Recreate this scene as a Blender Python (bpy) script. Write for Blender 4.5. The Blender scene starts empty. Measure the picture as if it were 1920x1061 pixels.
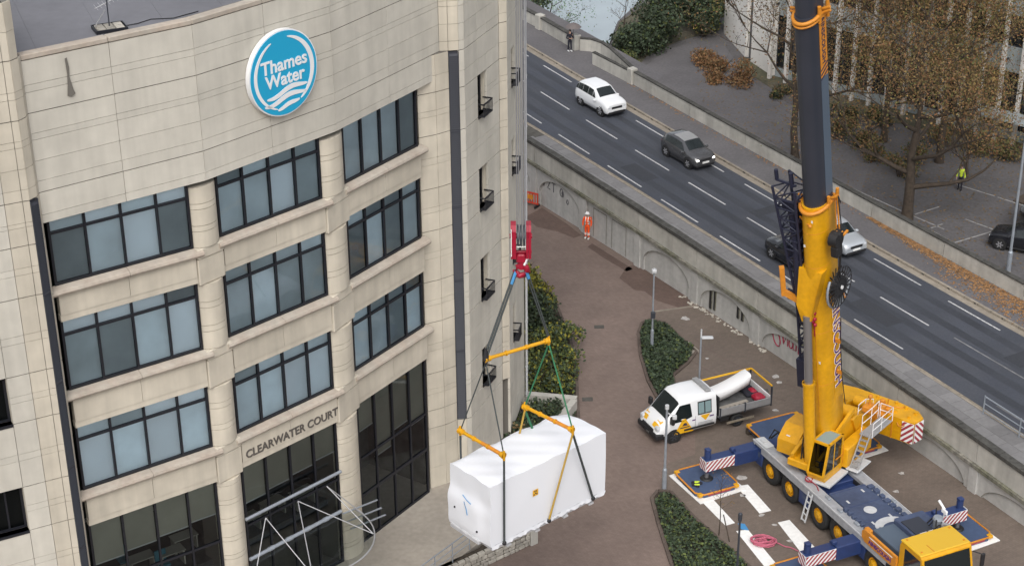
import bpy, math, random
import numpy as np
from mathutils import Matrix, Vector
R = math.radians
rnd = random.Random(7)
SC = bpy.context.scene
COL = SC.collection

# ---------------------------------------------------------------- camera, sky, sun, exposure
cam_data = bpy.data.cameras.new('camera')
cam_data.lens = 61.9
cam_data.sensor_width = 36.0
cam_data.clip_start = 0.5
cam_data.clip_end = 3000
cam = bpy.data.objects.new('camera', cam_data)
COL.objects.link(cam)
PITCH, ROLL = R(26.4), R(-0.5)
fw = Vector((0, math.cos(PITCH), -math.sin(PITCH)))
up0 = Vector((0, math.sin(PITCH), math.cos(PITCH)))
rt = math.cos(ROLL) * Vector((1, 0, 0)) + math.sin(ROLL) * up0
up = -math.sin(ROLL) * Vector((1, 0, 0)) + math.cos(ROLL) * up0
cm = Matrix((rt, up, -fw)).transposed().to_4x4()
cm.translation = Vector((0, 0, 46.5))
cam.matrix_world = cm
SC.camera = cam

world = bpy.data.worlds.new('World')
SC.world = world
world.use_nodes = True
wn = world.node_tree
wn.nodes.clear()
SUN_EL, SUN_AZ = R(50), R(182)          # azimuth clockwise from +Y: the light comes from behind the camera
sky_t = wn.nodes.new('ShaderNodeTexSky')
sky_t.sky_type = 'NISHITA'
sky_t.sun_disc = False
sky_t.sun_elevation = SUN_EL
sky_t.sun_rotation = SUN_AZ
sky_t.air_density = 1.0
sky_t.dust_density = 4.0
hs = wn.nodes.new('ShaderNodeHueSaturation')
hs.inputs['Saturation'].default_value = 0.28   # a grey overcast sky
bg = wn.nodes.new('ShaderNodeBackground')
bg.inputs['Strength'].default_value = 0.15
wo = wn.nodes.new('ShaderNodeOutputWorld')
wn.links.new(sky_t.outputs[0], hs.inputs['Color'])
wn.links.new(hs.outputs[0], bg.inputs['Color'])
wn.links.new(bg.outputs[0], wo.inputs['Surface'])

sl = bpy.data.lights.new('sun', 'SUN')
sl.energy = 0.6
sl.angle = R(40)
sl.color = (1.0, 0.97, 0.93)
sun = bpy.data.objects.new('sun', sl)
COL.objects.link(sun)
sd = Vector((math.sin(SUN_AZ) * math.cos(SUN_EL), math.cos(SUN_AZ) * math.cos(SUN_EL), math.sin(SUN_EL)))
sun.rotation_euler = (-sd).to_track_quat('-Z', 'Y').to_euler()
sun.location = (0, 0, 80)

SC.view_settings.view_transform = 'Standard'
SC.view_settings.look = 'None'
SC.view_settings.gamma = 1.0
SC.view_settings.exposure = 0.45
SC.view_settings.use_curve_mapping = False

# ---------------------------------------------------------------- materials
def mat(name, col, rough=0.8, metal=0.0, var=0.0, scale=3.0, var2=0.0, scale2=0.4, bump=0.0, bscale=20.0,
        objvar=0.0, streak=0.0, spec=0.5, tint=None, emit=None, coat=0.0):
    """Principled material: base colour with fine noise (var), broad noise (var2), vertical streaks and per-object variation."""
    m = bpy.data.materials.new(name)
    m.use_nodes = True
    nt = m.node_tree
    p = nt.nodes['Principled BSDF']
    p.inputs['Base Color'].default_value = (*col, 1)
    p.inputs['Roughness'].default_value = rough
    p.inputs['Metallic'].default_value = metal
    p.inputs['Specular IOR Level'].default_value = spec
    if coat: p.inputs['Coat Weight'].default_value = coat
    if emit:
        p.inputs['Emission Color'].default_value = (*emit[0], 1)
        p.inputs['Emission Strength'].default_value = emit[1]
    geo = nt.nodes.new('ShaderNodeNewGeometry')
    pos = geo.outputs['Position']
    factor = None
    def mul(a, b):
        n = nt.nodes.new('ShaderNodeMath'); n.operation = 'MULTIPLY'
        nt.links.new(a, n.inputs[0]); nt.links.new(b, n.inputs[1]); return n.outputs[0]
    def noise(sc, lo, hi, stretch=None, det=4.0):
        n = nt.nodes.new('ShaderNodeTexNoise'); n.inputs['Scale'].default_value = sc; n.inputs['Detail'].default_value = det
        src = pos
        if stretch:
            mp = nt.nodes.new('ShaderNodeMapping'); mp.inputs['Scale'].default_value = stretch
            nt.links.new(pos, mp.inputs[0]); src = mp.outputs[0]
        nt.links.new(src, n.inputs['Vector'])
        r = nt.nodes.new('ShaderNodeMapRange')
        r.inputs['From Min'].default_value = 0.3; r.inputs['From Max'].default_value = 0.7
        r.inputs['To Min'].default_value = lo; r.inputs['To Max'].default_value = hi
        nt.links.new(n.outputs['Fac'], r.inputs['Value']); return r.outputs[0]
    outs = []
    if var: outs.append(noise(scale, 1 - var, 1 + var))
    if var2: outs.append(noise(scale2, 1 - var2, 1 + var2))
    if streak: outs.append(noise(1.0, 1 - streak, 1 + streak * 0.5, (2.2, 2.2, 0.14), 6.0))
    if objvar:
        oi = nt.nodes.new('ShaderNodeObjectInfo')
        r = nt.nodes.new('ShaderNodeMapRange')
        r.inputs['To Min'].default_value = 1 - objvar; r.inputs['To Max'].default_value = 1 + objvar
        nt.links.new(oi.outputs['Random'], r.inputs['Value']); outs.append(r.outputs[0])
    if outs:
        f = outs[0]
        for o in outs[1:]: f = mul(f, o)
        vm = nt.nodes.new('ShaderNodeVectorMath'); vm.operation = 'SCALE'
        vm.inputs[0].default_value = col
        nt.links.new(f, vm.inputs['Scale'])
        if tint:   # broad patches of a second colour
            mx = nt.nodes.new('ShaderNodeMix'); mx.data_type = 'RGBA'
            nt.links.new(noise(tint[1], 0, 1), mx.inputs['Factor'])
            v2 = nt.nodes.new('ShaderNodeVectorMath'); v2.operation = 'SCALE'; v2.inputs[0].default_value = tint[0]
            nt.links.new(f, v2.inputs['Scale'])
            nt.links.new(vm.outputs[0], mx.inputs['A']); nt.links.new(v2.outputs[0], mx.inputs['B'])
            nt.links.new(mx.outputs['Result'], p.inputs['Base Color'])
        else:
            nt.links.new(vm.outputs[0], p.inputs['Base Color'])
    if bump:
        b = nt.nodes.new('ShaderNodeBump'); b.inputs['Strength'].default_value = bump; b.inputs['Distance'].default_value = 0.02
        n = nt.nodes.new('ShaderNodeTexNoise'); n.inputs['Scale'].default_value = bscale; n.inputs['Detail'].default_value = 3
        nt.links.new(pos, n.inputs['Vector']); nt.links.new(n.outputs['Fac'], b.inputs['Height'])
        nt.links.new(b.outputs[0], p.inputs['Normal'])
    return m

def glass_mat(name, tint, refl=(0.9, 0.95, 1.0), rough=0.02, see=1.0, ior=1.5):
    m = bpy.data.materials.new(name); m.use_nodes = True
    nt = m.node_tree; nt.nodes.remove(nt.nodes['Principled BSDF'])
    tr = nt.nodes.new('ShaderNodeBsdfTransparent'); tr.inputs[0].default_value = (*tint, 1)
    gl = nt.nodes.new('ShaderNodeBsdfGlossy'); gl.inputs['Color'].default_value = (*refl, 1); gl.inputs['Roughness'].default_value = rough
    fr = nt.nodes.new('ShaderNodeFresnel'); fr.inputs['IOR'].default_value = ior
    mx = nt.nodes.new('ShaderNodeMixShader')
    nt.links.new(fr.outputs[0], mx.inputs[0]); nt.links.new(tr.outputs[0], mx.inputs[1]); nt.links.new(gl.outputs[0], mx.inputs[2])
    nt.links.new(mx.outputs[0], nt.nodes['Material Output'].inputs[0])
    return m

M = {}
M['stone'] = mat('cladding_stone', (0.55, 0.52, 0.452), 0.85, var=0.05, scale=1.7, var2=0.08, scale2=0.35, objvar=0.035, streak=0.09, bump=0.15, bscale=30)
M['stone_warm'] = mat('column_stone', (0.545, 0.495, 0.405), 0.85, var=0.05, scale=1.7, var2=0.10, scale2=0.5, objvar=0.03, streak=0.12, bump=0.15, bscale=30)
M['sill'] = mat('weathered_sill_stone', (0.43, 0.39, 0.33), 0.9, var=0.08, scale=5, var2=0.10, scale2=0.8, tint=((0.40, 0.335, 0.275), 1.3), bump=0.2)
M['joint'] = mat('recessed_joint', (0.15, 0.138, 0.12), 0.95)
M['roofing'] = mat('grey_roof_membrane', (0.155, 0.155, 0.17), 0.75, var=0.05, scale=3, var2=0.12, scale2=0.25)
M['black_metal'] = mat('black_window_metal', (0.012, 0.013, 0.018), 0.45)
M['louvre'] = mat('slate_grey_louvre', (0.045, 0.048, 0.06), 0.5)
M['pane'] = glass_mat('tinted_glass', (0.88, 0.95, 0.98))
M['pane_dark'] = glass_mat('dark_glass', (0.78, 0.83, 0.82), ior=1.5)
M['pane_black'] = glass_mat('unlit_window_glass', (0.25, 0.28, 0.30), ior=1.22)
M['blind'] = mat('white_roller_blind', (0.84, 0.88, 0.90), 0.9, objvar=0.08, var2=0.05, scale2=0.6)
M['blind_mid'] = mat('grey_roller_blind', (0.72, 0.78, 0.80), 0.9, objvar=0.16, var2=0.12, scale2=0.7)
M['blind_dim'] = mat('dim_interior_blind', (0.38, 0.42, 0.43), 0.9, objvar=0.38, var2=0.15, scale2=0.7)
M['blind_olive'] = mat('olive_grey_blind', (0.33, 0.32, 0.27), 0.9, objvar=0.15, var2=0.1, scale2=0.8)
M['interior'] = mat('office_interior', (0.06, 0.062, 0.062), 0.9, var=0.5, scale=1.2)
M['desk'] = mat('pale_desk_laminate', (0.42, 0.41, 0.36), 0.6)
M['chair_teal'] = mat('teal_upholstery', (0.03, 0.16, 0.22), 0.8)
M['white'] = mat('white_paint', (0.8, 0.8, 0.8), 0.5, var2=0.03)
M['white_gloss'] = mat('white_vehicle_paint', (0.8, 0.81, 0.82), 0.25, var2=0.02, coat=0.4)
M['sign_blue'] = mat('cyan_sign_face', (0.018, 0.36, 0.60), 0.4)
M['letter_dark'] = mat('dark_metal_letter', (0.10, 0.09, 0.08), 0.5)
M['steel_tube'] = mat('pale_steel_tube', (0.40, 0.40, 0.41), 0.4, metal=0.3)
M['steel'] = mat('galvanised_steel', (0.33, 0.36, 0.40), 0.5, metal=0.4, var=0.08, scale=6)
M['dark_steel'] = mat('dark_painted_steel', (0.035, 0.04, 0.05), 0.5)
M['concrete'] = mat('weathered_concrete', (0.46, 0.455, 0.435), 0.92, var=0.06, scale=4, var2=0.10, scale2=0.5, streak=0.13, objvar=0.04, bump=0.2)
M['parapet'] = mat('bridge_parapet_concrete', (0.43, 0.415, 0.375), 0.92, var=0.07, scale=3, var2=0.12, scale2=0.6, streak=0.16, objvar=0.06, bump=0.2)
M['coping'] = mat('dark_lichened_coping', (0.062, 0.060, 0.054), 0.95, var=0.35, scale=5, var2=0.25, scale2=1.1, bump=0.3)
M['ledge'] = mat('mossy_ledge', (0.20, 0.19, 0.165), 0.95, var=0.35, scale=5, var2=0.3, scale2=0.9, tint=((0.13, 0.13, 0.085), 1.0), bump=0.3)
M['asphalt'] = mat('asphalt', (0.049, 0.055, 0.071), 0.85, var=0.10, scale=9, var2=0.16, scale2=0.22, bump=0.25, bscale=60, tint=((0.057, 0.061, 0.073), 0.5))
M['asphalt_old'] = mat('car_park_asphalt', (0.106, 0.100, 0.102), 0.9, var=0.16, scale=5, var2=0.2, scale2=0.22, bump=0.25, bscale=50)
M['path_asphalt'] = mat('path_asphalt', (0.120, 0.114, 0.118), 0.9, var=0.12, scale=6, var2=0.14, scale2=0.3, bump=0.25, bscale=50)
M['flag'] = mat('paving_flag', (0.185, 0.18, 0.18), 0.9, var=0.08, scale=5, var2=0.10, scale2=0.5, objvar=0.10, bump=0.15)
M['kerb'] = mat('granite_kerb', (0.27, 0.235, 0.19), 0.9, var=0.15, scale=3, var2=0.12, scale2=0.6, objvar=0.08)
M['gutter'] = mat('dark_gutter', (0.085, 0.08, 0.07), 0.95, var=0.25, scale=3)
M['line_white'] = mat('worn_white_road_paint', (0.46, 0.46, 0.46), 0.8, var=0.3, scale=9, var2=0.08)
M['line_faint'] = mat('worn_off_road_paint', (0.17, 0.17, 0.175), 0.85, var=0.25, scale=3, var2=0.3, scale2=0.9)
M['line_yellow'] = mat('pale_yellow_road_paint', (0.235, 0.20, 0.15), 0.85, var=0.25, scale=5, var2=0.2)
M['white_board'] = mat('white_panel_marking', (0.80, 0.80, 0.78), 0.8, var=0.07, scale=6, var2=0.06)
M['terrace'] = mat('terrace_paving', (0.33, 0.295, 0.25), 0.9, var=0.08, scale=4, var2=0.10, scale2=0.5, bump=0.15)
M['brick_edge'] = mat('dark_brick_edging', (0.105, 0.08, 0.066), 0.95, var=0.15, scale=4, objvar=0.15)
M['bay_paint'] = mat('worn_bay_paint', (0.27, 0.265, 0.26), 0.85, var=0.25, scale=6, var2=0.2)
M['wheel_track'] = mat('worn_wheel_track', (0.040, 0.044, 0.054), 0.7, var=0.12, scale=8, var2=0.2, scale2=0.3)
M['asphalt_patch'] = mat('asphalt_repair', (0.036, 0.039, 0.047), 0.85, var=0.15, scale=9)
M['rubble'] = mat('rubble_stone', (0.36, 0.335, 0.29), 0.95, var=0.2, scale=6, objvar=0.25, bump=0.4)
M['soil'] = mat('dark_soil', (0.045, 0.035, 0.025), 1.0, var=0.4, scale=5)
M['far_ground'] = mat('leafy_ground', (0.10, 0.085, 0.065), 1.0, var=0.35, scale=4, var2=0.3, scale2=0.3, tint=((0.07, 0.075, 0.035), 0.25))
M['water'] = mat('river_water', (0.36, 0.42, 0.45), 0.22, var2=0.08, scale2=0.2, bump=0.35, bscale=2.5)
M['yellow'] = mat('crane_yellow_paint', (0.66, 0.325, 0.004), 0.45, var=0.07, scale=5, var2=0.10, scale2=0.9, streak=0.10, coat=0.15)
M['cab_yellow'] = mat('cab_roof_yellow_paint', (0.66, 0.40, 0.02), 0.4, var2=0.04, coat=0.2)
M['orange'] = mat('orange_trim_paint', (0.60, 0.23, 0.02), 0.5, var=0.1, scale=5)
M['navy'] = mat('navy_blue_paint', (0.022, 0.042, 0.13), 0.45, var=0.1, scale=4, var2=0.08, coat=0.1)
M['navy_deck'] = mat('worn_blue_deck_paint', (0.055, 0.075, 0.135), 0.65, var=0.12, scale=6, var2=0.15, scale2=1.0)
M['mat_blue'] = mat('outrigger_mat_blue', (0.055, 0.085, 0.16), 0.65, var=0.08, scale=5, var2=0.12, scale2=0.8)
M['boom_dark'] = mat('boom_slate_paint', (0.033, 0.037, 0.05), 0.38, var2=0.08, scale2=0.5)
M['boom_side'] = mat('boom_steel_blue_side', (0.085, 0.115, 0.155), 0.4, var2=0.06)
M['lattice'] = mat('navy_lattice_paint', (0.018, 0.02, 0.042), 0.5)
M['grey_deck'] = mat('grey_chequer_deck', (0.32, 0.325, 0.34), 0.6, var=0.12, scale=5, var2=0.12, scale2=1.0)
M['pale_grey'] = mat('pale_grey_paint', (0.52, 0.53, 0.54), 0.5, var=0.08, scale=5)
M['tyre'] = mat('black_rubber', (0.018, 0.018, 0.018), 0.85, var=0.2, scale=6)
M['black'] = mat('black_plastic', (0.015, 0.015, 0.017), 0.6)
M['red'] = mat('red_paint', (0.33, 0.008, 0.03), 0.4, var=0.08, scale=6)
M['red_stripe'] = mat('red_reflective_stripe', (0.33, 0.04, 0.055), 0.5)
M['rope'] = mat('steel_wire_rope', (0.28, 0.28, 0.30), 0.5, metal=0.3)
M['sling_dark'] = mat('dark_grey_sling', (0.05, 0.058, 0.058), 0.8)
M['sling_green'] = mat('green_sling', (0.03, 0.16, 0.075), 0.8)
M['sling_yellow'] = mat('yellow_sling', (0.42, 0.27, 0.05), 0.8)
M['sling_blue'] = mat('blue_sling_sleeve', (0.06, 0.25, 0.50), 0.8)
M['wrap'] = mat('white_shrink_wrap', (0.77, 0.785, 0.82), 0.35, bump=0.15, bscale=1.6, var2=0.02)
M['wrap_under'] = mat('grey_pallet_base', (0.45, 0.45, 0.46), 0.7, var=0.15, scale=3)
M['cyl'] = mat('chromed_cylinder_rod', (0.30, 0.29, 0.29), 0.3, metal=0.6)
M['vglass'] = mat('dark_vehicle_glass', (0.012, 0.017, 0.018), 0.08, spec=0.6)
M['vglass_grey'] = mat('grey_vehicle_glass', (0.22, 0.31, 0.32), 0.1, spec=0.6)
M['lamp_on'] = mat('lit_headlamp', (0.8, 0.8, 0.75), 0.2, emit=((1, 0.97, 0.9), 3.0))
M['lens'] = mat('clear_lamp_lens', (0.55, 0.57, 0.60), 0.15)
M['plate'] = mat('white_number_plate', (0.72, 0.72, 0.70), 0.5)
M['alloy'] = mat('silver_alloy', (0.42, 0.42, 0.44), 0.35, metal=0.5)
M['grey_car'] = mat('dark_grey_metallic_paint', (0.13, 0.13, 0.135), 0.25, metal=0.6, coat=0.5)
M['silver_car'] = mat('silver_metallic_paint', (0.48, 0.51, 0.54), 0.28, metal=0.35, coat=0.5)
M['black_car'] = mat('black_car_paint', (0.012, 0.013, 0.017), 0.22, coat=0.6)
M['hi_orange'] = mat('hi_vis_orange_cloth', (0.85, 0.10, 0.015), 0.8)
M['hi_yellow'] = mat('hi_vis_yellow_cloth', (0.55, 0.70, 0.05), 0.8)
M['reflective'] = mat('reflective_tape', (0.80, 0.80, 0.76), 0.4)
M['dark_cloth'] = mat('dark_cloth', (0.018, 0.018, 0.028), 0.9)
M['skin'] = mat('skin', (0.42, 0.26, 0.19), 0.6)
M['hair'] = mat('brown_hair', (0.05, 0.035, 0.025), 0.8)
M['umbrella'] = mat('grey_brown_umbrella', (0.14, 0.12, 0.115), 0.7)
M['pink'] = mat('faded_pink_rope', (0.50, 0.13, 0.19), 0.85)
M['bark'] = mat('dark_bark', (0.06, 0.045, 0.033), 0.95, var=0.3, scale=5, bump=0.4)
M['leaf_brown'] = mat('brown_leaf', (0.155, 0.102, 0.045), 0.8, var=0.35, scale=3, objvar=0.1)
M['leaf_gold'] = mat('golden_leaf', (0.22, 0.145, 0.045), 0.8, var=0.3, scale=3)
M['leaf_rust'] = mat('rusty_leaf', (0.20, 0.098, 0.042), 0.8, var=0.35, scale=3)
M['leaf_olive'] = mat('olive_leaf', (0.115, 0.115, 0.034), 0.8, var=0.35, scale=3)
M['leaf_orange'] = mat('fallen_orange_leaf', (0.27, 0.145, 0.06), 0.85, var=0.4, scale=6)
M['leaf_dark'] = mat('dark_evergreen_leaf', (0.028, 0.042, 0.020), 0.7, var=0.4, scale=3)
M['leaf_ivy'] = mat('ivy_leaf', (0.044, 0.068, 0.034), 0.7, var=0.45, scale=4)
M['leaf_green'] = mat('mid_green_leaf', (0.095, 0.12, 0.032), 0.75, var=0.4, scale=3)
M['leaf_yellow'] = mat('yellow_green_leaf', (0.22, 0.20, 0.025), 0.75, var=0.35, scale=3)
M['leaf_pale'] = mat('pale_green_leaf', (0.20, 0.29, 0.22), 0.8, var=0.3, scale=3)
M['fin'] = mat('pale_concrete_fin', (0.60, 0.575, 0.54), 0.85, var=0.07, scale=3, objvar=0.05)
M['far_panel'] = mat('blue_grey_spandrel_panel', (0.33, 0.37, 0.38), 0.7, objvar=0.06, var2=0.06)
M['far_wall'] = mat('cream_rendered_wall', (0.80, 0.77, 0.72), 0.9, var2=0.08, scale2=0.5, objvar=0.04)
M['far_glass'] = mat('dark_far_glass', (0.015, 0.018, 0.02), 0.12)
M['amber'] = mat('amber_beacon_lens', (0.75, 0.25, 0.02), 0.3)
M['purple'] = mat('purple_lettering', (0.10, 0.03, 0.16), 0.6)
M['ink'] = mat('dark_ink', (0.04, 0.03, 0.06), 0.7)
M['graffiti'] = mat('red_graffiti_paint', (0.34, 0.03, 0.07), 0.8)
M['graffiti_grey'] = mat('dark_graffiti_paint', (0.12, 0.12, 0.13), 0.8)
M['van_yellow'] = mat('yellow_livery_film', (0.78, 0.42, 0.012), 0.4)
M['alu'] = mat('dull_aluminium', (0.34, 0.34, 0.34), 0.5, metal=0.3, var=0.08, scale=4)
M['grp'] = mat('dark_truck_bed', (0.10, 0.10, 0.10), 0.8, var=0.3, scale=3)
M['barrier_red'] = mat('red_plastic_barrier', (0.55, 0.05, 0.02), 0.5)
M['chalk'] = mat('chalky_white_mark', (0.42, 0.40, 0.38), 0.9, var=0.35, scale=7)
M['copper_lite'] = mat('pale_green_boat_paint', (0.42, 0.52, 0.46), 0.6)

def brick_ground(name, c1, c2, mortar, rot=0.0, damp=0.25):
    """Small block paving: brick texture in plan, with broad worn and damp areas."""
    m = mat(name, c1, 0.9)
    nt = m.node_tree; p = nt.nodes['Principled BSDF']
    geo = nt.nodes.new('ShaderNodeNewGeometry')
    mp = nt.nodes.new('ShaderNodeMapping'); mp.inputs['Rotation'].default_value = (0, 0, rot)
    nt.links.new(geo.outputs['Position'], mp.inputs[0])
    br = nt.nodes.new('ShaderNodeTexBrick')
    br.inputs['Scale'].default_value = 1.0
    br.inputs['Brick Width'].default_value = 0.21; br.inputs['Row Height'].default_value = 0.105
    br.inputs['Mortar Size'].default_value = 0.006
    br.inputs['Color1'].default_value = (*c1, 1); br.inputs['Color2'].default_value = (*c2, 1); br.inputs['Mortar'].default_value = (*mortar, 1)
    nt.links.new(mp.outputs[0], br.inputs['Vector'])
    f = None
    for sc, amp in ((0.09, damp), (0.5, 0.10), (4.0, 0.06)):
        n = nt.nodes.new('ShaderNodeTexNoise'); n.inputs['Scale'].default_value = sc; n.inputs['Detail'].default_value = 5
        nt.links.new(geo.outputs['Position'], n.inputs['Vector'])
        r = nt.nodes.new('ShaderNodeMapRange'); r.inputs['From Min'].default_value = 0.3; r.inputs['From Max'].default_value = 0.7
        r.inputs['To Min'].default_value = 1 - amp; r.inputs['To Max'].default_value = 1 + amp
        nt.links.new(n.outputs['Fac'], r.inputs['Value'])
        if f is None: f = r.outputs[0]
        else:
            k = nt.nodes.new('ShaderNodeMath'); k.operation = 'MULTIPLY'
            nt.links.new(f, k.inputs[0]); nt.links.new(r.outputs[0], k.inputs[1]); f = k.outputs[0]
    vm = nt.nodes.new('ShaderNodeVectorMath'); vm.operation = 'SCALE'
    nt.links.new(br.outputs['Color'], vm.inputs[0]); nt.links.new(f, vm.inputs['Scale'])
    nt.links.new(vm.outputs[0], p.inputs['Base Color'])
    b = nt.nodes.new('ShaderNodeBump'); b.inputs['Strength'].default_value = 0.2; b.inputs['Distance'].default_value = 0.01
    nt.links.new(br.outputs['Fac'], b.inputs['Height']); b.invert = True
    nt.links.new(b.outputs[0], p.inputs['Normal'])
    return m
M['pavers'] = brick_ground('brown_block_paving', (0.172, 0.127, 0.107), (0.196, 0.146, 0.123), (0.140, 0.106, 0.090), 0.5, 0.13)
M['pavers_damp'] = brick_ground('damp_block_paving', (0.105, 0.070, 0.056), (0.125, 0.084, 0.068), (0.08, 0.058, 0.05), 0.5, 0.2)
M['tyre_smear'] = brick_ground('tyre_smeared_paving', (0.138, 0.104, 0.087), (0.155, 0.116, 0.097), (0.115, 0.088, 0.075), 0.5, 0.1)
M['pavers_grey'] = brick_ground('grey_brown_block_paving', (0.148, 0.117, 0.096), (0.168, 0.133, 0.109), (0.122, 0.098, 0.081), -0.55, 0.18)

# ---------------------------------------------------------------- mesh helpers
ROOT = {}      # object name -> world matrix of its thing
USED = {}
def _new(name, data):
    o = bpy.data.objects.new(name, data); COL.objects.link(o); return o

def tag(o, label, cat, group=None, kind=None):
    if label: o['label'] = label
    if cat: o['category'] = cat
    if group: o['group'] = group
    if kind: o['kind'] = kind
    return o

def thing(name, label, cat, loc=(0, 0, 0), rotz=0.0, group=None):
    o = _new(name, None)
    o.empty_display_size = 0.3
    o.matrix_world = Matrix.Translation(Vector(loc)) @ Matrix.Rotation(rotz, 4, 'Z')
    ROOT[o.name] = o.matrix_world.copy()
    return tag(o, label, cat, group)

class MB:
    """Collects faces in world space (through a frame matrix) and links them as one mesh object."""
    def __init__(s, frame=None):
        s.F = frame.copy() if frame is not None else Matrix.Identity(4)
        s.v = []; s.f = []; s.mi = []; s.sm = []
    def face(s, pts, mi=0, smooth=False):
        i = len(s.v)
        for p in pts: s.v.append(s.F @ Vector(p))
        s.f.append(tuple(range(i, i + len(pts)))); s.mi.append(mi); s.sm.append(smooth)
    def grid(s, rows, mi=0, smooth=True, closed=False, flip=False):
        """rows: list of equal-length point lists, joined by quads."""
        i0 = len(s.v); n = len(rows[0])
        for r in rows:
            for p in r: s.v.append(s.F @ Vector(p))
        for a in range(len(rows) - 1):
            for b in range(n if closed else n - 1):
                c = (b + 1) % n
                q = (i0 + a * n + b, i0 + a * n + c, i0 + (a + 1) * n + c, i0 + (a + 1) * n + b)
                s.f.append(q[::-1] if flip else q); s.mi.append(mi); s.sm.append(smooth)
    def box(s, x0, x1, y0, y1, z0, z1, mi=0):
        P = [(x0, y0, z0), (x1, y0, z0), (x1, y1, z0), (x0, y1, z0), (x0, y0, z1), (x1, y0, z1), (x1, y1, z1), (x0, y1, z1)]
        i = len(s.v)
        for p in P: s.v.append(s.F @ Vector(p))
        for q in ((0, 3, 2, 1), (4, 5, 6, 7), (0, 1, 5, 4), (1, 2, 6, 5), (2, 3, 7, 6), (3, 0, 4, 7)):
            s.f.append(tuple(i + k for k in q)); s.mi.append(mi); s.sm.append(False)
    def cbox(s, c, sz, mi=0):
        s.box(c[0] - sz[0] / 2, c[0] + sz[0] / 2, c[1] - sz[1] / 2, c[1] + sz[1] / 2, c[2] - sz[2] / 2, c[2] + sz[2] / 2, mi)
    def rbox(s, x0, x1, y0, y1, z0, z1, b=0.03, mi=0):
        """box with chamfered edges"""
        cs = []
        for z, k in ((z0, b), (z0 + b, 0), (z1 - b, 0), (z1, b)):
            cs.append([(x0 + b + k, y0 + k, z), (x1 - b - k, y0 + k, z), (x1 - k, y0 + b + k, z), (x1 - k, y1 - b - k, z),
                       (x1 - b - k, y1 - k, z), (x0 + b + k, y1 - k, z), (x0 + k, y1 - b - k, z), (x0 + k, y0 + b + k, z)])
        s.grid(cs, mi, False, True)
        s.face(cs[0][::-1], mi); s.face(cs[-1], mi)
    def prism(s, poly, z0, z1, mi=0, axis='z'):
        """extrude a 2D polygon; axis z: (x,y); y: (x,z) from y=z0..z1; x: (y,z)"""
        def p3(p, t):
            return (p[0], p[1], t) if axis == 'z' else ((p[0], t, p[1]) if axis == 'y' else (t, p[0], p[1]))
        a = [p3(p, z0) for p in poly]; b = [p3(p, z1) for p in poly]
        s.face(a[::-1] if axis != 'y' else a, mi); s.face(b if axis != 'y' else b[::-1], mi)
        n = len(poly)
        for k in range(n):
            q = [a[k], a[(k + 1) % n], b[(k + 1) % n], b[k]]
            s.face(q if axis != 'y' else q[::-1], mi)
    def tube(s, p0, p1, r, n=8, r2=None, mi=0, smooth=True, caps=True):
        p0 = Vector(p0); p1 = Vector(p1); d = p1 - p0
        if d.length < 1e-6: return
        d.normalize()
        a = d.cross(Vector((0, 0, 1)) if abs(d.z) < 0.95 else Vector((1, 0, 0))).normalized(); b = d.cross(a)
        r2 = r if r2 is None else r2
        A = [p0 + r * (math.cos(2 * math.pi * k / n) * a + math.sin(2 * math.pi * k / n) * b) for k in range(n)]
        B = [p1 + r2 * (math.cos(2 * math.pi * k / n) * a + math.sin(2 * math.pi * k / n) * b) for k in range(n)]
        s.grid([A, B], mi, smooth, True)
        if caps: s.face(A[::-1], mi); s.face(B, mi)
    def bar(s, p0, p1, w, h, mi=0, upv=(0, 0, 1)):
        """rectangular bar between two points"""
        p0 = Vector(p0); p1 = Vector(p1); d = (p1 - p0).normalized(); u = Vector(upv)
        if abs(d.dot(u)) > 0.97: u = Vector((1, 0, 0))
        a = d.cross(u).normalized() * w / 2; b = a.cross(d).normalized() * h / 2
        A = [p0 - a - b, p0 + a - b, p0 + a + b, p0 - a + b]; B = [q + (p1 - p0) for q in A]
        s.grid([A, B], mi, False, True); s.face(A[::-1], mi); s.face(B, mi)
    def path(s, pts, r, n=6, mi=0):
        pts = [Vector(p) for p in pts]; rows = []
        for i, p in enumerate(pts):
            d = (pts[min(i + 1, len(pts) - 1)] - pts[max(i - 1, 0)]).normalized()
            a = d.cross(Vector((0, 0, 1)) if abs(d.z) < 0.9 else Vector((1, 0, 0))).normalized(); b = d.cross(a)
            rr = r[i] if isinstance(r, (list, tuple)) else r
            rows.append([p + rr * (math.cos(2 * math.pi * k / n) * a + math.sin(2 * math.pi * k / n) * b) for k in range(n)])
        s.grid(rows, mi, True, True); s.face(rows[0][::-1], mi); s.face(rows[-1], mi)
    def ball(s, c, r, n=8, mi=0, sz=(1, 1, 1)):
        rows = []
        for i in range(n // 2 + 1):
            t = math.pi * i / (n // 2)
            rr = max(math.sin(t), 1e-3)
            rows.append([(c[0] + r * sz[0] * rr * math.cos(2 * math.pi * k / n), c[1] + r * sz[1] * rr * math.sin(2 * math.pi * k / n), c[2] - r * sz[2] * math.cos(t)) for k in range(n)])
        s.grid(rows, mi, True, True)
    def add_text(s, txt, size, place, depth=0.02, bold=0.0, mi=0, align='CENTER', xs=1.0):
        """solid lettering; place maps (x, y, z) of the lettering (z = out of the face) to world"""
        cu = bpy.data.curves.new('lettering', 'FONT'); cu.body = txt; cu.size = size; cu.extrude = depth / 2; cu.offset = bold
        cu.align_x = align; cu.align_y = 'CENTER'; cu.resolution_u = 3
        o = bpy.data.objects.new('lettering', cu); COL.objects.link(o)
        dg = bpy.context.evaluated_depsgraph_get()
        me = bpy.data.meshes.new_from_object(o.evaluated_get(dg))
        i0 = len(s.v)
        for v in me.vertices: s.v.append(s.F @ Vector(place(v.co.x * xs, v.co.y, v.co.z)))
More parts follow.
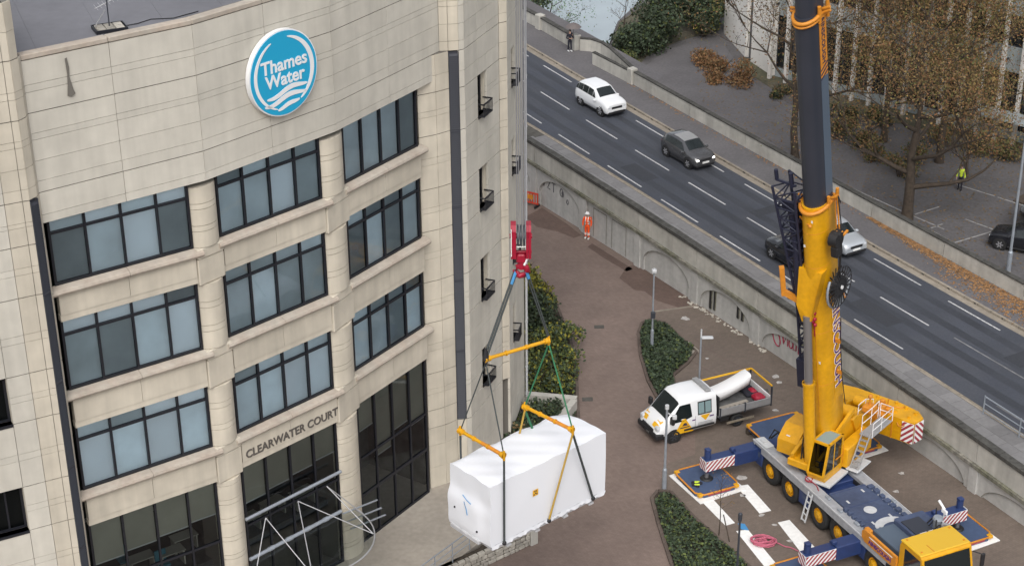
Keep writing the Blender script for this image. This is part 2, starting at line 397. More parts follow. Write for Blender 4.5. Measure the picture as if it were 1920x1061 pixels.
        for p in me.polygons:
            s.f.append(tuple(i0 + k for k in p.vertices)); s.mi.append(mi); s.sm.append(False)
        bpy.data.objects.remove(o); bpy.data.curves.remove(cu); bpy.data.meshes.remove(me)
    def build(s, name, mats, parent=None, kind=None, bevel=0.0, label=None):
        if not isinstance(mats, (list, tuple)): mats = [mats]
        me = bpy.data.meshes.new(name)
        inv = ROOT[parent.name].inverted() if parent is not None else Matrix.Identity(4)
        me.from_pydata([tuple(inv @ p) for p in s.v], [], s.f)
        for m in mats: me.materials.append(M[m] if isinstance(m, str) else m)
        me.polygons.foreach_set('material_index', s.mi)
        me.polygons.foreach_set('use_smooth', s.sm)
        me.update()
        o = _new(name, me)
        if parent is not None:
            o.parent = parent; ROOT[o.name] = ROOT[parent.name]
        else: ROOT[o.name] = Matrix.Identity(4)
        if bevel:
            b = o.modifiers.new('bevel', 'BEVEL'); b.width = bevel; b.segments = 1; b.limit_method = 'ANGLE'; b.angle_limit = R(50)
        if kind: o['kind'] = kind
        if label: o['label'] = label
        return o

def frame(org, xdir, zdir=(0, 0, 1)):
    x = Vector(xdir).normalized(); z = Vector(zdir).normalized(); y = z.cross(x).normalized(); z = x.cross(y)
    m = Matrix((x, y, z)).transposed().to_4x4(); m.translation = Vector(org); return m

# ---------------------------------------------------------------- the curve of the road: s along it, o across it (towards the far side)
_ys = np.linspace(20, 230, 21001)
_CO = np.array([-1.35175449e-03, -3.48590324e-01, 5.34119851e+01])
_xs = np.polyval(_CO, _ys); _dx = np.polyval(np.polyder(_CO), _ys)
_S = np.concatenate([[0], np.cumsum(np.hypot(np.diff(_xs), np.diff(_ys)))])
_S = np.interp(105, _ys, _S) - _S
def road(s, o=0.0):
    y = float(np.interp(-s, -_S, _ys)); x = float(np.polyval(_CO, y)); dx = float(np.polyval(np.polyder(_CO), y))
    t = Vector((-dx, -1.0)).normalized(); n = Vector((-t.y, t.x))
    return Vector((x + n.x * o, y + n.y * o))
def road_dir(s):
    d = road(s + 0.2) - road(s - 0.2); return d.normalized()
def ztop(s): return 4.1 - 0.03 * max(s, -34.0)
def rp(s, o, dz): 
    p = road(s, o); return (p.x, p.y, ztop(s) + dz)
def ribbon(mb, s0, s1, o0, o1, dz0, dz1=None, step=2.0, mi=0):
    n = max(1, int(math.ceil((s1 - s0) / step))); dz1 = dz0 if dz1 is None else dz1
    a0 = o0 if callable(o0) else (lambda s: o0); a1 = o1 if callable(o1) else (lambda s: o1)
    S = [s0 + (s1 - s0) * k / n for k in range(n + 1)]
    mb.grid([[rp(s, a0(s), dz0), rp(s, a1(s), dz1)] for s in S], mi, False)
def rsolid(mb, s0, s1, o0, o1, za, zb, step=2.0, mi=0, abs_a=None):
    """solid strip along the road between heights za and zb (relative to the coping), abs_a gives an absolute foot"""
    n = max(1, int(math.ceil((s1 - s0) / step)))
    rows = []
    a0 = o0 if callable(o0) else (lambda s: o0); a1 = o1 if callable(o1) else (lambda s: o1)
    for k in range(n + 1):
        s = s0 + (s1 - s0) * k / n
        p = road(s, a0(s)); q = road(s, a1(s)); z0 = abs_a if abs_a is not None else ztop(s) + za; z1 = ztop(s) + zb
        rows.append([(p.x, p.y, z0), (q.x, q.y, z0), (q.x, q.y, z1), (p.x, p.y, z1)])
    mb.grid(rows, mi, False, True, flip=True)
    mb.face(rows[0], mi); mb.face(rows[-1][::-1], mi)

# ================================================================ THE SETTING
def ee(s):
    t = min(max(s, -26.0), 52.0) - 11.0
    return 0.0012 * t * t
def lane(o): return lambda s: o + ee(s)
def nk(o): return lambda s: o + 0.55 * ee(s) * (1 if s > 11 else 0)
def fwo(s): return 12.65 + ee(s)

# --- lower plaza: brown block paving, with the greyer area round the crane 4 mm above it
mb = MB()
rows = []
for k in range(0, 80):
    s = -62 + k * 2
    p = road(s, 0.6)
    rows.append([(-70, p.y - 0.0, 0), (-30, p.y, 0), (p.x, p.y, 0)])
mb.grid(rows, 0, False)
mb.build('plaza', 'pavers', kind='structure')
mb = MB()
poly = [(7.95, 89.75), (8.45, 86.0), (8.6, 82.3), (8.4, 79.2), (9.3, 77.2), (9.0, 74.4), (7.6, 73.6), (7.15, 72.2), (7.0, 71.0), (8.0, 69.6), (10.4, 65.0), (12.5, 60.5), (14, 50), (36, 50)]
edge = [tuple(road(s, 0.3)) for s in range(56, 15, -4)] + [(10.75, 90.3)]
mb.face([(x, y, 0.004) for x, y in poly + edge], 0)
mb.build('parking_court', 'pavers_grey', kind='structure')
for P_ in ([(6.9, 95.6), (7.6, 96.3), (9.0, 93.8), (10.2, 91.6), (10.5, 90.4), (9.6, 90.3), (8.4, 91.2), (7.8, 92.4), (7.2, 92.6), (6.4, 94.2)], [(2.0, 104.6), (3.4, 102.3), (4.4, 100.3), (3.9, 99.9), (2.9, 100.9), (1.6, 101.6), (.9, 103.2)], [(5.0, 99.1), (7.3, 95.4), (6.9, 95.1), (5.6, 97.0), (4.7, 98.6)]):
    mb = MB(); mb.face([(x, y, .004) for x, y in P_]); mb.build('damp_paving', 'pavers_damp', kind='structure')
# light band of setts between the two pavings
mb = MB(); mb.bar((7.95, 89.76, 0.006), (10.6, 90.5, 0.006), 0.16, 0.012); mb.build('paving_band', 'kerb', kind='structure')

# --- far side: car park and path, river beyond
mb = MB()
near = [road(s, fwo(s) + 0.35) for s in range(60, -13, -3)]
pts = [(p.x, p.y) for p in near] + [(7.6, 127.0), (7.9, 133), (8.9, 139.5), (11.5, 146), (18, 158), (40, 190), (160, 190), (160, 20)]
mb.face([(x, y, 1.2) for x, y in pts], 0)
mb.build('car_park', 'asphalt_old', kind='structure')
mb = MB()
mb.face([(x, y, 1.206) for x, y in ((8.6, 121.4), (9.6, 124.6), (10.3, 128.3), (12.4, 132.4), (15.4, 134.6), (17.0, 133.0), (17.6, 128.0), (18.5, 123.5), (20.4, 119.5), (25, 112), (22.5, 104), (20.5, 101.5), (18.4, 104.2), (15.4, 109.8), (12.9, 115.5))], 0)
mb.build('riverside_path', 'path_asphalt', kind='structure')
mb = MB()
for poly in (((17.4, 128.2), (18.2, 130.4), (20.3, 126.9), (24.5, 121.6), (36, 112.2), (37, 109.5), (30.5, 113.6), (23.6, 118.6), (19.6, 122.6)),
             ((8.1, 126.6), (8.0, 133), (9.0, 139.3), (13, 147), (18, 146), (17.0, 137), (13.4, 134.2), (10.6, 130.6), (9.4, 127))):
    mb.face([(x, y, 1.212) for x, y in poly], 0)
mb.build('planted_verge', 'far_ground', kind='structure')
mb = MB()
mb.face([(-160, 118, -1.2), (60, 118, -1.2), (260, 420, -1.2), (-260, 420, -1.2)], 0)
mb.build('river', 'water', kind='structure')
mb = MB()
prev = [(7.6, 127.0), (7.9, 133), (8.9, 139.5), (11.5, 146), (18, 158), (40, 190)]
mb.grid([[(x, y, 1.2) for x, y in prev], [(x - 0.8, y + 0.5, -1.3) for x, y in prev]], 0, False)
mb.build('river_bank', 'soil', kind='structure')

# car park bay lines
CL = [((20.58, 103.59), (24.18, 99.37)), ((23.46, 99.95), (22.29, 103.55)), ((22.91, 101.44), (21.75, 99.67)), ((21.42, 105.48), (24.75, 100.57)),
      ((24.75, 100.57), (26.55, 98.14)), ((25.7, 98.0), (26.96, 95.67)), ((25.22, 100.4), (26.97, 101.51)), ((25.77, 98.31), (26.62, 98.92)),
      ((26.39, 95.98), (29.4, 97.76)), ((31.03, 102.94), (34.5, 99.4)), ((28.81, 105.14), (30.9, 103.1)), ((28.2, 99.6), (30.1, 97.4)), ((17.2, 109.6), (19.6, 105.6))]
for a, b in CL:
    mb = MB(); mb.bar((a[0], a[1], 1.204), (b[0], b[1], 1.204), 0.11, 0.008)
    mb.build('bay_line', 'bay_paint', kind='structure')

# --- carriageway on its embankment
mb = MB(); ribbon(mb, -60, 58, nk(2.72), lane(10.22), -1.12); mb.build('road', 'asphalt', kind='structure')
mb = MB(); ribbon(mb, -60, 58, nk(2.74), nk(3.02), -1.116); mb.build('near_gutter', 'line_yellow', kind='structure')
mb = MB(); ribbon(mb, -60, 58, lane(9.78), lane(10.2), -1.116); mb.build('far_gutter', 'kerb', kind='structure')
mb = MB(); ribbon(mb, -60, 58, 0.3, nk(2.60), -1.008); mb.build('near_pavement', 'gutter', kind='structure'); nearpav = bpy.data.objects['near_pavement']
mb = MB(); ribbon(mb, -60, 58, lane(10.36), lambda s: fwo(s) + (0.3 if s > -7 else 3.0), -1.0); mb.build('far_pavement', 'path_asphalt', kind='structure')
# kerb stones, one by one
for nm, o0, o1, za in (('near_kerb', nk(2.60), nk(2.74), -0.995), ('far_kerb', lane(10.20), lane(10.36), -0.993)):
    mb = MB(); rsolid(mb, -60, 58, o0, o1, -1.3, za - 0.01); k0 = mb.build(nm, 'gutter', kind='structure')
    s = -26.0
    while s < 46:
        mb = MB(); rsolid(mb, s, s + 0.96, o0, o1, -1.25, za, 1.0); mb.build('kerb_stone', 'kerb', k0); s += 0.985
# paving slabs of the near footway
for r in range(3):
    s = -4.0 + 0.3 * r
    while s < 46:
        L = 0.86
        f0 = (lambda r: (lambda s: 0.32 + (nk(2.59)(s) - 0.32) * r / 3 + 0.008))(r); f1 = (lambda r: (lambda s: 0.32 + (nk(2.59)(s) - 0.32) * (r + 1) / 3 - 0.008))(r)
        dz = -1.0 + rnd.uniform(-0.004, 0.004)
        mb = MB(); rsolid(mb, s, s + L - 0.015, f0, f1, -1.06, dz, 1.0)
        if s + L > 0 or True: mb.build('paving_slab', 'flag', nearpav)
        s += L
# painted lane lines
def mark(s0, s1, o, w=0.105, m='line_white', name='lane_line'):
    mb = MB(); ribbon(mb, s0, s1, lane(o - w / 2), lane(o + w / 2), -1.116 + 0.006, step=1.0); mb.build(name, m, kind='structure')
for k in range(-5, 5):
    mark(2.6 + 5.87 * k, 2.6 + 5.87 * k + 3.75, 3.36)
    mark(1.5 + 5.83 * k, 1.5 + 5.83 * k + 3.75, 6.32)
for k in range(-5, 4):
    mark(9.3 + 5.9 * k, 9.3 + 5.9 * k + 3.8, 9.22)
for o in (4.25, 5.6, 7.2, 8.55):          # polished wheel tracks
    mb = MB(); ribbon(mb, -58, 56, lane(o - .27), lane(o + .27), -1.1165); mb.build('wheel_track', 'wheel_track', kind='structure')
for s0, s1, o0, o1 in ((3.2, 5.8, 3.9, 5.1), (24.5, 27.6, 4.3, 5.5), (33, 34.2, 7.2, 9.0), (12.6, 13.4, 6.9, 8.9)):
    mb = MB(); ribbon(mb, s0, s1, lane(o0), lane(o1), -1.113, step=1.0); mb.build('asphalt_patch', 'asphalt_patch', kind='structure')
mark(30.2, 46, 6.55, 0.10, 'line_faint'); mark(36.4, 39.5, 3.4, 0.08, 'line_faint'); mark(41.0, 42.2, 3.35, 0.08, 'line_faint')

# --- retaining wall with blind arches, parapet and coping
rw = thing('retaining_wall', 'long grey concrete retaining wall with blind arches and dark coping below the road', 'wall', rp(20, 0, -ztop(20)))
BL = 5.75
def arch_bay(s0, arch=True, slots=False):
    mb = MB()
    P = lambda t, z, o: (road(s0 + t, o).x, road(s0 + t, o).y, z)
    L = BL; zt = lambda t: ztop(s0 + t) - 1.52
    if not arch:
        n = 4
        mb.grid([[P(L * k / n, -0.1, 0.05), P(L * k / n, zt(L * k / n), 0.05)] for k in range(n + 1)], 0, False, flip=True)
        for (a, b) in ((0.9, 2.3), (2.9, 4.4)):      # shallow blocked doorways
            for t0, t1, z0, z1 in ((a, a + 0.05, 0.1, 2.0), (b, b + 0.05, 0.1, 2.0), (a, b + 0.05, 2.0, 2.05)):
                mb.face([P(t0, z0, 0.04), P(t1, z0, 0.04), P(t1, z1, 0.04), P(t0, z1, 0.04)], 1)
        return mb
    m = 0.62; za = min(zt(0), zt(L)) - 0.25; hs = za - 1.15; K = 14
    A = [(m, 0.0)]
    for k in range(K + 1):
        th = math.pi * (1 - k / K)
        A.append((L / 2 + (L / 2 - m) * math.cos(th), hs + (za - hs) * math.sin(th)))
    A.append((L - m, 0.0))
    top = [(t, zt(t)) for t, z in A]
    mb.grid([[P(t, z, 0.0), P(T[0], T[1], 0.0)] for (t, z), T in zip(A[1:-1], top[1:-1])], 0, False, flip=True)
    mb.face([P(0, -0.1, 0), P(m, -0.1, 0), P(m, hs, 0), P(m, zt(m), 0), P(0, zt(0), 0)], 0)
    mb.face([P(L - m, -0.1, 0), P(L, -0.1, 0), P(L, zt(L), 0), P(L - m, zt(L - m), 0), P(L - m, hs, 0)], 0)
    mb.grid([[P(t, z, 0.0), P(t, z, 0.10)] for t, z in A], 0, False, flip=False)
    mb.face([P(t, z, 0.10) for t, z in A], 0)
    # dark drip line round the arch
    mb.grid([[P(L / 2 + (t - L / 2) * 1.012, z + 0.022, -0.012), P(t, z, -0.012)] for t, z in A[1:-1]], 1, False)
    return mb
for k in range(-4, 9):
    s0 = -0.7 + BL * k
    mb = arch_bay(s0, k != 1)
    b = mb.build('arch_bay' if k != 1 else 'wall_panel', ['concrete', 'ledge'], rw)
    # pilaster and joint
    mb = MB(); rsolid(mb, s0 - 0.28, s0 + 0.28, -0.10, 0.02, 0, -1.55, 1.0, abs_a=-0.1); mb.build('pilaster', 'concrete', rw)
    if k == 3:
        for t0, w, z0, h in ((1.35, 0.22, 0.25, 1.9), (1.75, 0.16, 0.3, 1.8), (3.9, 0.2, 0.75, 1.0), (4.3, 0.2, 0.75, 0.95)):
            mb = MB()
            P = lambda t, z, o: (road(s0 + t, o).x, road(s0 + t, o).y, z)
            mb.grid([[P(t0, z0, 0.02), P(t0 + w, z0, 0.02), P(t0 + w, z0 + h, 0.02), P(t0, z0 + h, 0.02)], [P(t0, z0, 0.15), P(t0 + w, z0, 0.15), P(t0 + w, z0 + h, 0.15), P(t0, z0 + h, 0.15)]], 0, False, True)
            mb.face([P(t0, z0, 0.03), P(t0 + w, z0, 0.03), P(t0 + w, z0 + h, 0.03), P(t0, z0 + h, 0.03)], 1)
            mb.build('slot_window', ['ledge', 'black'], rw)
    # parapet panel and its coping stones
    mb = MB(); rsolid(mb, s0 + 0.02, s0 + BL - 0.02, 0.0, 0.28, -1.36, -0.2); mb.build('parapet_panel', 'parapet', rw)
    for j in range(4):
        a = s0 + j * BL / 4
        mb = MB(); rsolid(mb, a + 0.012, a + BL / 4 - 0.012, -0.07, 0.36, -0.215 + rnd.uniform(-.004, .004), rnd.uniform(-0.012, 0.01), 0.8)
        mb.build('coping_stone', 'coping', rw)
mb = MB(); rsolid(mb, -24, 52, -0.16, 0.25, -1.56, -1.37); mb.build('ledge', 'ledge', rw)
# rubble and dirt strip along the wall foot
mb = MB()
for i in range(70):
    s = rnd.uniform(15.5, 23.5); o = -rnd.uniform(0.03, 0.35); p = road(s, o); r = rnd.uniform(0.03, 0.10)
    mb.F = Matrix.Translation((p.x, p.y, 0)) @ Matrix.Rotation(rnd.uniform(0, 6), 4, 'Z'); mb.rbox(-r, r, -r * .7, r * .7, -0.02, r * .9, r * .3)
mb.build('broken_stone', 'rubble', kind='stuff')
# graffiti: looping red tag and small grey scrawls, on the face of the blind arches
def wall_stroke(mb, s0, z0, pts, r, sc=1.0):
    mb.path([(road(s0 + x * sc, 0.085).x, road(s0 + x * sc, 0.085).y, z0 + y * sc) for x, y in pts], r, 4)
gr = MB()
def loop(cx, cy, rx, ry, rot=0, n=14, a0=0, a1=6.283):
    out = []
    for k in range(n + 1):
        a = a0 + (a1 - a0) * k / n; x, y = rx * math.cos(a), ry * math.sin(a)
        out.append((cx + x * math.cos(rot) - y * math.sin(rot), cy + x * math.sin(rot) + y * math.cos(rot)))
    return out
s4 = -0.7 + BL * 4
for pts in (loop(1.25, 0.95, .28, .55, .25), loop(1.45, 1.0, .16, .42, .25), loop(1.95, 1.05, .26, .45, .3), loop(1.75, 0.3, .28, .45, .5), [(1.3, .35), (1.7, .8), (2.2, .75), (2.35, .35)],
            [(2.2, .85), (2.35, .25), (2.6, .85), (2.7, .25)], loop(2.95, .55, .16, .3, 0), [(3.1, .9), (3.15, .25), (3.4, .3), (3.4, .9)], [(3.6, .2), (3.6, .9), (3.85, .85), (3.65, .55), (3.9, .2)]):
    wall_stroke(gr, s4 - 0.1, 0.75, pts, 0.042, 1.02)
gr.build('graffiti_tag', 'graffiti', rw)
gr = MB(); s0 = -0.7
for pts in ([(1.0, 1.2), (1.0, .6), (.8, .65)], [(1.4, 1.1), (1.7, 1.1), (1.4, .6), (1.7, .55)], [(1.9, 1.1), (2.3, 1.1)], [(2.1, 1.1), (2.1, .5)], loop(3.0, .8, .16, .26), loop(3.15, .75, .08, .2), loop(3.7, .4, .1, .16)):
    wall_stroke(gr, s0, 0.9, pts, 0.03)
for pts in ([(17.3, .6), (17.6, .9), (17.5, .4)], [(17.9, .3), (18.3, .7), (18.2, .2)], [(6.95, .3), (7.3, -.1)], [(7.0, .28), (7.35, -.12)]):
    wall_stroke(gr, s0, 1.45, pts, 0.035)
gr.build('graffiti_scrawl', 'graffiti_grey', rw)

# --- far boundary wall of the road, with the recess where steps go down to the river
def parapet_wall(name, label, pts, h, zf, cope=0.34, panel=4.8, group=None):
    """wall of separate panels and coping along a polyline of (x, y); zf(x, y) gives the pavement height"""
    t = thing(name, label, 'wall', (pts[0][0], pts[0][1], zf(*pts[0])))
    for a, b in zip(pts[:-1], pts[1:]):
        a = Vector(a); b = Vector(b); L = (b - a).length; n = max(1, round(L / panel)); d = (b - a) / n; nn = Vector((-d.y, d.x)).normalized()
        for k in range(n):
            p = a + d * k; q = a + d * (k + 1); e = d.normalized() * 0.022
            for nm, w, z0, z1, m in (('parapet_panel', 0.13, -0.6, h - 0.1, 'parapet'), ('coping_stone', cope / 2, h - 0.097, h, 'coping')):
                mb = MB(); P = p + e; Q = q - e; zp = zf(p.x, p.y); zq = zf(q.x, q.y)
                rows = []
                for X, z in ((P, zp), (Q, zq)):
                    rows.append([(X.x - nn.x * w, X.y - nn.y * w, z + z0), (X.x + nn.x * w, X.y + nn.y * w, z + z0), (X.x + nn.x * w, X.y + nn.y * w, z + z1), (X.x - nn.x * w, X.y - nn.y * w, z + z1)])
                mb.grid(rows, 0, False, True, flip=True); mb.face(rows[0], 0); mb.face(rows[1][::-1], 0)
                mb.build(nm, m, t)
    return t
def zpav(x, y):
    i = int(np.argmin((_xs - x) ** 2 + (_ys - y) ** 2)); return ztop(float(_S[i])) - 1.0
W = lambda s, o: tuple(road(s, o + ee(s)))
fwall = parapet_wall('boundary_wall', 'long low pale wall with dark coping on the far side of the road, beside the car park', [W(s, 12.8) for s in (-7.6, -1, 5, 11, 17, 23, 29, 35, 41, 47, 55)], 1.0, zpav)
mb = MB(); p = Vector(W(-7.9, 12.75)); mb.F = frame((p.x, p.y, 0), (*road_dir(-8), 0)); mb.rbox(-.28, .28, -.28, .28, 2.2, ztop(-8) + 0.12, .03); mb.build('end_pier', 'parapet', fwall)
lw = parapet_wall('stair_wall', 'short low wall with dark rail between the pavement and the river steps', [W(-12.4, 12.45), W(-8.2, 12.65)], 0.95, zpav, 0.26)
cw = parapet_wall('stair_wall', 'curved taller pale wall behind the river steps, with an angled corner', [W(-15.2, 13.1), W(-14.6, 13.75), W(-13.6, 14.05), W(-12.3, 13.95), W(-8.0, 13.0)], 1.0, zpav, 0.3, 2.0)
cw2 = parapet_wall('bridge_parapet', 'weathered stone parapet with piers at the start of the river bridge', [W(-34, 12.6), W(-27, 12.85), W(-20.6, 13.0), W(-15.4, 12.95)], 1.0, zpav, 0.4, 3.2)
for s in (-27, -20.6, -15.6):
    p = Vector(W(s, 12.98)); mb = MB(frame((p.x, p.y, 0), (*road_dir(s), 0))); mb.rbox(-.32, .32, -.3, .3, 2.2, zpav(*p) + 1.12, .04); mb.build('pier', 'parapet', cw2)
mb = MB()                                                    # the flight of steps sunk behind the low wall
for k in range(9):
    s0 = -12.2 + 0.46 * k; z = ztop(s0) - 1.02 - 0.17 * k
    a, b, c2, d = [road(s, o + ee(s)) for s, o in ((s0, 12.6), (s0 + .46, 12.6), (s0 + .46, 13.85 - .1 * k), (s0, 13.85 - .1 * k))]
    mb.face([(q.x, q.y, z + 0.012) for q in (a, b, c2, d)], 0)
mb.build('river_steps', 'flag', kind='structure')
# leaf litter drifted along the far wall
mb = MB()
def litter(mb, n, fs, mi=0, sz=(0.05, 0.10)):
    for i in range(n):
        x, y, z = fs(); a = rnd.uniform(0, 6.283); r = rnd.uniform(*sz); ca, sa = math.cos(a) * r, math.sin(a) * r
        t = rnd.uniform(-.3, .3) * r
        mb.face([(x - ca, y - sa, z + t), (x + sa * .6, y - ca * .6, z), (x + ca, y + sa, z - t + .012), (x - sa * .6, y + ca * .6, z + .01)], mi)
def far_spot():
    s = rnd.uniform(17, 56); w = min(1, (s - 15) / 14); o = 12.62 + ee(s) - abs(rnd.gauss(0, 0.75)) * w - 0.02
    p = road(s, o); return p.x, p.y, ztop(s) - 0.99
litter(mb, 8500, far_spot)
def far_spot2():
    s = rnd.uniform(-8, 18); p = road(s, 12.6 + ee(s) - abs(rnd.gauss(0, .2))); return p.x, p.y, ztop(s) - 0.99
litter(mb, 260, far_spot2)
def far_spot3():
    s = rnd.uniform(24, 50); p = road(s, 11.4 + ee(s) + rnd.uniform(-.9, .9)); return p.x, p.y, ztop(s) - 0.99
litter(mb, 1300, far_spot3)
mb.build('fallen_leaves', 'leaf_orange', kind='stuff')
mb = MB()
def cp_spot():
    while True:
        x, y = rnd.uniform(14, 40), rnd.uniform(92, 126)
        i = int(np.argmin((_xs - x) ** 2 + (_ys - y) ** 2))
        if math.hypot(_xs[i] - x, _ys[i] - y) > 13.9: return x, y, 1.215
litter(mb, 4200, cp_spot, 0, (0.06, 0.12))
mb.build('car_park_leaves', 'leaf_brown', kind='stuff')

# guard railing on the near kerb
gr = thing('guard_railing', 'grey pedestrian guard railing along the near kerb of the road', 'railing', rp(42, 2.6, -1.0))
k = 0; s = 36.8
while s < 47:
    a = Vector(rp(s, nk(2.45)(s), -1.0)); b = Vector(rp(s + 2.4, nk(2.45)(s + 2.4), -1.0))
    mb = MB(); mb.tube(a, a + Vector((0, 0, 1.05)), 0.035, 6); mb.build('post', 'steel', gr)
    for h in (0.25, 0.62, 1.0):
        mb = MB(); mb.tube(a + Vector((0, 0, h)), b + Vector((0, 0, h)), 0.028 if h < 1 else 0.035, 6); mb.build('rail', 'steel', gr)
    s += 2.4

# --- white panel markings round the crane
def flat(name, pts, z, m): 
    mb = MB(); mb.face([(x, y, z) for x, y in pts], 0); return mb.build(name, m, kind='structure')
for q in (((10.7, 71.49), (11.28, 71.63), (12.1, 69.37), (11.52, 69.15)), ((8.71, 70.64), (9.29, 70.82), (10.28, 68.38), (9.81, 68.16)),
          ((10.25, 67.72), (10.81, 67.84), (11.78, 65.06), (11.2, 64.9)), ((12.27, 68.39), (12.84, 68.6), (13.72, 66.27), (13.04, 65.78))):
    flat('white_stripe', q, 0.010, 'white_board')
for cx, cy, r in ((9.86, 88.93, .32), (14.09, 82.13, .3), (11.04, 72.24, .3), (18.86, 72.5, .2), (14.15, 81.49, .22), (10.9, 70.7, .18), (18.3, 70.9, .2), (11.6, 69.0, .2), (12.1, 68.2, .16), (12.6, 66.9, .18), (10.6, 84.2, .12), (13.6, 78.6, .2)):
    flat('chalk_mark', [(cx + r * math.cos(a) * rnd.uniform(.5, 1.1), cy + r * .8 * math.sin(a) * rnd.uniform(.5, 1.1)) for a in [2 * math.pi * k / 9 for k in range(9)]], 0.010, 'chalk')
# tyre marks left by turning vehicles
for cx, cy, r_, a0, a1 in ((22.0, 92.0, 13.0, 205, 238), (22.0, 92.0, 14.6, 205, 238)):
    mb = MB(); A0 = [(cx + q * math.cos(R(a0 + (a1 - a0) * k / 24)), cy + q * math.sin(R(a0 + (a1 - a0) * k / 24)), 0.0075) for q in (r_,) for k in range(25)]
    mb.grid([[(x, y, z) for x, y, z in A0], [(cx + (x - cx) * (1 + .13 / r_), cy + (y - cy) * (1 + .13 / r_), z) for x, y, z in A0]], 0, False, flip=True); mb.build('tyre_mark', 'tyre_smear', kind='structure')
# drain covers
for x, y in ((9.3, 95.2), (3.9, 79.9), (7.0, 60.9), (4.9, 88.0), (13.2, 80.6)):
    flat('drain_cover', [(x - .28, y - .22), (x + .28, y - .2), (x + .28, y + .22), (x - .28, y + .2)], 0.009, 'gutter')

# --- terrace in front of the offices and its walls
mb = MB()
terr = [(-24, 49), (-15, 49), (-3.89, 62.77), (-2.09, 65.16), (-0.3, 67.6), (-0.2, 71.2), (-1.2, 76), (-12, 72), (-24, 62)]
mb.prism(terr, -0.1, 0.8)
mb.build('terrace', 'terrace', kind='structure')
tr = thing('terrace_railing', 'thin grey steel railing along the edge of the office terrace', 'railing', (-3.5, 63.3, 0.8))
L0 = Vector((-6.4, 59.6, 0.8)); L1 = Vector((-2.0, 65.3, 0.8)); n = 6
for k in range(n + 1):
    p = L0.lerp(L1, k / n); mb = MB(); mb.tube(p, p + Vector((0, 0, 1.0)), 0.028, 6); mb.build('post', 'steel', tr)
for h in (0.35, 0.68, 1.0):
    mb = MB(); mb.tube(L0 + Vector((0, 0, h)), L1 + Vector((0, 0, h)), 0.02 if h < 1 else 0.03, 6); mb.build('rail', 'steel', tr)
sw = thing('stone_wall', 'low rubble stone wall below the hanging white unit, edging a dark planting strip', 'wall', (-0.8, 65.6, 0))
A = Vector((-3.3, 63.55)); B = Vector((0.75, 66.7)); d = (B - A); L = d.length; F = frame((A.x, A.y, 0), (*d, 0))
mb = MB(F); mb.box(0, L, 0.06, 0.42, -.1, 0.80); mb.build('wall_core', 'soil', sw)
x = 0.0
for row, (z0, z1) in enumerate(((0, .2), (.2, .38), (.38, .6), (.6, .83))):
    x = 0.0
    while x < L - .05:
        w = min(rnd.uniform(.22, .5), L - x)
        mb = MB(F); mb.rbox(x + .012, x + w - .012, rnd.uniform(-.02, .02), .2, z0 + .01, z1 - .01, .03); mb.build('stone', 'rubble', sw)
        x += w
mb = MB(F); mb.rbox(L, L + .42, -.05, .45, -.05, .9, .04); mb.build('end_pier', 'parapet', sw)
mb = MB(); mb.face([(-3.3, 63.7, .62), (-0.5, 65.9, .62), (0.4, 66.9, .62), (-0.25, 67.5, .62), (-2.05, 65.1, .62)], 0); mb.build('planting_strip', 'soil', kind='structure')
# low pale wall dividing the shrub bed
dw = thing('bed_wall', 'low pale concrete wall crossing the shrub bed beside the office tower', 'wall', (2, 79.2, 0))
for a, b in (((0.3, 79.65), (3.3, 79.05)), ((3.15, 78.85), (2.45, 77.2)), ((2.45, 77.2), (2.3, 75.2))):
    mb = MB(); mb.bar((a[0], a[1], .3), (b[0], b[1], .3), .36, .64); mb.build('wall_segment', 'parapet', dw)

# --- planting beds
def bed(name, poly, z, edge='brick_edge', w=0.16, h=0.11, soil='soil'):
    b = MB(); b.face([(x, y, z) for x, y in poly], 0); o = b.build(name, soil, kind='structure')
    n = len(poly)
    for k in range(n):
        a = Vector(poly[k]); c = Vector(poly[(k + 1) % n]); m = max(1, round((c - a).length / 0.9))
        for j in range(m):
            p = a.lerp(c, j / m); q = a.lerp(c, (j + 1) / m); e = (q - p).normalized() * .01
            mm = MB(); mm.bar((p.x + e.x, p.y + e.y, h / 2 - .02), (q.x - e.x, q.y - e.y, h / 2 - .02), w, h + .04); mm.build('edging_block', edge, o)
    return o
BED1 = [(7.07, 87.17), (7.33, 88.3), (7.9, 88.75), (8.6, 88.4), (9.5, 86.2), (10.1, 84.9), (9.55, 83.7), (8.6, 82.3), (8.55, 79.4), (7.75, 78.9), (7.21, 81.73), (7.0, 84.6)]
BED2 = [(6.56, 70.45), (6.9, 71.1), (7.5, 71.0), (8.39, 68.84), (10.03, 65.82), (11.6, 62.6), (11.4, 60.5), (7.35, 60.5), (7.06, 65.0), (6.72, 68.21)]
BED3 = [(-0.8, 97.5), (0.6, 96.2), (1.9, 93.7), (2.6, 90.5), (3.24, 86.3), (3.42, 82.7), (3.36, 77.6), (2.7, 74.6), (-0.2, 74.2), (0.55, 78.6), (0.3, 82.5), (-1.5, 88)]
bed('planting_bed', BED1, 0.05); bed('planting_bed', BED2, 0.05); bed('planting_bed', BED3, 0.06)
mb = MB(); mb.prism([(9.15, 85.4), (9.75, 86.0), (10.25, 84.95), (9.65, 84.5)], 0.0, 0.1); mb.build('concrete_pad', 'terrace', kind='structure')

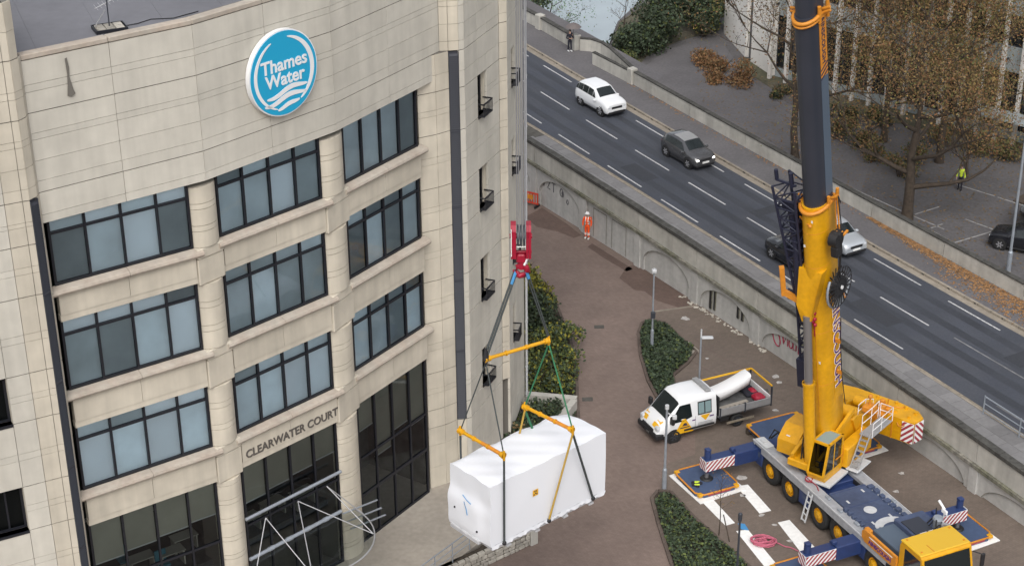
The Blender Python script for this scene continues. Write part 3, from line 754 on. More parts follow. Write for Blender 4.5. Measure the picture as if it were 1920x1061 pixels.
# ================================================================ THE OFFICE BUILDING
ob = thing('office_building', 'curved pale stone office building with bands of dark framed windows and a round blue sign', 'building', (-9, 63, 0.8))
T = {5: 20.98, 4: 16.90, 3: 12.42, 2: 8.03}
B = {5: 18.31, 4: 13.99, 3: 9.6, 2: 0.8}
TOP, J3 = 27.17, 22.15
BAYS = [(Vector((-16.43, 56.8)), Vector((-11.93, 59.89))), (Vector((-11.06, 60.87)), Vector((-7.5, 64.47))), (Vector((-6.73, 65.9)), Vector((-3.92, 69.96)))]
def bayframe(a, b):
    d = (b - a).normalized(); n = Vector((d.y, -d.x))
    m = Matrix(((d.x, -n.x, 0, a.x), (d.y, -n.y, 0, a.y), (0, 0, 1, 0), (0, 0, 0, 1)))   # x along, y INTO the building, z up
    return m, (b - a).length
# blind code per bay and floor: w white, m mid grey, d dim, o olive, . none; one letter per light, left to right, and the share of drop
BL_CODE = {(0, 5): 'dmwd', (0, 4): 'ddmw', (0, 3): 'wmwm', (1, 5): 'mmwd', (1, 4): 'dmdd', (1, 3): 'mmww', (2, 5): 'mmmd', (2, 4): 'dmdm', (2, 3): 'mmdm'}
TRANSOM = {(0, 5): 'mwmw', (0, 4): 'wwwd', (0, 3): 'mdww', (1, 5): 'dmdd', (1, 4): 'ddmm', (1, 3): 'dmmm', (2, 5): '....', (2, 4): 'mddm', (2, 3): 'mddd'}
BM = {'w': 'blind', 'm': 'blind_mid', 'd': 'blind_dim', 'o': 'blind_olive'}
for bi, (a, b) in enumerate(BAYS):
    F, Wd = bayframe(a, b)
    # room behind: dark back wall and floor slabs
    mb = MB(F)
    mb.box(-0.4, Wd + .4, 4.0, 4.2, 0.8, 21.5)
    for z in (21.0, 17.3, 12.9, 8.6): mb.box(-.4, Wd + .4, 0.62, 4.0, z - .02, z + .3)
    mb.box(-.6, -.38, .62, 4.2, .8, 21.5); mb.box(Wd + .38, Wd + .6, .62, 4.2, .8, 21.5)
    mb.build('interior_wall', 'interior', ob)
    for fl in (5, 4, 3, 2):
        z0, z1 = B[fl], T[fl]
        n = 4
        # the window: frame, with its panes and blinds as sub-parts
        fr = 0.055
        xs = [Wd * k / n for k in range(n + 1)]
        if bi == 0: xs = [0.0, Wd * .255, Wd * .51, Wd * .765, Wd]
        ztr = z1 - 0.62 if fl > 2 else None
        if (bi, fl) == (2, 5): ztr = None
        if fl == 2:
            n = 4 if bi < 2 else 4
            zs = [z0, z0 + 2.4, z0 + 4.3, z1] if bi == 2 else [z0, z0 + 2.6, z0 + 4.3, z1]
        else: zs = [z0, ztr, z1] if ztr else [z0, z1]
        mb = MB(F)
        y0, y1 = 0.05, 0.17
        for k, x in enumerate(xs):
            w = fr * (1.7 if k in (0, n) else .72)
            mb.box(max(0, x - w), min(Wd, x + w), y0, y1, z0, z1)
        for k, z in enumerate(zs):
            h = 0.10 if k == 0 else (0.06 if k == len(zs) - 1 else 0.045)
            if fl == 2 and k == 1: h = 0.07
            for j in range(n):
                wl = fr * (1.7 if j == 0 else .72); wr = fr * (1.7 if j == n - 1 else .72)
                mb.box(xs[j] + wl, xs[j + 1] - wr, y0 + .004, y1 - .004, max(z0, z - h), min(z1, z + h))
        win = mb.build('window', 'black_metal', ob)
        for j in range(n):
            for r in range(len(zs) - 1):
                mb = MB(F); tl = rnd.uniform(-.004, .004)
                mb.face([(xs[j] + .02, .11 + tl, zs[r] + .02), (xs[j + 1] - .02, .11 - tl, zs[r] + .02), (xs[j + 1] - .02, .11 - tl, zs[r + 1] - .02), (xs[j] + .02, .11 + tl, zs[r + 1] - .02)])
                mb.build('pane', 'pane' if fl > 2 else 'pane_dark', win)
        if fl > 2:
            for j in range(n):
                parts = []
                code = BL_CODE[(bi, fl)][j]
                top = zs[1]
                parts.append((code, z0, zs[1]))
                if ztr and TRANSOM[(bi, fl)][j] != '.': parts.append((TRANSOM[(bi, fl)][j], ztr, z1))
                for code, za, zb in parts:
                    mb = MB(F)
                    mb.box(xs[j] + .03, xs[j + 1] - .03, .20, .22, za + .02, zb - .02)
                    mb.build('blind', BM[code], win)
        else:
            for j in range(n):
                drop = zs[-1] - {0: 2.0, 1: 1.9, 2: (1.6, 3.4, 2.7, 3.1)[j]}[bi] + (0.0 if bi == 2 else 0.12 * j)
                mb = MB(F); mb.box(xs[j] + .04, xs[j + 1] - .04, .22, .24, drop, zs[-1] - .02); bl = mb.build('blind', 'blind_olive', win)
                mb = MB(F); mb.box(xs[j] + .04, xs[j + 1] - .04, .205, .255, drop - .05, drop); mb.build('blind_rail', 'pale_grey', win)
        # sill ledge and spandrel below (not under the ground floor)
        if fl > 2:
            zt = T[fl - 1]
            for h in range(2):
                xa = -.28 + (Wd + .56) * h / 2 + .008; xb = -.28 + (Wd + .56) * (h + 1) / 2 - .008
                mb = MB(F)
                prof = [(.10, z0 + .0), (-.20, z0 - .06), (-.28, z0 - .10), (-.31, z0 - .19), (-.26, z0 - .28), (-.10, z0 - .34), (.10, z0 - .34)]
                mb.grid([[(x, p[0], p[1]) for p in prof] for x in (xa, xb)], 0, False)
                for x, fl_ in ((xa, False), (xb, True)):
                    pts = [(x, p[0], p[1]) for p in prof]; mb.face(pts if not fl_ else pts[::-1], 0)
                mb.build('sill_stone', 'sill', ob)
                mb = MB(F); mb.box(xa + (.29 if h == 0 else 0), xb - (.29 if h else 0), -.10, .17, zt + .26, z0 - .345); mb.build('spandrel_panel', 'stone_warm', ob)
            mb = MB(F); mb.box(0, Wd, -.075, .17, zt, zt + .25); mb.build('lintel_stone', 'stone_warm', ob)
# furniture seen through the ground floor glass
for bi, items in ((0, ((1.4, 1.2, 'desk'), (2.5, 1.6, 'desk'), (3.7, 1.3, 'desk'), (4.6, 2.0, 'desk'), (2.0, 2.2, 'chair_teal'), (3.2, 1.0, 'chair_teal'))), (1, ((.9, 1.2, 'desk'), (2.4, 1.4, 'desk'), (3.8, 1.1, 'desk')))):
    F, Wd = bayframe(*BAYS[bi])
    for q_, (x, y, m) in enumerate(items):
        mb = MB(F)
        zf = 3.9
        if m == 'desk':
            mb.rbox(x - .55, x + .55, y - .3, y + .3, zf + .7, zf + .74, .01); mb.box(x - .5, x - .45, y - .25, y + .25, zf, zf + .7); mb.box(x + .45, x + .5, y - .25, y + .25, zf, zf + .7)
        else:
            mb.rbox(x - .25, x + .25, y - .25, y + .25, zf + .42, zf + .5, .02); mb.rbox(x - .25, x + .25, y + .2, y + .28, zf + .5, zf + 1.0, .02); mb.tube((x, y, zf), (x, y, zf + .42), .04, 6)
        o = mb.build('desk' if m == 'desk' else 'chair', m); side_ = 'left' if bi == 0 else 'middle'
        tag(o, {'desk': 'pale desk %s behind the dark glass under the %s window column' % (('nearest the left', 'second from the left', 'third from the left', 'nearest the right')[min(q_, 3)], 'left' if bi == 0 else 'middle'), 'chair_teal': 'teal chair %s behind the dark ground floor glass' % ('deep in the room' if q_ == 4 else 'close to the panes')}[m], 'desk' if m == 'desk' else 'chair', 'desks behind the ground floor glass' if m == 'desk' else 'chairs behind the ground floor glass')
for bi in (0, 1):
    F, Wd = bayframe(*BAYS[bi]); mb = MB(F); mb.box(-.3, Wd + .3, .7, 4.0, 3.6, 3.9); mb.build('mezzanine_floor', 'interior', ob)

for bi, x, y in ((0, 2.9, 1.2), (0, 1.0, 2.0), (2, 1.6, 1.4), (2, 3.4, 1.8)):
    F, Wd = bayframe(*BAYS[bi]); mb = MB(F); mb.rbox(x - .6, x + .6, y - .08, y + .08, 6.9, 6.98, .01); mb.build('ceiling_light', 'white', ob)
# an old water stain running down the parapet at the left
F, Wd = bayframe(BAYS[0][0], BAYS[0][1]); mb = MB(F)
xs_ = [(1.28, 26.75), (1.36, 26.78), (1.40, 26.4), (1.37, 26.1), (1.46, 25.6), (1.52, 25.45), (1.36, 25.36), (1.22, 25.42), (1.27, 25.8), (1.30, 26.2)]
mb.face([(x, -.3095, z) for x, z in xs_]); mb.build('water_stain', 'joint', ob)
# half-round columns between the bays
COLS = [(BAYS[0][1], BAYS[1][0]), (BAYS[1][1], BAYS[2][0])]
for ci, (a, b) in enumerate(COLS):
    F, Wd = bayframe(a, b)
    mb = MB(F); mb.box(-.02, Wd + .02, .30, 1.2, .8, 21.0); mb.build('column_core', 'joint', ob)
    z = 0.8
    cuts = [0.8]
    for lo, hi in ((0.8, 7.91), (9.6, 12.3), (13.99, 16.78), (18.31, 20.77)):
        h = hi - lo; n = max(2, round(h / .66)); pat = [1.0, .38] * n; tot = 0; seq = []
        n2 = round(h / 0.92); steps = ([.95, .32] * 9)[: n2 * 2 - (n2 % 2)]
        sc = h / sum(steps); zz = lo
        for st in steps:
            r = Wd / 2 + .02; K = 10; za, zb = zz + .012, zz + st * sc - .012; zz += st * sc
            mb = MB(F); rows = []
            for zc in (za, zb):
                rows.append([(Wd / 2 - r * math.cos(math.pi * k / K), .34 - .62 * math.sin(math.pi * k / K), zc) for k in range(K + 1)])
            mb.grid(rows, 0, True); mb.face(rows[1], 0); mb.face(rows[0][::-1], 0)
            mb.build('column_drum', 'stone_warm', ob)
    for lo, hi in ((7.91, 9.6), (12.3, 13.99), (16.78, 18.31)):
        mb = MB(F); mb.rbox(.0, Wd - .05, -.16, .4, lo + .012, hi - .45, .03); mb.build('pier_block', 'stone_warm', ob)
        mb = MB(F); mb.rbox(.0, Wd - .05, -.20, .4, hi - .43, hi - .01, .04); mb.build('pier_block', 'stone_warm', ob)
# main parapet wall: ten courses, two panels per bay
LV = [20.98, 21.3, 22.15, 22.58, 23.33, 24.1, 24.34, 25.08, 25.83, 26.09, 26.97]
offs = 0.30
PL = []
def outp(p, n, o): return Vector((p.x + n.x * o, p.y + n.y * o))
nrm = []
for a, b in BAYS:
    d = (b - a).normalized(); nrm.append(Vector((d.y, -d.x)))
P0 = outp(BAYS[0][0], nrm[0], offs) + (BAYS[0][0] - BAYS[0][1]).normalized() * .25
M1 = (outp(BAYS[0][1], nrm[0], offs) + outp(BAYS[1][0], nrm[1], offs)) / 2
M2 = (outp(BAYS[1][1], nrm[1], offs) + outp(BAYS[2][0], nrm[2], offs)) / 2
P3 = Vector((-3.0, 71.13))
corner = [P0, M1, M2, P3]
def wall_panels(pts, levels, material, dark=(), back=0.9, wide_gap=.020, gap=.008, thick=.12, name='stone_panel', skip=None):
    """stone panels along a plan polyline (panel face on the line, outside to its right), dark recessed joints between them"""
    for i, (a, b) in enumerate(zip(pts[:-1], pts[1:])):
        a = Vector(a); b = Vector(b)
        F, L = bayframe(a, b)
        mb = MB(F)
        if not skip: mb.box(0.02, L - .02, .035, back, levels[0], levels[-1])
        else:
            for z0, z1 in zip(levels[:-1], levels[1:]):
                if not skip(i, z0, z1): mb.box(0.0, L, .035, .6, z0, z1)
        mb.build('wall_core', 'joint', ob)
        for z0, z1 in zip(levels[:-1], levels[1:]):
            if skip and skip(i, z0, z1): continue
            g0 = wide_gap if any(abs(z0 - q) < .01 for q in dark) else gap
            g1 = wide_gap if any(abs(z1 - q) < .01 for q in dark) else gap
            mb = MB(F); p = rnd.uniform(-.004, .004)
            mb.box(.009, L - .009, p, thick, z0 + g0, z1 - g1); mb.build(name, material, ob)
half = []
for a, b in zip(corner[:-1], corner[1:]): half += [a, (a + b) / 2]
half.append(corner[-1])
wall_panels(half, LV, 'stone', dark=(22.15, 25.08, 26.97))
for a, b in zip(half[:-1], half[1:]):
    F, L = bayframe(a, b); mb = MB(F); mb.rbox(.006, L - .006, -.02, .38, 26.975, TOP, .03); mb.build('coping_stone', 'sill', ob)
    mb = MB(F); mb.box(0, L, .12, .9, LV[0] - .0, LV[0] + .06); mb.build('soffit', 'stone_warm', ob)
# flat roof behind the parapet
mb = MB(); mb.face([(p.x - .2, p.y + .25, 26.45) for p in [P0, M1, M2, P3]] + [(-6, 92, 26.45), (-34, 84, 26.45), (-26, 58, 26.45)], 0)
mb.build('roof', 'roofing', ob)
for k in range(6):
    mb = MB(); a = Vector((-16.0 + 1.9 * k, 57.6 + 1.75 * k)); mb.bar((a.x, a.y, 26.455), (a.x - 3.5, a.y + 9, 26.455), .09, .012); mb.build('roof_seam', 'roofing', ob)
# left wing (stands forward of the windows), its rounded return and the dark louvre strip
u = Vector((.86, .45)).normalized()
Q0 = Vector((-16.85, 55.67)); Lw0 = Q0 - u * 6.0
WIN_L = [(20.5, 18.55), (15.55, 13.65), (10.95, 9.05), (6.4, 4.5)]
lev = [.8, 2.6]
base = 4.5
lev = [0.8, 1.9, 3.1, 4.5]
for t in (6.4, 10.95, 15.55, 20.5):
    lev += [t - .95 - .13, t - .95 + .13, t]
    nb = {6.4: 9.05, 10.95: 13.65, 15.55: 18.55, 20.5: 22.15}[t]
    lev += [t + (nb - t) * .42, t + (nb - t) * .52, nb]
lev += [22.58, 23.33, 24.1, 24.34, 25.08, 25.83, 26.09, 27.2, 28.2, 29.2]
darkL = (4.5, 6.4, 9.05, 10.95, 13.65, 15.55, 18.55, 20.5, 22.15, 25.08, 27.2)
dw0, dw1 = 1.45, 2.75            # window opening along the wing, measured back from its corner
S0 = Q0 - u * dw0; S1 = Q0 - u * dw1
Sm = Q0 - u * .62
def in_win(i, z0, z1): return any(z0 >= b - .01 and z1 <= t + .01 for t, b in WIN_L)
wall_panels([Lw0, S1], lev, 'stone', darkL)
wall_panels([S1, S0], lev, 'stone', darkL, skip=in_win)
wall_panels([S0, Sm], lev, 'stone', darkL)
wall_panels([Sm, Q0], lev, 'stone_warm', darkL, back=.5)
def small_window(a, b, zt, zb, rail=True):
    F, L = bayframe(Vector(a), Vector(b))
    mb = MB(F)
    for x0, x1 in ((0, .1), (L - .1, L), (L / 2 - .035, L / 2 + .035)): mb.box(x0, x1, .30, .38, zb, zt)
    for z0, z1 in ((zb, zb + .1), (zt - .1, zt)):
        mb.box(.1, L / 2 - .035, .303, .377, z0, z1); mb.box(L / 2 + .035, L - .1, .303, .377, z0, z1)
    w = mb.build('window', 'black_metal', ob)
    for x0, x1 in ((.08, L / 2 - .02), (L / 2 + .02, L - .08)):
        mb = MB(F); mb.face([(x0, .34, zb + .08), (x1, .34, zb + .08), (x1, .34, zt - .08), (x0, .34, zt - .08)]); mb.build('pane', 'pane_black', w)
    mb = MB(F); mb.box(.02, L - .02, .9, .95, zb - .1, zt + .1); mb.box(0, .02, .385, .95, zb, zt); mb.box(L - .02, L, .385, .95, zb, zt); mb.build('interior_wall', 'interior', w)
    mb = MB(F); mb.box(0.01, L - .01, -.03, .30, zb - .09, zb); mb.build('sill', 'black_metal', w)
    for x0, x1 in ((-.10, -.001), (L + .001, L + .10)):
        mb = MB(F); mb.box(x0, x1, .13, .40, zb, zt); mb.build('reveal', 'stone_warm', w)
    if rail:
        mb = MB(F)
        for z in (zb + .62, zb + .06):
            mb.bar((.02, -.26, z), (L - .02, -.26, z), .05, .06); mb.bar((.02, -.26, z), (.02, .2, z), .05, .05); mb.bar((L - .02, -.26, z), (L - .02, .2, z), .05, .05)
        k = 0
        while k <= 7:
            x = .03 + (L - .06) * k / 7; mb.bar((x, -.26, zb + .06), (x, -.26, zb + .62), .025, .025); k += 1
        mb.box(.03, L - .03, -.24, .0, zb + .03, zb + .05)
        mb.build('balcony_rail', 'black_metal', w)
for t, b in WIN_L: small_window(S1, S0, t, b, rail=False)
ret = [Q0, Q0 + Vector((.23, .09)), Vector((-16.45, 56.12)), P0 + Vector((.02, -.02))]
wall_panels(ret[:3] , [z for z in lev if z >= 22.1], 'stone_warm', darkL, back=.3)
wall_panels(ret[:2], [z for z in lev if z <= 22.2], 'stone_warm', darkL, back=.2)
wall_panels(ret[2:], [z for z in lev if z >= 22.1 and z < 27.5], 'stone_warm', darkL, back=.3)
wall_panels(ret[2:], [z for z in lev if z <= 22.2], 'stone_warm', darkL, back=.2)
def louvre(a, b, z0, z1):
    F, L = bayframe(Vector(a), Vector(b)); mb = MB(F)
    mb.box(0, L, .08, .1, z0, z1)
    z = z0
    while z < z1 - .1:
        mb.face([(0.02, -.02, z), (L - .02, -.02, z), (L - .02, .08, z + .085), (.02, .08, z + .085)]); z += .1
    mb.box(0, .025, -.03, .1, z0, z1); mb.box(L - .025, L, -.03, .1, z0, z1)
    for k in range(1, 5):
        zz = z0 + (z1 - z0) * k / 5; mb.box(0, L, -.026, .0, zz - .03, zz + .03)
    o = mb.build('louvre_strip', 'louvre', ob); o['kind'] = 'stuff'
louvre(ret[1], ret[2], 4.0, 22.1)
# right-hand pier and the tower that turns away from the camera
p0, p1, p1b, p2 = Vector((-3.0, 71.13)), Vector((-2.62, 71.16)), Vector((-2.18, 71.23)), Vector((-1.95, 71.40))
t1, t2 = Vector((-.48, 74.9)), Vector((-.16, 75.05))
uT = (t1 - p2).normalized()
w0, w1 = p2 + uT * 1.36, p2 + uT * 2.36
TW = [(20.48, 18.55), (16.08, 14.08), (11.61, 9.55), (6.94, 5.0)]
levT = [0.8, 1.9, 3.1, 4.05]
for (t, b) in TW[::-1]:
    levT += [b, b + .86, b + 1.12, t]
    nxt = {20.48: 22.15, 16.08: 18.55, 11.61: 14.08, 6.94: 9.55}[t]
    levT += [t + (nxt - t) * .45, t + (nxt - t) * .58] if nxt < 22 else [t + .75]
levT = sorted(set(round(z, 3) for z in levT + [22.15, 22.58, 23.33, 24.1, 24.34, 25.08, 25.83, 26.09, 27.2, 28.2, 29.2]))
darkT = tuple(q for w in TW for q in w) + (22.15, 25.08, 27.2, 4.05)
in_winT = lambda i, z0, z1: any(z0 >= b - .01 and z1 <= t + .01 for t, b in TW)
wall_panels([p0, p1], [z for z in levT if z >= 22.1], 'stone_warm', darkT, back=.5)
jb = BAYS[2][1] + Vector((-.02, .34)); jm = jb.lerp(p1, .55) + Vector((.04, -.06))
wall_panels([jb, jm, p1], [z for z in levT if z <= 22.2], 'stone_warm', darkT, back=.3)
wall_panels([p1, p1b], [z for z in levT if z >= 22.1], 'stone_warm', darkT, back=.3)
wall_panels([p1, p1b], [z for z in levT if z <= 4.1], 'stone_warm', darkT, back=.3)
louvre(p1, p1b, 4.1, 22.1)
wall_panels([p1b, p2], levT, 'stone', darkT, back=.3)
wall_panels([p2, w0], levT, 'stone', darkT, back=.6)
wall_panels([w0, w1], levT, 'stone', darkT, skip=in_winT)
wall_panels([w1, t1 - uT * .05], levT, 'stone', darkT, back=.6)
for t, b in TW: small_window(w0, w1, t, b)
nT = Vector((uT.y, -uT.x))
pil = [t1 - uT * .05 + nT * .0, t1 + nT * .1, t2 + nT * .1, t2 + uT * .05]
wall_panels([t1 - uT * .03, t2 + Vector((.03, .06))], [z for z in levT if z >= 4], 'stone_warm', darkT, back=.4)
fT = Vector((.62, 3.3)).normalized()
f0 = t2 + Vector((.03, .07)); w2, w3 = f0 + fT * .95, f0 + fT * 1.75
TW2 = [(20.5, 18.75), (16.1, 14.4), (11.7, 9.8), (7.5, 5.55)]
lev2 = sorted(set([0.8, 2, 3.4] + [q for w in TW2 for q in w] + [b + .9 for t, b in TW2] + [t + 1.1 for t, b in TW2] + [22.15, 23.33, 24.34, 25.08, 26.09, 27.2, 28.2, 29.2]))
in2 = lambda i, z0, z1: any(z0 >= b - .01 and z1 <= t + .01 for t, b in TW2)
d2 = tuple(q for w in TW2 for q in w) + (22.15, 25.08)
wall_panels([f0, w2], lev2, 'stone', d2); wall_panels([w2, w3], lev2, 'stone', d2, skip=in2)
f1 = f0 + fT * 4.0
wall_panels([w3, f1], lev2, 'stone', d2)
for t, b in TW2: small_window(w2, w3, t, b)
wall_panels([f1, f1 + Vector((-.6, 3.0)), f1 + Vector((-3, 8.5)), f1 + Vector((-9, 16))], [.0, 4.5, 9, 13.5, 18, 22.15, 25.08, 29.2], 'stone', (), back=.6)
# downpipes at the edge of the tower
for q in (f1 + Vector((.10, -.15)), f1 + Vector((.12, .25))):
    mb = MB(); mb.tube((q.x, q.y, 0.8), (q.x, q.y, 29.2), .055, 8)
    for z in np.arange(2.5, 29, 2.6): mb.tube((q.x, q.y, z), (q.x, q.y, z + .09), .075, 8)
    mb.build('downpipe', 'pale_grey', ob)
mb = MB()
mb.prism([tuple(p0 + Vector((0.05, .6))), tuple(p2 + Vector((-.3, .5))), tuple(t1 + Vector((-.5, .3))), tuple(f1 + Vector((-.6, 0))), (-3, 88), (-12, 88)], .8, 29.15); mb.build('tower_core', 'joint', ob)
mb = MB(); mb.prism([tuple(Q0 + Vector((-.3, .7))), tuple(Lw0 + Vector((-.3, .7))), (-26, 58), (-22, 64), (-17.2, 57.5)], .8, 29.15); mb.build('wing_core', 'joint', ob)

# lettering over the entrance, on the spandrel of the middle bay
F, Wd = bayframe(*BAYS[1])
mb = MB(F); mb.add_text('CLEARWATER COURT', .52, lambda x, y, z: (2.62 + x, -.115 - z, 8.56 + y), .04, .008, xs=.93)
mb.build('entrance_lettering', 'letter_dark', ob)
# glass canopy on steel tubes over the entrance
cb = []
mb = MB(F); mb.tube((-.25, -.32, 5.76), (Wd - .2, -.32, 5.74), .075, 10); cb.append(mb.build('canopy_beam', 'steel', ob))
mb = MB(F); mb.tube((-.2, -.30, 3.75), (Wd - .3, -.30, 3.75), .085, 10)
for x in (.9, 1.9, 2.9, 3.9): mb.tube((x - .12, -.30, 3.75), (x + .12, -.30, 3.75), .105, 10)
mb.build('canopy_beam', 'steel', ob)
cen = Vector((2.4, -.4)); ra, rb = 3.0, 3.35
ring = [(cen.x - ra * math.cos(a), cen.y - rb * math.sin(a) * 1.0, 3.62 + .22 * math.sin(a)) for a in [math.pi * k / 28 for k in range(29)]]
mb = MB(F); mb.path(ring, .036, 8); rg = mb.build('canopy_ring', 'steel_tube', ob)
mb = MB(F)
for k in range(28):
    mb.face([(cen.x, cen.y, 3.66), ring[k], ring[k + 1]], 0)
mb.build('canopy_glass', 'pane_dark', ob)
for nx, idx in ((.67, (2, 9)), (2.39, (9, 21)), (3.97, (21, 26.5))):
    for i in idx:
        q = ring[int(i)]; mb = MB(F); mb.tube((nx, -.42, 5.45), (q[0], q[1] * .97, q[2] + .05), .023, 8); mb.build('canopy_strut', 'steel_tube', ob)
for i, z in enumerate((3.75, 3.45, 3.2)):
    mb = MB(F); mb.bar((Wd - .4, -.5 - .25 * i, z), (Wd + 1.4, -.75 - .25 * i, z - .02), .06, .05); mb.build('canopy_bracket', 'steel', ob)

# --- round sign on the parapet: its own thing, mounted just off the wall
F, Wd = bayframe(outp(M1, nrm[1], 0), outp(M2, nrm[1], 0))
a = Vector((M1.x, M1.y)); dirn = (M2 - M1).normalized()
sx = .13 + (BAYS[1][0] + (BAYS[1][1] - BAYS[1][0]) * .60 - M1).dot(dirn)
SF = F @ Matrix.Translation((sx, -.26, 24.2))
sg = thing('round_sign', 'round cyan sign with white lettering and white waves, mounted high on the stone parapet', 'sign', tuple((SF @ Vector((0, 0, 0)))))
RS = 1.68
def circ(r, n=56, a0=0, a1=2 * math.pi): return [(r * math.cos(a0 + (a1 - a0) * k / n), r * math.sin(a0 + (a1 - a0) * k / n)) for k in range(n + (0 if abs(a1 - a0 - 2 * math.pi) < 1e-6 else 1))]
mb = MB(SF); mb.prism(circ(RS), 0.0, .22, axis='y'); mb.build('sign_drum', 'white', sg)
mb = MB(SF); mb.prism(circ(RS - .05), -.02, -.001, axis='y'); mb.build('sign_face', 'sign_blue', sg)
def band(mb, pts_o, pts_i, y=-.035, y2=-.021):
    n = len(pts_o)
    mb.grid([[(p[0], y, p[1]) for p in pts_o], [(p[0], y, p[1]) for p in pts_i]], 0, False)
    mb.grid([[(p[0], y2, p[1]) for p in pts_o], [(p[0], y, p[1]) for p in pts_o]], 0, False); mb.grid([[(p[0], y, p[1]) for p in pts_i], [(p[0], y2, p[1]) for p in pts_i]], 0, False)
def taper_arc(a0, a1, r, wmax, n=40, p=.6):
    o, i = [], []
    for k in range(n + 1):
        t = k / n; a = a0 + (a1 - a0) * t; w = wmax * (math.sin(math.pi * min(max(t, .0), 1)) ** p) * .5 + .012
        o.append((((r + w) * math.cos(a)), ((r + w) * math.sin(a)))); i.append((((r - w) * math.cos(a)), ((r - w) * math.sin(a))))
    return o, i
mb = MB(SF)
o, i = taper_arc(R(113), R(252), 1.40, .12); band(mb, o, i)            # left ring arc
o, i = taper_arc(R(80), R(-58), 1.40, .17); band(mb, o, i)            # right ring arc
mb.build('sign_ring', 'white', sg)
def wave(mb, x0, x1, z0, w, amp, rise=.16, n=36, ph=0.0):
    up, lo = [], []
    for k in range(n + 1):
        t = k / n; x = x0 + (x1 - x0) * t
        z = z0 + rise * (t - .5) * 2 + amp * math.sin(ph + t * 2 * math.pi * 1.15 + 3.5)
        h = w * (.22 + .78 * math.sin(math.pi * t) ** .55) / 2
        up.append((x, z + h)); lo.append((x, z - h))
    band(mb, up, lo)
mb = MB(SF); wave(mb, -.92, 1.10, -.70, .20, .075, .12); mb.build('sign_wave', 'white', sg)
mb = MB(SF); wave(mb, -1.05, 1.02, -.98, .20, .075, .11); mb.build('sign_wave', 'white', sg)
mb = MB(SF); wave(mb, -.42, .68, -1.27, .17, .025, .10, ph=.6); mb.build('sign_wave', 'white', sg)
mb = MB(SF); mb.add_text('Thames', .72, lambda x, y, z: (x + .03, -.03 - z, y + .36), .02, .014); mb.build('sign_lettering', 'white', sg)
mb = MB(SF); mb.add_text('Water', .72, lambda x, y, z: (x + .03, -.03 - z, y - .22), .02, .014); mb.build('sign_lettering', 'white', sg)

# --- aerial standing in a ballast tray on the roof
an = thing('roof_aerial', 'small aerial in a rusty ballast tray on the grey flat roof', 'aerial', (-14.45, 61.3, 26.45))
AF = Matrix.Translation((-14.5, 61.3, 26.45)) @ Matrix.Rotation(R(25), 4, 'Z')
mb = MB(AF)
mb.box(-.55, .55, -.38, .38, .03, .08); 
for x0, x1, y0, y1 in ((-.58, .58, -.42, -.38), (-.58, .58, .38, .42), (-.58, -.55, -.38, .38), (.55, .58, -.38, .38)): mb.box(x0, x1, y0, y1, .0, .14)
mb.build('ballast_tray', 'black_metal', an)
for k in range(6): 
    mb = MB(AF); mb.rbox(-.5 + .34 * (k % 3), -.5 + .34 * (k % 3) + .31, -.34 + .35 * (k // 3), -.34 + .35 * (k // 3) + .31, .08, .15, .015); mb.build('ballast_block', 'rubble', an)
mb = MB(AF); mb.tube((0, 0, .1), (0, 0, 1.15), .025, 6); mb.build('mast', 'dark_steel', an)
mb = MB(AF); mb.tube((-.45, 0, .85), (.45, .1, 1.15), .02, 6)
for k in range(6): mb.tube((-.4 + .15 * k, -.3, .88 + .05 * k), (-.4 + .15 * k, .38, .88 + .05 * k), .012, 5)
mb.tube((-.5, .1, .15), (-.1, 0, .75), .02, 6); mb.build('aerial_elements', 'steel_tube', an)
mb = MB(); mb.path([(-14.2, 61.5, 26.49), (-13.6, 61.9, 26.48), (-13.2, 62.4, 26.48), (-12.4, 62.5, 26.48), (-11.6, 63.3, 26.48)], .018, 5); mb.build('cable', 'black', an)
# rainwater outlet stain board? none: only a second short cable run
mb = MB(); mb.path([(-16.2, 58.3, 26.48), (-15.9, 58.9, 26.48), (-15.1, 59.2, 26.48)], .02, 5); tag(mb.build('roof_cable', 'black'), 'short black cable lying on the grey roof by the left wing', 'cable')

# ================================================================ THE MOBILE CRANE
CR_LOC = (13.03, 73.62, 0.0); CR_ROT = math.atan2(-.91, .415)
cr = thing('mobile_crane', 'large yellow and navy mobile crane with raised telescopic boom, standing on blue outrigger mats', 'crane', CR_LOC, CR_ROT)
C = Matrix.Translation(Vector(CR_LOC)) @ Matrix.Rotation(CR_ROT, 4, 'Z')      # x forward (towards the driver's cab), y left
DK = 1.72
# carrier body
mb = MB(C)
mb.rbox(0.0, 11.2, -1.2, 1.2, .62, 1.28, .05)
for x0, x1 in ((0.0, .75), (3.95, 4.75), (8.05, 9.25)): mb.rbox(x0, x1, -1.47, 1.47, .5, 1.5, .04)
mb.build('chassis', 'navy', cr)
mb = MB(C)
for y0, y1 in ((-1.52, -1.0), (1.0, 1.52)):
    mb.rbox(-.05, 11.15, y0, y1, 1.52, DK, .02)
    ys = y0 if y0 < 0 else y1 - .06
    mb.box(.7, 11.1, ys, ys + .06, 1.28, 1.53)
mb.build('side_deck', 'grey_deck', cr)
mb = MB(C)
for y in (-1.525, 1.525): mb.bar((-.05, y, DK - .02), (11.15, y, DK - .02), .03, .07)
mb.build('deck_edge', 'pale_grey', cr)
mb = MB(C)
mb.rbox(5.6, 9.6, -.98, .98, 1.3, DK + .06, .03)
for k in range(8): mb.rbox(5.9 + .42 * k, 6.15 + .42 * k, .92 + rnd.uniform(-.04, .06), 1.2, DK - .02, DK + .14 + rnd.uniform(0, .06), .02)
for k in range(8): mb.rbox(7.0 + .32 * k, 7.2 + .32 * k, -1.16, -.94 + rnd.uniform(-.03, .05), DK - .02, DK + .12 + rnd.uniform(0, .06), .02)
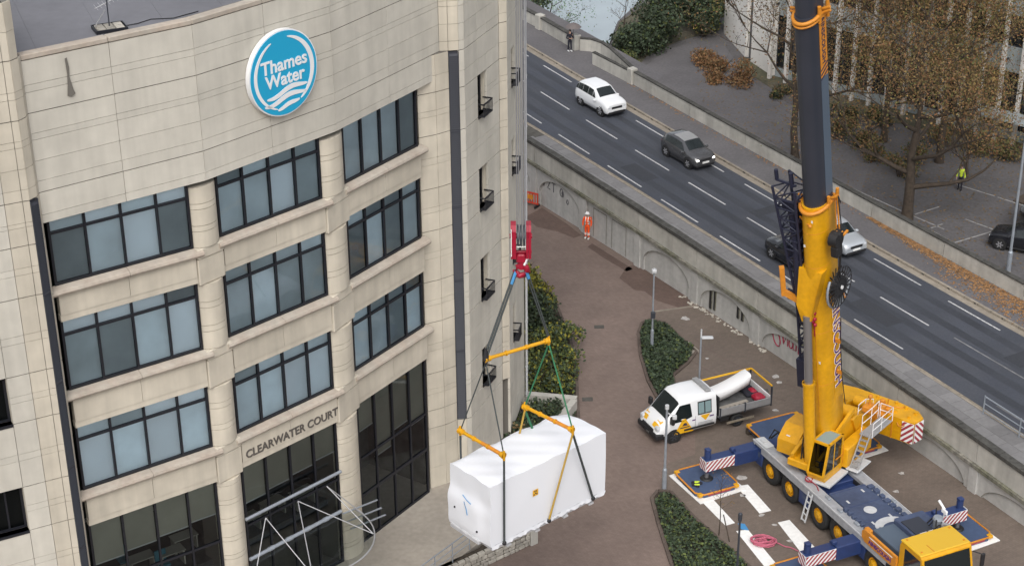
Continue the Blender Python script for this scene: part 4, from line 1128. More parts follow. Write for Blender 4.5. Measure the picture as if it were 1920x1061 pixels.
mb.build('deck_cover', 'navy_deck', cr)
mb = MB(C); mb.tube((7.55, -.05, DK + .055), (7.55, -.05, DK + .068), .3, 20); mb.build('deck_disc', 'pale_grey', cr)
mb = MB(C)      # crescent hook recess near the cab
K = 14
o = [(8.95 - .62 * math.cos(a) * 1.0, .12 + .8 * math.sin(a)) for a in [math.pi * (k / K - .5) for k in range(K + 1)]]
i = [(9.1 - .35 * math.cos(a), .12 + .5 * math.sin(a)) for a in [math.pi * (k / K - .5) for k in range(K + 1)]]
mb.grid([[(x, y, DK + .07) for x, y in o], [(x, y, DK + .07) for x, y in i]], 0, False); mb.build('deck_crescent', 'pale_grey', cr)
mb = MB(C); mb.path([(9.2, .0, DK + .1), (9.3, -.4, DK + .2), (9.05, -.6, DK + .12), (9.3, -.75, DK + .2), (9.5, -.5, DK + .14)], .07, 6); mb.build('hydraulic_hose', 'navy', cr)
# wheels with dark arches
AX = (1.45, 3.15, 5.6, 7.2, 9.92)
for x in AX:
    for side in (-1, 1):
        yo = side * 1.50; WF = C @ Matrix.Translation((x, yo, .70)) @ Matrix.Rotation(R(90) * side, 4, 'X')   # local z points inwards
        wl = MB(WF)
        prof = [(.36, .06), (.42, .0), (.60, -.0), (.68, .05), (.70, .14), (.70, .36), (.66, .43), (.36, .43)]
        rows = [[(r * math.cos(2 * math.pi * k / 28), r * math.sin(2 * math.pi * k / 28), z) for k in range(28)] for r, z in prof]
        wl.grid(rows, 0, True, True, flip=True)
        w = wl.build('wheel', 'tyre', cr)
        rm = MB(WF)
        prof = [(.37, .05), (.36, .12), (.25, .15), (.23, .03), (.14, .0), (.12, -.02), (.0, -.02)]
        rows = [[(max(r, .001) * math.cos(2 * math.pi * k / 24), max(r, .001) * math.sin(2 * math.pi * k / 24), z) for k in range(24)] for r, z in prof]
        rm.grid(rows, 0, False, True, flip=True)
        for k in range(10): a = 2 * math.pi * k / 10; rm.tube((.3 * math.cos(a), .3 * math.sin(a), .06), (.3 * math.cos(a), .3 * math.sin(a), .15), .025, 6)
        rm.build('rim', 'yellow', w)
for x0, x1 in ((.62, 4.0), (4.72, 8.1), (9.1, 10.75)):
    for s in (-1, 1):
        mb = MB(C); mb.rbox(x0, x1, min(s * .98, s * 1.30), max(s * .98, s * 1.30), .75, 1.5, .03); mb.build('wheel_arch', 'black', cr)
        mb = MB(C); mb.box(x0 + .15, x1 - .1, min(s * 1.36, s * 1.49), max(s * 1.36, s * 1.49), 1.40, 1.525); mb.build('mudguard', 'black', cr)
# lamps and rear fittings
for y in (-1.46, 1.46):
    mb = MB(C); mb.ball((-.02, y * .93, 1.45), .12, 8); mb.build('work_lamp', 'lens', cr)
mb = MB(C); mb.rbox(.05, 1.0, -1.46, -.98, DK, DK + .05, .02); mb.box(.3, .6, -1.35, -1.1, DK + .05, DK + .12); mb.build('deck_tread', 'pale_grey', cr)
mb = MB(C); mb.path([(.1, -.7, 1.6), (.2, -.5, 2.1), (.5, -.3, 2.0), (.9, -.5, 1.75)], .05, 6); mb.path([(.1, -.6, 1.6), (.3, -.35, 1.95), (.8, -.3, 1.7)], .05, 6); mb.build('hydraulic_hose', 'black', cr)
# access ladder on the near side
mb = MB(C)
for x in (4.95, 5.25): mb.bar((x, -1.62, DK - .05), (x, -1.92, .22), .05, .06)
for k in range(5): t = .12 + k * .21; mb.bar((4.95, -1.62 - .3 * t, DK - .05 - 1.45 * t), (5.25, -1.62 - .3 * t, DK - .05 - 1.45 * t), .05, .05)
mb.build('ladder', 'pale_grey', cr)
# outrigger beams with chevron boards, jacks and floats
def chevron(mbF, x0, x1, z0, z1, y, n, parent, flipdir=1):
    bd = MB(mbF); bd.box(x0, x1, min(y, y - .02), max(y, y - .02), z0, z1); o = bd.build('chevron_board', 'white', parent)
    st = MB(mbF); H = z1 - z0; W2 = (x1 - x0); p = W2 / n; ys = y - .024
    for k in range(-3, n + 3):
        a = x0 + k * p; sh = H * flipdir
        poly = [(a, z0), (a + p * .5, z0), (a + p * .5 + sh, z1), (a + sh, z1)]
        # clip to the board
        def clip(poly, f):
            out = []
            for i in range(len(poly)):
                P, Q = poly[i], poly[(i + 1) % len(poly)]; fp, fq = f(P), f(Q)
                if fp >= 0: out.append(P)
                if (fp >= 0) != (fq >= 0): t = fp / (fp - fq); out.append((P[0] + t * (Q[0] - P[0]), P[1] + t * (Q[1] - P[1])))
            return out
        poly = clip(poly, lambda q: q[0] - x0)
        if len(poly) > 2: poly = clip(poly, lambda q: x1 - q[0])
        if len(poly) > 2: st.face([(q[0], y - .025, q[1]) for q in poly], 0)
    if st.f: st.build('red_stripe', 'red_stripe', o)
MATS = []
for x, s in ((.05, -1), (8.65, -1), (8.65, 1), (.05, 1)):
    tip = s * 4.35
    mb = MB(C)
    mb.rbox(x - .33, x + .33, min(s * 1.3, s * 2.75), max(s * 1.3, s * 2.75), .70, 1.42, .03)
    mb.rbox(x - .27, x + .27, min(s * 2.75, tip), max(s * 2.75, tip), .78, 1.36, .03)
    mb.rbox(x - .12, x + .12, min(s * 2.6, s * 2.85), max(s * 2.6, s * 2.85), 1.42, 1.6, .03)
    bm = mb.build('outrigger_beam', 'navy', cr)
    for q in (1.75, 2.95, 3.25):
        mb = MB(C); mb.box(x - .345, x - .335, min(s * q, s * (q + .13)), max(s * q, s * (q + .13)), 1.15, 1.26); mb.build('reflector', 'reflective', bm)
    # board on the rear-facing side of the beam tip, facing the camera
    m = C @ Matrix.Translation((x + .28, 0, 0)) @ Matrix.Rotation(R(90), 4, 'Z')     # local x along +y, local -y along +x
    a0, a1 = (min(s * 2.78, tip), max(s * 2.78, tip))
    chevron(m, a0, a1, .80, 1.36, -.005, 6, cr, 1)
    m = C @ Matrix.Translation((0, tip, 0)) @ (Matrix.Rotation(0 if s < 0 else R(180), 4, 'Z'))
    chevron(m, (x if s < 0 else -x) - .27, (x if s < 0 else -x) + .27, .80, 1.36, -.005, 2, cr, -1)
    mb = MB(C); jy = s * 4.12
    mb.tube((x, jy, .62), (x, jy, 1.78), .16, 12); mb.rbox(x - .13, x + .13, jy - .13, jy + .13, 1.78, 1.9, .02); mb.build('jack_leg', 'navy', bm)
    mb = MB(C); mb.tube((x, jy, .3), (x, jy, .62), .10, 12); mb.build('jack_rod', 'cyl', bm)
    mb = MB(C); mb.tube((x, jy, .235), (x, jy, .31), .33, 14, .26); mb.build('jack_float', 'black', bm)
    MATS.append((x, jy))
# driver's cab at the front with the engine deck behind it
mb = MB(C)
mb.rbox(9.3, 11.45, -.1, 1.46, 1.5, 2.42, .05)
mb.build('engine_cover', 'navy_deck', cr)
mb = MB(C); mb.rbox(9.35, 11.4, -1.2, -.08, 1.5, 2.18, .04); mb.build('storage_cover', 'boom_side', cr)
mb = MB(C); mb.rbox(9.7, 11.2, -.02, .95, 2.40, 2.47, .02); mb.build('engine_hatch', 'boom_dark', cr)
mb = MB(C)
for y in (.15, .6): mb.rbox(10.85, 11.2, y, y + .36, 2.471, 2.50, .01)
mb.build('hatch_label', 'pale_grey', cr)
# yellow side fairing carrying the name
mb = MB(C)
prof = [(9.05, 1.72), (9.05, 2.05), (9.2, 2.18), (11.55, 2.18), (11.55, 1.58), (9.3, 1.58)]
mb.prism(prof, -1.56, -1.44, axis='y'); mb.rbox(9.0, 9.4, -1.44, -1.2, 1.75, 2.15, .04); sf = mb.build('side_fairing', 'orange', cr)
mb = MB(C); mb.add_text('AINSCOUGH', .28, lambda x, y, z: (10.4 + x, -1.565 - z, 1.78 + y), .012, .012, xs=1.0); mb.build('fairing_lettering', 'purple', sf)
mb = MB(C); mb.prism([(9.6, 1.99), (11.3, 1.99), (11.3, 2.04), (9.6, 2.04)], -1.566, -1.561, axis='y'); mb.build('fairing_stripe', 'white', sf)
# cab shell
x0, x1, y0, y1 = 11.58, 13.38, -1.44, 1.14
cabp = [(x0, .75), (x0, 2.85), (x0 + .08, 3.02), (x0 + 1.38, 3.05), (x0 + 1.5, 2.95), (x1, 1.75), (x1, .7)]
mb = MB(C); mb.prism(cabp, y0, y1, axis='y'); cb = mb.build('driver_cab', 'yellow', cr, bevel=.04)
mb = MB(C); mb.rbox(x0 + .0, x0 + 1.42, y0 - .01, y1 + .01, 3.03, 3.12, .035); rf = mb.build('cab_roof', 'cab_yellow', cr)
for x, y in ((.18, -1.24), (.2, .95), (1.2, -1.24), (1.2, .95)): 
    mb = MB(C); mb.tube((x0 + x, y, 3.12), (x0 + x, y, 3.15), .05, 8); mb.build('roof_bolt', 'orange', rf)
mb = MB(C); mb.bar((x0 + .85, -.72, 3.125), (x0 + 1.4, -.72, 3.125), .03, .02); mb.build('roof_seam', 'orange', rf)
mb = MB(C)
sx = lambda z: x0 + 1.5 + (2.95 - z) / 1.2 * .3
mb.face([(sx(2.9) + .012, y0 + .12, 2.9), (sx(1.85) + .012, y0 + .1, 1.85), (sx(1.85) + .012, y1 - .1, 1.85), (sx(2.9) + .012, y1 - .12, 2.9)]); mb.build('windscreen', 'vglass', cb)
for s in (y0 - .006, y1 + .006):
    mb = MB(C); mb.face([(x0 + .35, s, 1.9), (x0 + 1.62, s, 1.9), (x0 + 1.42, s, 2.86), (x0 + .35, s, 2.86)][:: 1 if s < 0 else -1]); mb.build('side_window', 'vglass', cb)
mb = MB(C); mb.rbox(x1 - .1, x1 + .12, y0, y1, .45, .95, .04); mb.build('front_bumper', 'navy', cr)
for y in (-.95, .95):
    mb = MB(C); mb.rbox(x1 + .02, x1 + .14, y - .18, y + .18, .98, 1.2, .03); mb.build('headlight', 'lens', cb)
for y, s in ((y0, -1), (y1, 1)):
    mb = MB(C); mb.tube((x1 - .2, y, 2.75), (x1 + .15, y + s * .3, 2.7), .025, 6); mb.rbox(x1 + .08, x1 + .2, y + s * .3 - .1, y + s * .3 + .1, 2.1, 2.75, .03); mb.build('wing_mirror', 'black', cb)
mb = MB(C); mb.rbox(10.9, 11.2, -1.565, -1.5, 1.02, 1.5, .01); mb.build('step_panel', 'black', cr)
chevron(C @ Matrix.Translation((0, -1.31, 0)), 11.5, 11.85, 1.05, 1.55, 0, 2, cr)
# exhaust, filter and the clutter behind the cab
mb = MB(C); mb.tube((10.7, 1.2, 2.4), (10.7, 1.2, 2.85), .2, 14); mb.tube((10.7, 1.2, 2.85), (10.7, 1.2, 2.95), .24, 14, .2); mb.tube((11.1, 1.25, 2.35), (11.1, 1.25, 2.8), .14, 12); mb.build('air_filter', 'steel', cr)
mb = MB(C); mb.tube((11.25, 1.05, 2.4), (11.25, 1.05, 2.95), .08, 10); mb.tube((11.25, 1.05, 2.95), (11.55, 1.15, 3.05), .07, 10); mb.build('exhaust_pipe', 'steel_tube', cr)
mb = MB(C); mb.path([(10.3, .95, 2.45), (10.45, 1.2, 2.85), (10.85, 1.0, 2.9), (11.0, .85, 2.5)], .035, 6); mb.path([(10.5, .9, 2.45), (10.6, 1.05, 2.75), (11.0, 1.3, 2.75)], .03, 6)
mb.path([(10.9, .8, 2.45), (11.05, 1.0, 2.8), (11.3, 1.35, 2.6)], .03, 6); mb.build('engine_hose', 'black', cr)
mb = MB(C); mb.tube((10.35, 1.4, 2.3), (10.25, 1.42, 3.1), .03, 6); mb.build('aerial', 'black', cr)
mb = MB(C); mb.tube((10.55, 1.55, 2.4), (10.75, 1.5, 3.25), .035, 8); mb.rbox(10.6, 10.95, 1.4, 1.5, 3.1, 3.3, .02); mb.tube((10.7, 1.5, 3.25), (10.35, 1.42, 3.55), .06, 8); mb.build('camera_mast', 'white', cr)
mb = MB(C); mb.rbox(10.1, 11.3, 1.1, 1.5, 1.75, 2.35, .04); mb.build('tool_box', 'navy', cr)

# ---------------------------------------------------------------- superstructure (u forward towards the load, v left)
fS = Vector((-.63, -.776)).normalized()
S = frame((14.4, 70.6, 0), (fS.x, fS.y, 0))
mb = MB(S); mb.tube((0, 0, DK - .2), (0, 0, 2.0), 1.05, 32); mb.tube((0, 0, 2.0), (0, 0, 2.1), .95, 32); mb.build('slew_ring', 'dark_steel', cr)
mb = MB(S); mb.rbox(-2.6, 1.35, -.95, .75, 2.08, 2.45, .04); mb.rbox(-3.9, -2.4, -1.1, .9, 2.0, 2.6, .05); mb.build('turntable_frame', 'yellow', cr)
for v0, v1 in ((-.82, -.66), (.5, .66)):
    mb = MB(S); mb.prism([(-2.5, 2.3), (1.2, 2.3), (1.3, 2.7), (.2, 3.1), (-.7, 3.75), (-1.7, 3.75), (-2.5, 3.0)], v0, v1, axis='y'); mb.build('boom_bracket', 'yellow', cr)
# engine / winch housing on the right-hand side
mb = MB(S)
for prof, v0, v1 in (([(-1.25, 1.95), (.42, 1.95), (.42, 2.65), (.1, 2.95), (-.3, 3.25), (-1.25, 3.25)], -2.05, -.98),):
    mb.prism(prof, v0, v1, axis='y')
mb.build('winch_housing', 'yellow', cr, bevel=.05)
mb = MB(S); mb.box(.05, .25, -1.7, -1.5, 2.84, 2.87); mb.build('housing_label', 'white', cr)
# operator's cab on the left, glass to the front
x0, x1, v0, v1 = -.15, 1.5, .2, 1.1
fp = lambda z: x1 - (z - 1.95) * .10 if z > 2.4 else x1 - .0
prof = [(x0, 1.9), (x1 - .15, 1.9), (x1, 2.25), (x1 - .32, 3.72), (x1 - .42, 3.78), (x0 + .05, 3.78), (x0, 3.7)]
mb = MB(S)
e = .075
# pillars and rails left open so that the glazing reads
def pil(a, b, w=.1): mb.bar(a, b, w, w)
for v in (v0 + .05, v1 - .05):
    pil((x1 - .03, v, 2.2), (x1 - .36, v, 3.72)); pil((x0 + .06, v, 1.95), (x0 + .06, v, 3.72), .14); pil((x0, v, 3.73), (x1 - .34, v, 3.73)); pil((x0, v, 2.2), (x1 - .0, v, 2.2), .12)
    pil((.62, v, 2.2), (.62, v, 3.72), .08)
for z, u in ((2.2, x1 - .03), (3.73, x1 - .36)): pil((u, v0, z), (u, v1, z))
pil((x0 + .05, v0, 3.73), (x0 + .05, v1, 3.73))
mb.prism([(x0, 1.88), (x1 - .12, 1.88), (x1, 2.2), (x0, 2.2)], v0, v1, axis='y')
mb.box(x0 - .03, x0 + .0, v0, v1, 2.2, 3.7)
oc = mb.build('operator_cab', 'yellow', cr)
mb = MB(S); mb.face([(x1 - .0, v0 + .1, 2.26), (x1 - .0, v1 - .1, 2.26), (x1 - .33, v1 - .1, 3.68), (x1 - .33, v0 + .1, 3.68)]); mb.build('windscreen', 'pane_black', oc)
for v in (v0 + .01, v1 - .01):
    for a, b, c2, d in ((.68, x1 - .08, x1 - .38, .68), (x0 + .12, .58, .58, x0 + .12)):
        mb = MB(S); mb.face([(a, v, 2.26), (b, v, 2.26), (c2, v, 3.68), (d, v, 3.68)]); mb.build('side_window', 'vglass', oc)
mb = MB(S); mb.face([(x0 + .1, v0 + .1, 3.745), (x1 - .4, v0 + .1, 3.745), (x1 - .4, v1 - .1, 3.745), (x0 + .1, v1 - .1, 3.745)]); mb.build('roof_window', 'vglass_grey', oc)
mb = MB(S); mb.rbox(.1, .62, v0 + .2, v1 - .2, 2.25, 2.75, .06); mb.rbox(.05, .2, v0 + .2, v1 - .2, 2.7, 3.35, .05); mb.build('seat', 'black', oc)
mb = MB(S); mb.rbox(1.05, 1.25, v0 + .25, v1 - .25, 2.2, 2.75, .04); mb.build('console', 'dark_steel', oc)
mb = MB(S); mb.rbox(x0 - .1, x1 + .02, v0 - .03, v1 + .35, 1.74, 1.86, .02); mb.build('cab_step', 'pale_grey', cr)
mb = MB(S); mb.bar((x0, v1 + .02, 2.7), (.5, v1 + .02, 2.7), .04, .04); mb.bar((x0, v1 + .02, 2.2), (x0, v1 + .02, 3.2), .04, .04); mb.build('grab_rail', 'orange', oc)
# sloping jib of sheet work behind the cab, platform, ladder and white rails
mb = MB(S); mb.bar((-.2, .62, 3.5), (-1.6, .75, 4.3), .14, .22); mb.build('support_arm', 'yellow', cr)
mb = MB(S); mb.rbox(-2.6, -.2, .78, 1.35, 1.95, 3.0, .05); sb = mb.build('side_body', 'yellow', cr)
mb = MB(S); mb.prism([(-1.5, 2.15), (-1.15, 2.75), (-.8, 2.15)], 1.352, 1.362, axis='y'); mb.build('logo_triangle', 'navy', sb)
mb = MB(S); mb.rbox(-3.3, -1.3, 1.3, 1.95, 3.25, 3.33, .02); mb.build('platform', 'alu', cr)
mb = MB(S); mb.rbox(-1.5, -.2, 1.3, 1.95, 1.9, 1.98, .02); mb.build('platform', 'pale_grey', cr)
mb = MB(S)
for v in (1.45, 1.85): mb.bar((-.35, v, 1.95), (-1.4, v, 3.5), .05, .07)
for k in range(7): t = (k + .5) / 7; mb.bar((-.35 - 1.05 * t, 1.45, 1.95 + 1.5 * t), (-.35 - 1.05 * t, 1.85, 1.95 + 1.5 * t), .12, .04)
mb.build('stairway', 'alu', cr)
def rails(path, hs, name='white_handrail'):
    mb = MB(S)
    for h in hs: mb.path([(a, b, c + h) for a, b, c in path], .02, 6)
    for a, b, c in path: mb.tube((a, b, c), (a, b, c + max(hs)), .02, 6)
    mb.build(name, 'white', cr)
rails([(-1.35, 1.95, 3.3), (-2.2, 1.95, 3.3), (-3.3, 1.95, 3.3), (-3.3, 1.3, 3.3)], (.4, .75)); rails([(-1.5, 1.3, 3.3), (-2.4, 1.3, 3.3), (-3.2, 1.25, 3.3)], (.45, .9))
rails([(-2.5, .55, 3.3), (-3.2, .55, 3.3), (-3.9, .6, 3.0)], (.4, .75))
# winches and pipework between boom foot and counterweight
mb = MB(S); mb.tube((-3.2, -.7, 3.0), (-3.2, .55, 3.0), .38, 18); mb.tube((-4.25, -.5, 3.15), (-4.25, .6, 3.15), .3, 18); mb.build('winch_drum', 'yellow', cr)
mb = MB(S)
for u, v, z, r in ((-3.6, .9, 3.15, .16), (-3.9, 1.0, 3.3, .14), (-4.2, .95, 3.25, .18), (-4.4, 1.15, 3.1, .15), (-3.8, 1.2, 3.05, .13), (-4.5, .8, 3.4, .12)): mb.rbox(u - r, u + r, v - r, v + r, z - r * 1.4, z + r * 1.2, .04)
for k in range(6): mb.tube((-3.5 - .2 * k, .8 + .05 * k, 3.0), (-3.5 - .2 * k, .85 + .05 * k, 3.5 + .08 * (k % 3)), .035, 6)
mb.build('hydraulic_block', 'orange', cr)
mb = MB(S)
for v in (-.75, .65): mb.prism([(-4.6, 2.4), (-2.3, 2.4), (-1.6, 3.7), (-2.0, 3.75), (-4.6, 2.95)], v, v + .12, axis='y')
mb.build('rear_frame', 'yellow', cr)
mb = MB(S); mb.rbox(-3.3, -2.7, .6, 1.15, 3.6, 3.95, .06); mb.tube((-3.0, .87, 3.4), (-3.0, .87, 4.35), .05, 8); mb.ball((-3.0, .87, 4.4), .12, 8); mb.build('sheave_bracket', 'orange', cr)
# counterweight slabs
cwp = [(-4.25, -2.65), (-4.25, 2.65), (-4.95, 2.78), (-5.4, 2.3), (-5.62, 1.2), (-5.62, -1.2), (-5.4, -2.3), (-4.95, -2.78)]
cw = None
for k, (za, zb, sc) in enumerate(((1.78, 2.18, .97), (2.19, 2.58, .985), (2.59, 2.98, 1.0))):
    mb = MB(S); mb.prism([(-4.25 + (u + 4.25) * sc, v * sc) for u, v in cwp], za, zb); o = mb.build('counterweight_slab', 'yellow', cr, bevel=.03)
    cw = o
mb = MB(S)
mb.path([(-4.4, .7, 3.0), (-5.0, 1.0, 3.0), (-5.15, 1.5, 3.0), (-5.5, 1.6, 3.0)], .03, 5); mb.build('slab_seam', 'orange', cw)
mb = MB(S)
for u, v in ((-4.6, 2.2), (-5.1, 2.3), (-5.3, 1.7), (-5.45, 1.1), (-5.2, .6), (-5.4, .1), (-4.7, 1.4)): mb.tube((u, v, 2.97), (u, v, 3.08), .09, 8)
mb.build('lifting_lug', 'yellow', cw)
mb = MB(S); mb.box(-4.24, -4.21, 1.5, 1.55, 1.78, 2.98); mb.path([(-4.2, 1.8, 2.75), (-4.14, 1.9, 2.62), (-4.14, 2.1, 2.62), (-4.2, 2.2, 2.75)], .03, 6); mb.build('slab_handle', 'orange', cw)
cf = S @ Matrix.Translation((-5.24, 2.74, 0)) @ Matrix.Rotation(math.atan2(.10, -1.0) , 4, 'Z')
# warning boards on the end of the counterweight, folded round its corner
a = S @ Vector((-4.24, 2.68, 0)); b = S @ Vector((-4.24, 2.05, 0)); m = frame(b, (a - b)); m.translation = b
chevron(m, 0, (a - b).length, 1.85, 2.92, -.02, 2, cr, 1)
a = S @ Vector((-4.3, 2.68, 0)); b = S @ Vector((-4.94, 2.79, 0)); m = frame(a, (b - a))
chevron(m, 0, (b - a).length, 1.85, 2.92, -.02, 2, cr, -1)

# ---------------------------------------------------------------- boom
Q0b = Vector((14.72, 71.0, 3.7)); Q1b = Vector((11.86, 67.48, 25.1))
ax = (Q1b - Q0b).normalized()
sv = Vector((-fS.y, fS.x, 0)).normalized()                      # left
un = sv.cross(ax).normalized(); un = un if un.dot(Vector((fS.x, fS.y, 0))) > 0 else -un   # underside of the boom, towards the load
def bp(t, a, b): return Q0b + ax * t + sv * a + un * b
def oval(w, h):
    pts = [(-w / 2, -h * .42), (w / 2, -h * .42), (w / 2, h * .05)]
    for k in range(1, 12):
        an_ = math.pi * k / 12; pts.append((w / 2 * math.cos(an_), h * .05 + h * .53 * math.sin(an_)))
    pts.append((-w / 2, h * .05)); return pts
def section(name, m, t0, t1, w, h, cut=0.0):
    P = oval(w, h); mb = MB()
    r0 = [bp(t0, a, b) for a, b in P]; r1 = [bp(t1 - cut * max(0, b) / h, a, b) for a, b in P]
    n = len(P)
    i0 = len(mb.v)
    mb.grid([r0, r1], 0, True, True); 
    for q in range(n): 
        if q in (0, 1, n - 1): mb.sm[q] = False
    mb.face(r0[::-1]); mb.face(r1)
    return mb.build(name, m, bm)
TB = (16.12 - 3.7) / ax.z          # head of the base section
T2 = (24.9 - 3.7) / ax.z           # head of the first telescope
mb = MB(); P = oval(1.12, 1.42)
mb.grid([[bp(-.3, a * .9, b * .9) for a, b in P], [bp(.8, a, b) for a, b in P], [bp(TB, a, b) for a, b in P]], 0, True, True)
mb.face([bp(-.3, a * .9, b * .9) for a, b in P][::-1]); mb.face([bp(TB, a, b) for a, b in P])
bm = mb.build('boom', 'yellow', cr)
section('telescope_section', 'boom_dark', TB - .3, T2, .98, 1.22)
section('telescope_section', 'boom_dark', T2 - .2, 41, .88, 1.08)
section('telescope_section', 'boom_dark', 40.8, 54, .78, .94)
section('boom_head', 'yellow', 53.9, 55.2, .85, 1.0)
# flat lighter side plates on the left face
def plate(name, m, t0, t1, b0, b1, a, parent=bm, th=.012, slant=0.0):
    mb = MB(); rows = [[bp(t0, a, b0), bp(t1, a, b0), bp(t1 + slant, a, b1), bp(t0 + slant, a, b1)], [bp(t0, a + th, b0), bp(t1, a + th, b0), bp(t1 + slant, a + th, b1), bp(t0 + slant, a + th, b1)]]
    mb.grid([[rows[0][k], rows[1][k]] for k in (0, 1, 2, 3, 0)], 0, False); mb.face(rows[1]); mb.face(rows[0][::-1])
    return mb.build(name, m, parent)
plate('side_plate', 'boom_side', TB + .3, T2 - 2.9, -.50, .05, .492)
nm = plate('name_plate', 'orange', T2 - 2.9, T2 - .1, -.48, .06, .495, slant=.0)
def boom_text(txt, size, tc, a, b, m, parent, bold=.01, xs=1.0):
    mb = MB(); mb.add_text(txt, size, lambda x, y, z: bp(tc - x, a + z, b - y), .012, bold, xs=xs); mb.build('boom_lettering', m, parent)
boom_text('AINSCOUGH', .36, T2 - 1.25, .512, -.2, 'ink', nm, .006, 1.0)
for k in range(3): plate('name_stripe', 'ink', T2 - 2.75 + .2 * k, T2 - 2.68 + .2 * k, -.46, .05, .508, nm, slant=-.25)
nb = plate('name_panel', 'yellow', 1.8, TB - 4.6, -.55, .1, .562)
boom_text('AINSCOUGH', 0.86, 5.0, .578, -.22, 'white', nb, .028, 1.0); boom_text('AINSCOUGH', 0.86, 5.0, .588, -.22, 'purple', nb, .0, 1.0)
# collars
def collar(t, w, h, r, lift=.25):
    P = oval(w, h); mb = MB(); pts = [bp(t + (-.25 * max(0, b)), a, b) for a, b in P]
    mb.path(pts + [pts[0]], r, 6)
    for k in (1, 2, 0): mb.F = Matrix.Identity(4); q = bp(t + .1, P[k][0], P[k][1]); mb.tube(bp(t - .2, P[k][0], P[k][1]), bp(t + .38, P[k][0] * 1.05, P[k][1] * 1.05), .08, 8)
    q = bp(t + .15, w / 2 + .18, -.2); mb.tube(bp(t + .15, w / 2, -.2), bp(t + .3, w / 2 + .32, -.25), .07, 8); mb.tube(bp(t + .1, -w / 2, .1), bp(t + .1, -w / 2 - .22, .1), .06, 8)
    mb.build('boom_collar', 'orange', bm)
collar(TB, 1.22, 1.5, .10); collar(T2, 1.06, 1.3, .09); collar(T2 - .15, 1.08, 1.34, .05)
mb = MB(); mb.tube(bp(TB - .75, -.56, .5), bp(TB - .8, .1, .86), .05, 8); mb.ball(bp(TB - .8, .15, .88), .09, 8); mb.build('boom_stay_rod', 'orange', bm)
pl = MB(); P = [(-.36, .62), (.05, .81)]
pl.face([bp(TB - 4.0, -.40, .70), bp(TB - 4.0, -.05, .812), bp(TB - 3.72, -.05, .812), bp(TB - 3.72, -.40, .70)]); pl.build('rating_plate', 'grp', bm)
# seam ribs down the base section
mb = MB(); mb.tube(bp(.9, .12, .822), bp(TB - 4.5, .12, .822), .012, 5); mb.build('weld_seam', 'orange', bm)
# luffing cylinder under the boom
cyb = S @ Vector((1.0, .08, 2.35)); cyt = bp(7.1, -.12, 1.02)
mid = cyb.lerp(cyt, .56)
mb = MB(); mb.tube(cyb, mid, .27, 18); mb.tube(mid - (mid - cyb).normalized() * .12, mid, .30, 18); cyl = mb.build('luffing_cylinder', 'yellow', cr)
mb = MB(); mb.tube(mid, cyt, .19, 18); mb.build('cylinder_rod', 'cyl', cyl)
mb = MB(); mb.path([cyb + Vector((-.42, .1, .2)), cyb + Vector((-.4, .05, 1.3)), cyb + Vector((-.3, .0, 2.2)), mid + Vector((-.25, 0, 0))], .035, 6); mb.build('hydraulic_hose', 'black', cyl)
mb = MB()      # V-shaped head bracket where the rod meets the boom
K = [(9.4, -.60), (9.4, .55), (8.3, .42), (6.9, .12), (6.75, -.36), (7.6, -.60)]
for b0 in (.70,):
    r0 = [bp(t, a, .2) for t, a in K]; r1 = [bp(t, a, 1.12 if t < 8.5 else .74) for t, a in K]
    mb.grid([r0, r1], 0, False, True); mb.face(r1); mb.face(r0[::-1])
mb.build('cylinder_bracket', 'yellow', bm)
# hooks that carry the stowed lattice jib
mb = MB(); mb.bar(bp(7.5, -.5, .75), bp(7.8, -1.5, .75), .2, .24); mb.bar(bp(7.6, -1.46, .75), bp(9.1, -1.52, .7), .22, .22); mb.build('jib_hook', 'orange', bm)
mb = MB(); mb.bar(bp(7.3, .5, -.3), bp(7.7, 1.0, -.35), .16, .2); mb.build('reel_arm', 'orange', bm)
# stowed lattice jib alongside
def lattice(name, secs, r, rd, parent, n, m='lattice', dia=True):
    """secs: list of 4-corner rings; chords and diagonals between them"""
    mb = MB()
    for k in range(4): mb.path([s_[k] for s_ in secs], r, 6)
    for i in range(len(secs) - 1):
        for f in range(4):
            A0, A1 = Vector(secs[i][f]), Vector(secs[i][(f + 1) % 4]); B0, B1 = Vector(secs[i + 1][f]), Vector(secs[i + 1][(f + 1) % 4])
            mb.tube(A0, A1, rd, 5)
            mb.tube(A0, B1, rd, 5) if (i % 2 == 0) else mb.tube(A1, B0, rd, 5)
    return mb.build(name, m, parent)
secs = []
for k in range(21):
    t = 2.4 + (13.4 - 2.4) * k / 20; f = k / 20
    wv = .30 + .50 * max(0, f - .42) / .58; wu = .34 + .36 * max(0, f - .42) / .58
    ca = -.92 - .25 * max(0, f - .45) / .55; cb_ = .05 + .1 * f
    ca += .16; secs.append([bp(t, ca - wv * .8, cb_ - wu), bp(t, ca + wv * .55, cb_ - wu), bp(t, ca + wv * .55, cb_ + wu), bp(t, ca - wv * .8, cb_ + wu)])
lj = lattice('lattice_jib', secs, .07, .038, cr, 20)
mb = MB(); mb.path([bp(12.2, -.95, .5), bp(10, -.82, .5), bp(7.2, -.8, .55)], .18, 8)
mb.build('jib_tube', 'lattice', lj)
mb = MB()
for t in (7.4, 9.8, 12.2): mb.bar(bp(t, -1.5, .35), bp(t, -.6, .35), .14, .5, upv=ax)
mb.bar(bp(7.4, -.82, .3), bp(12.6, -.84, .3), .22, .6, upv=un); mb.build('jib_plate', 'lattice', lj)
mb = MB(); mb.tube(bp(13.4, -1.75, .3), bp(13.9, -1.77, .3), .09, 8); mb.tube(bp(13.3, -.95, .4), bp(14.0, -.97, .4), .1, 8); mb.bar(bp(13.4, -1.75, .3), bp(13.4, -.75, .4), .1, .1); mb.build('jib_head_pin', 'lattice', lj)
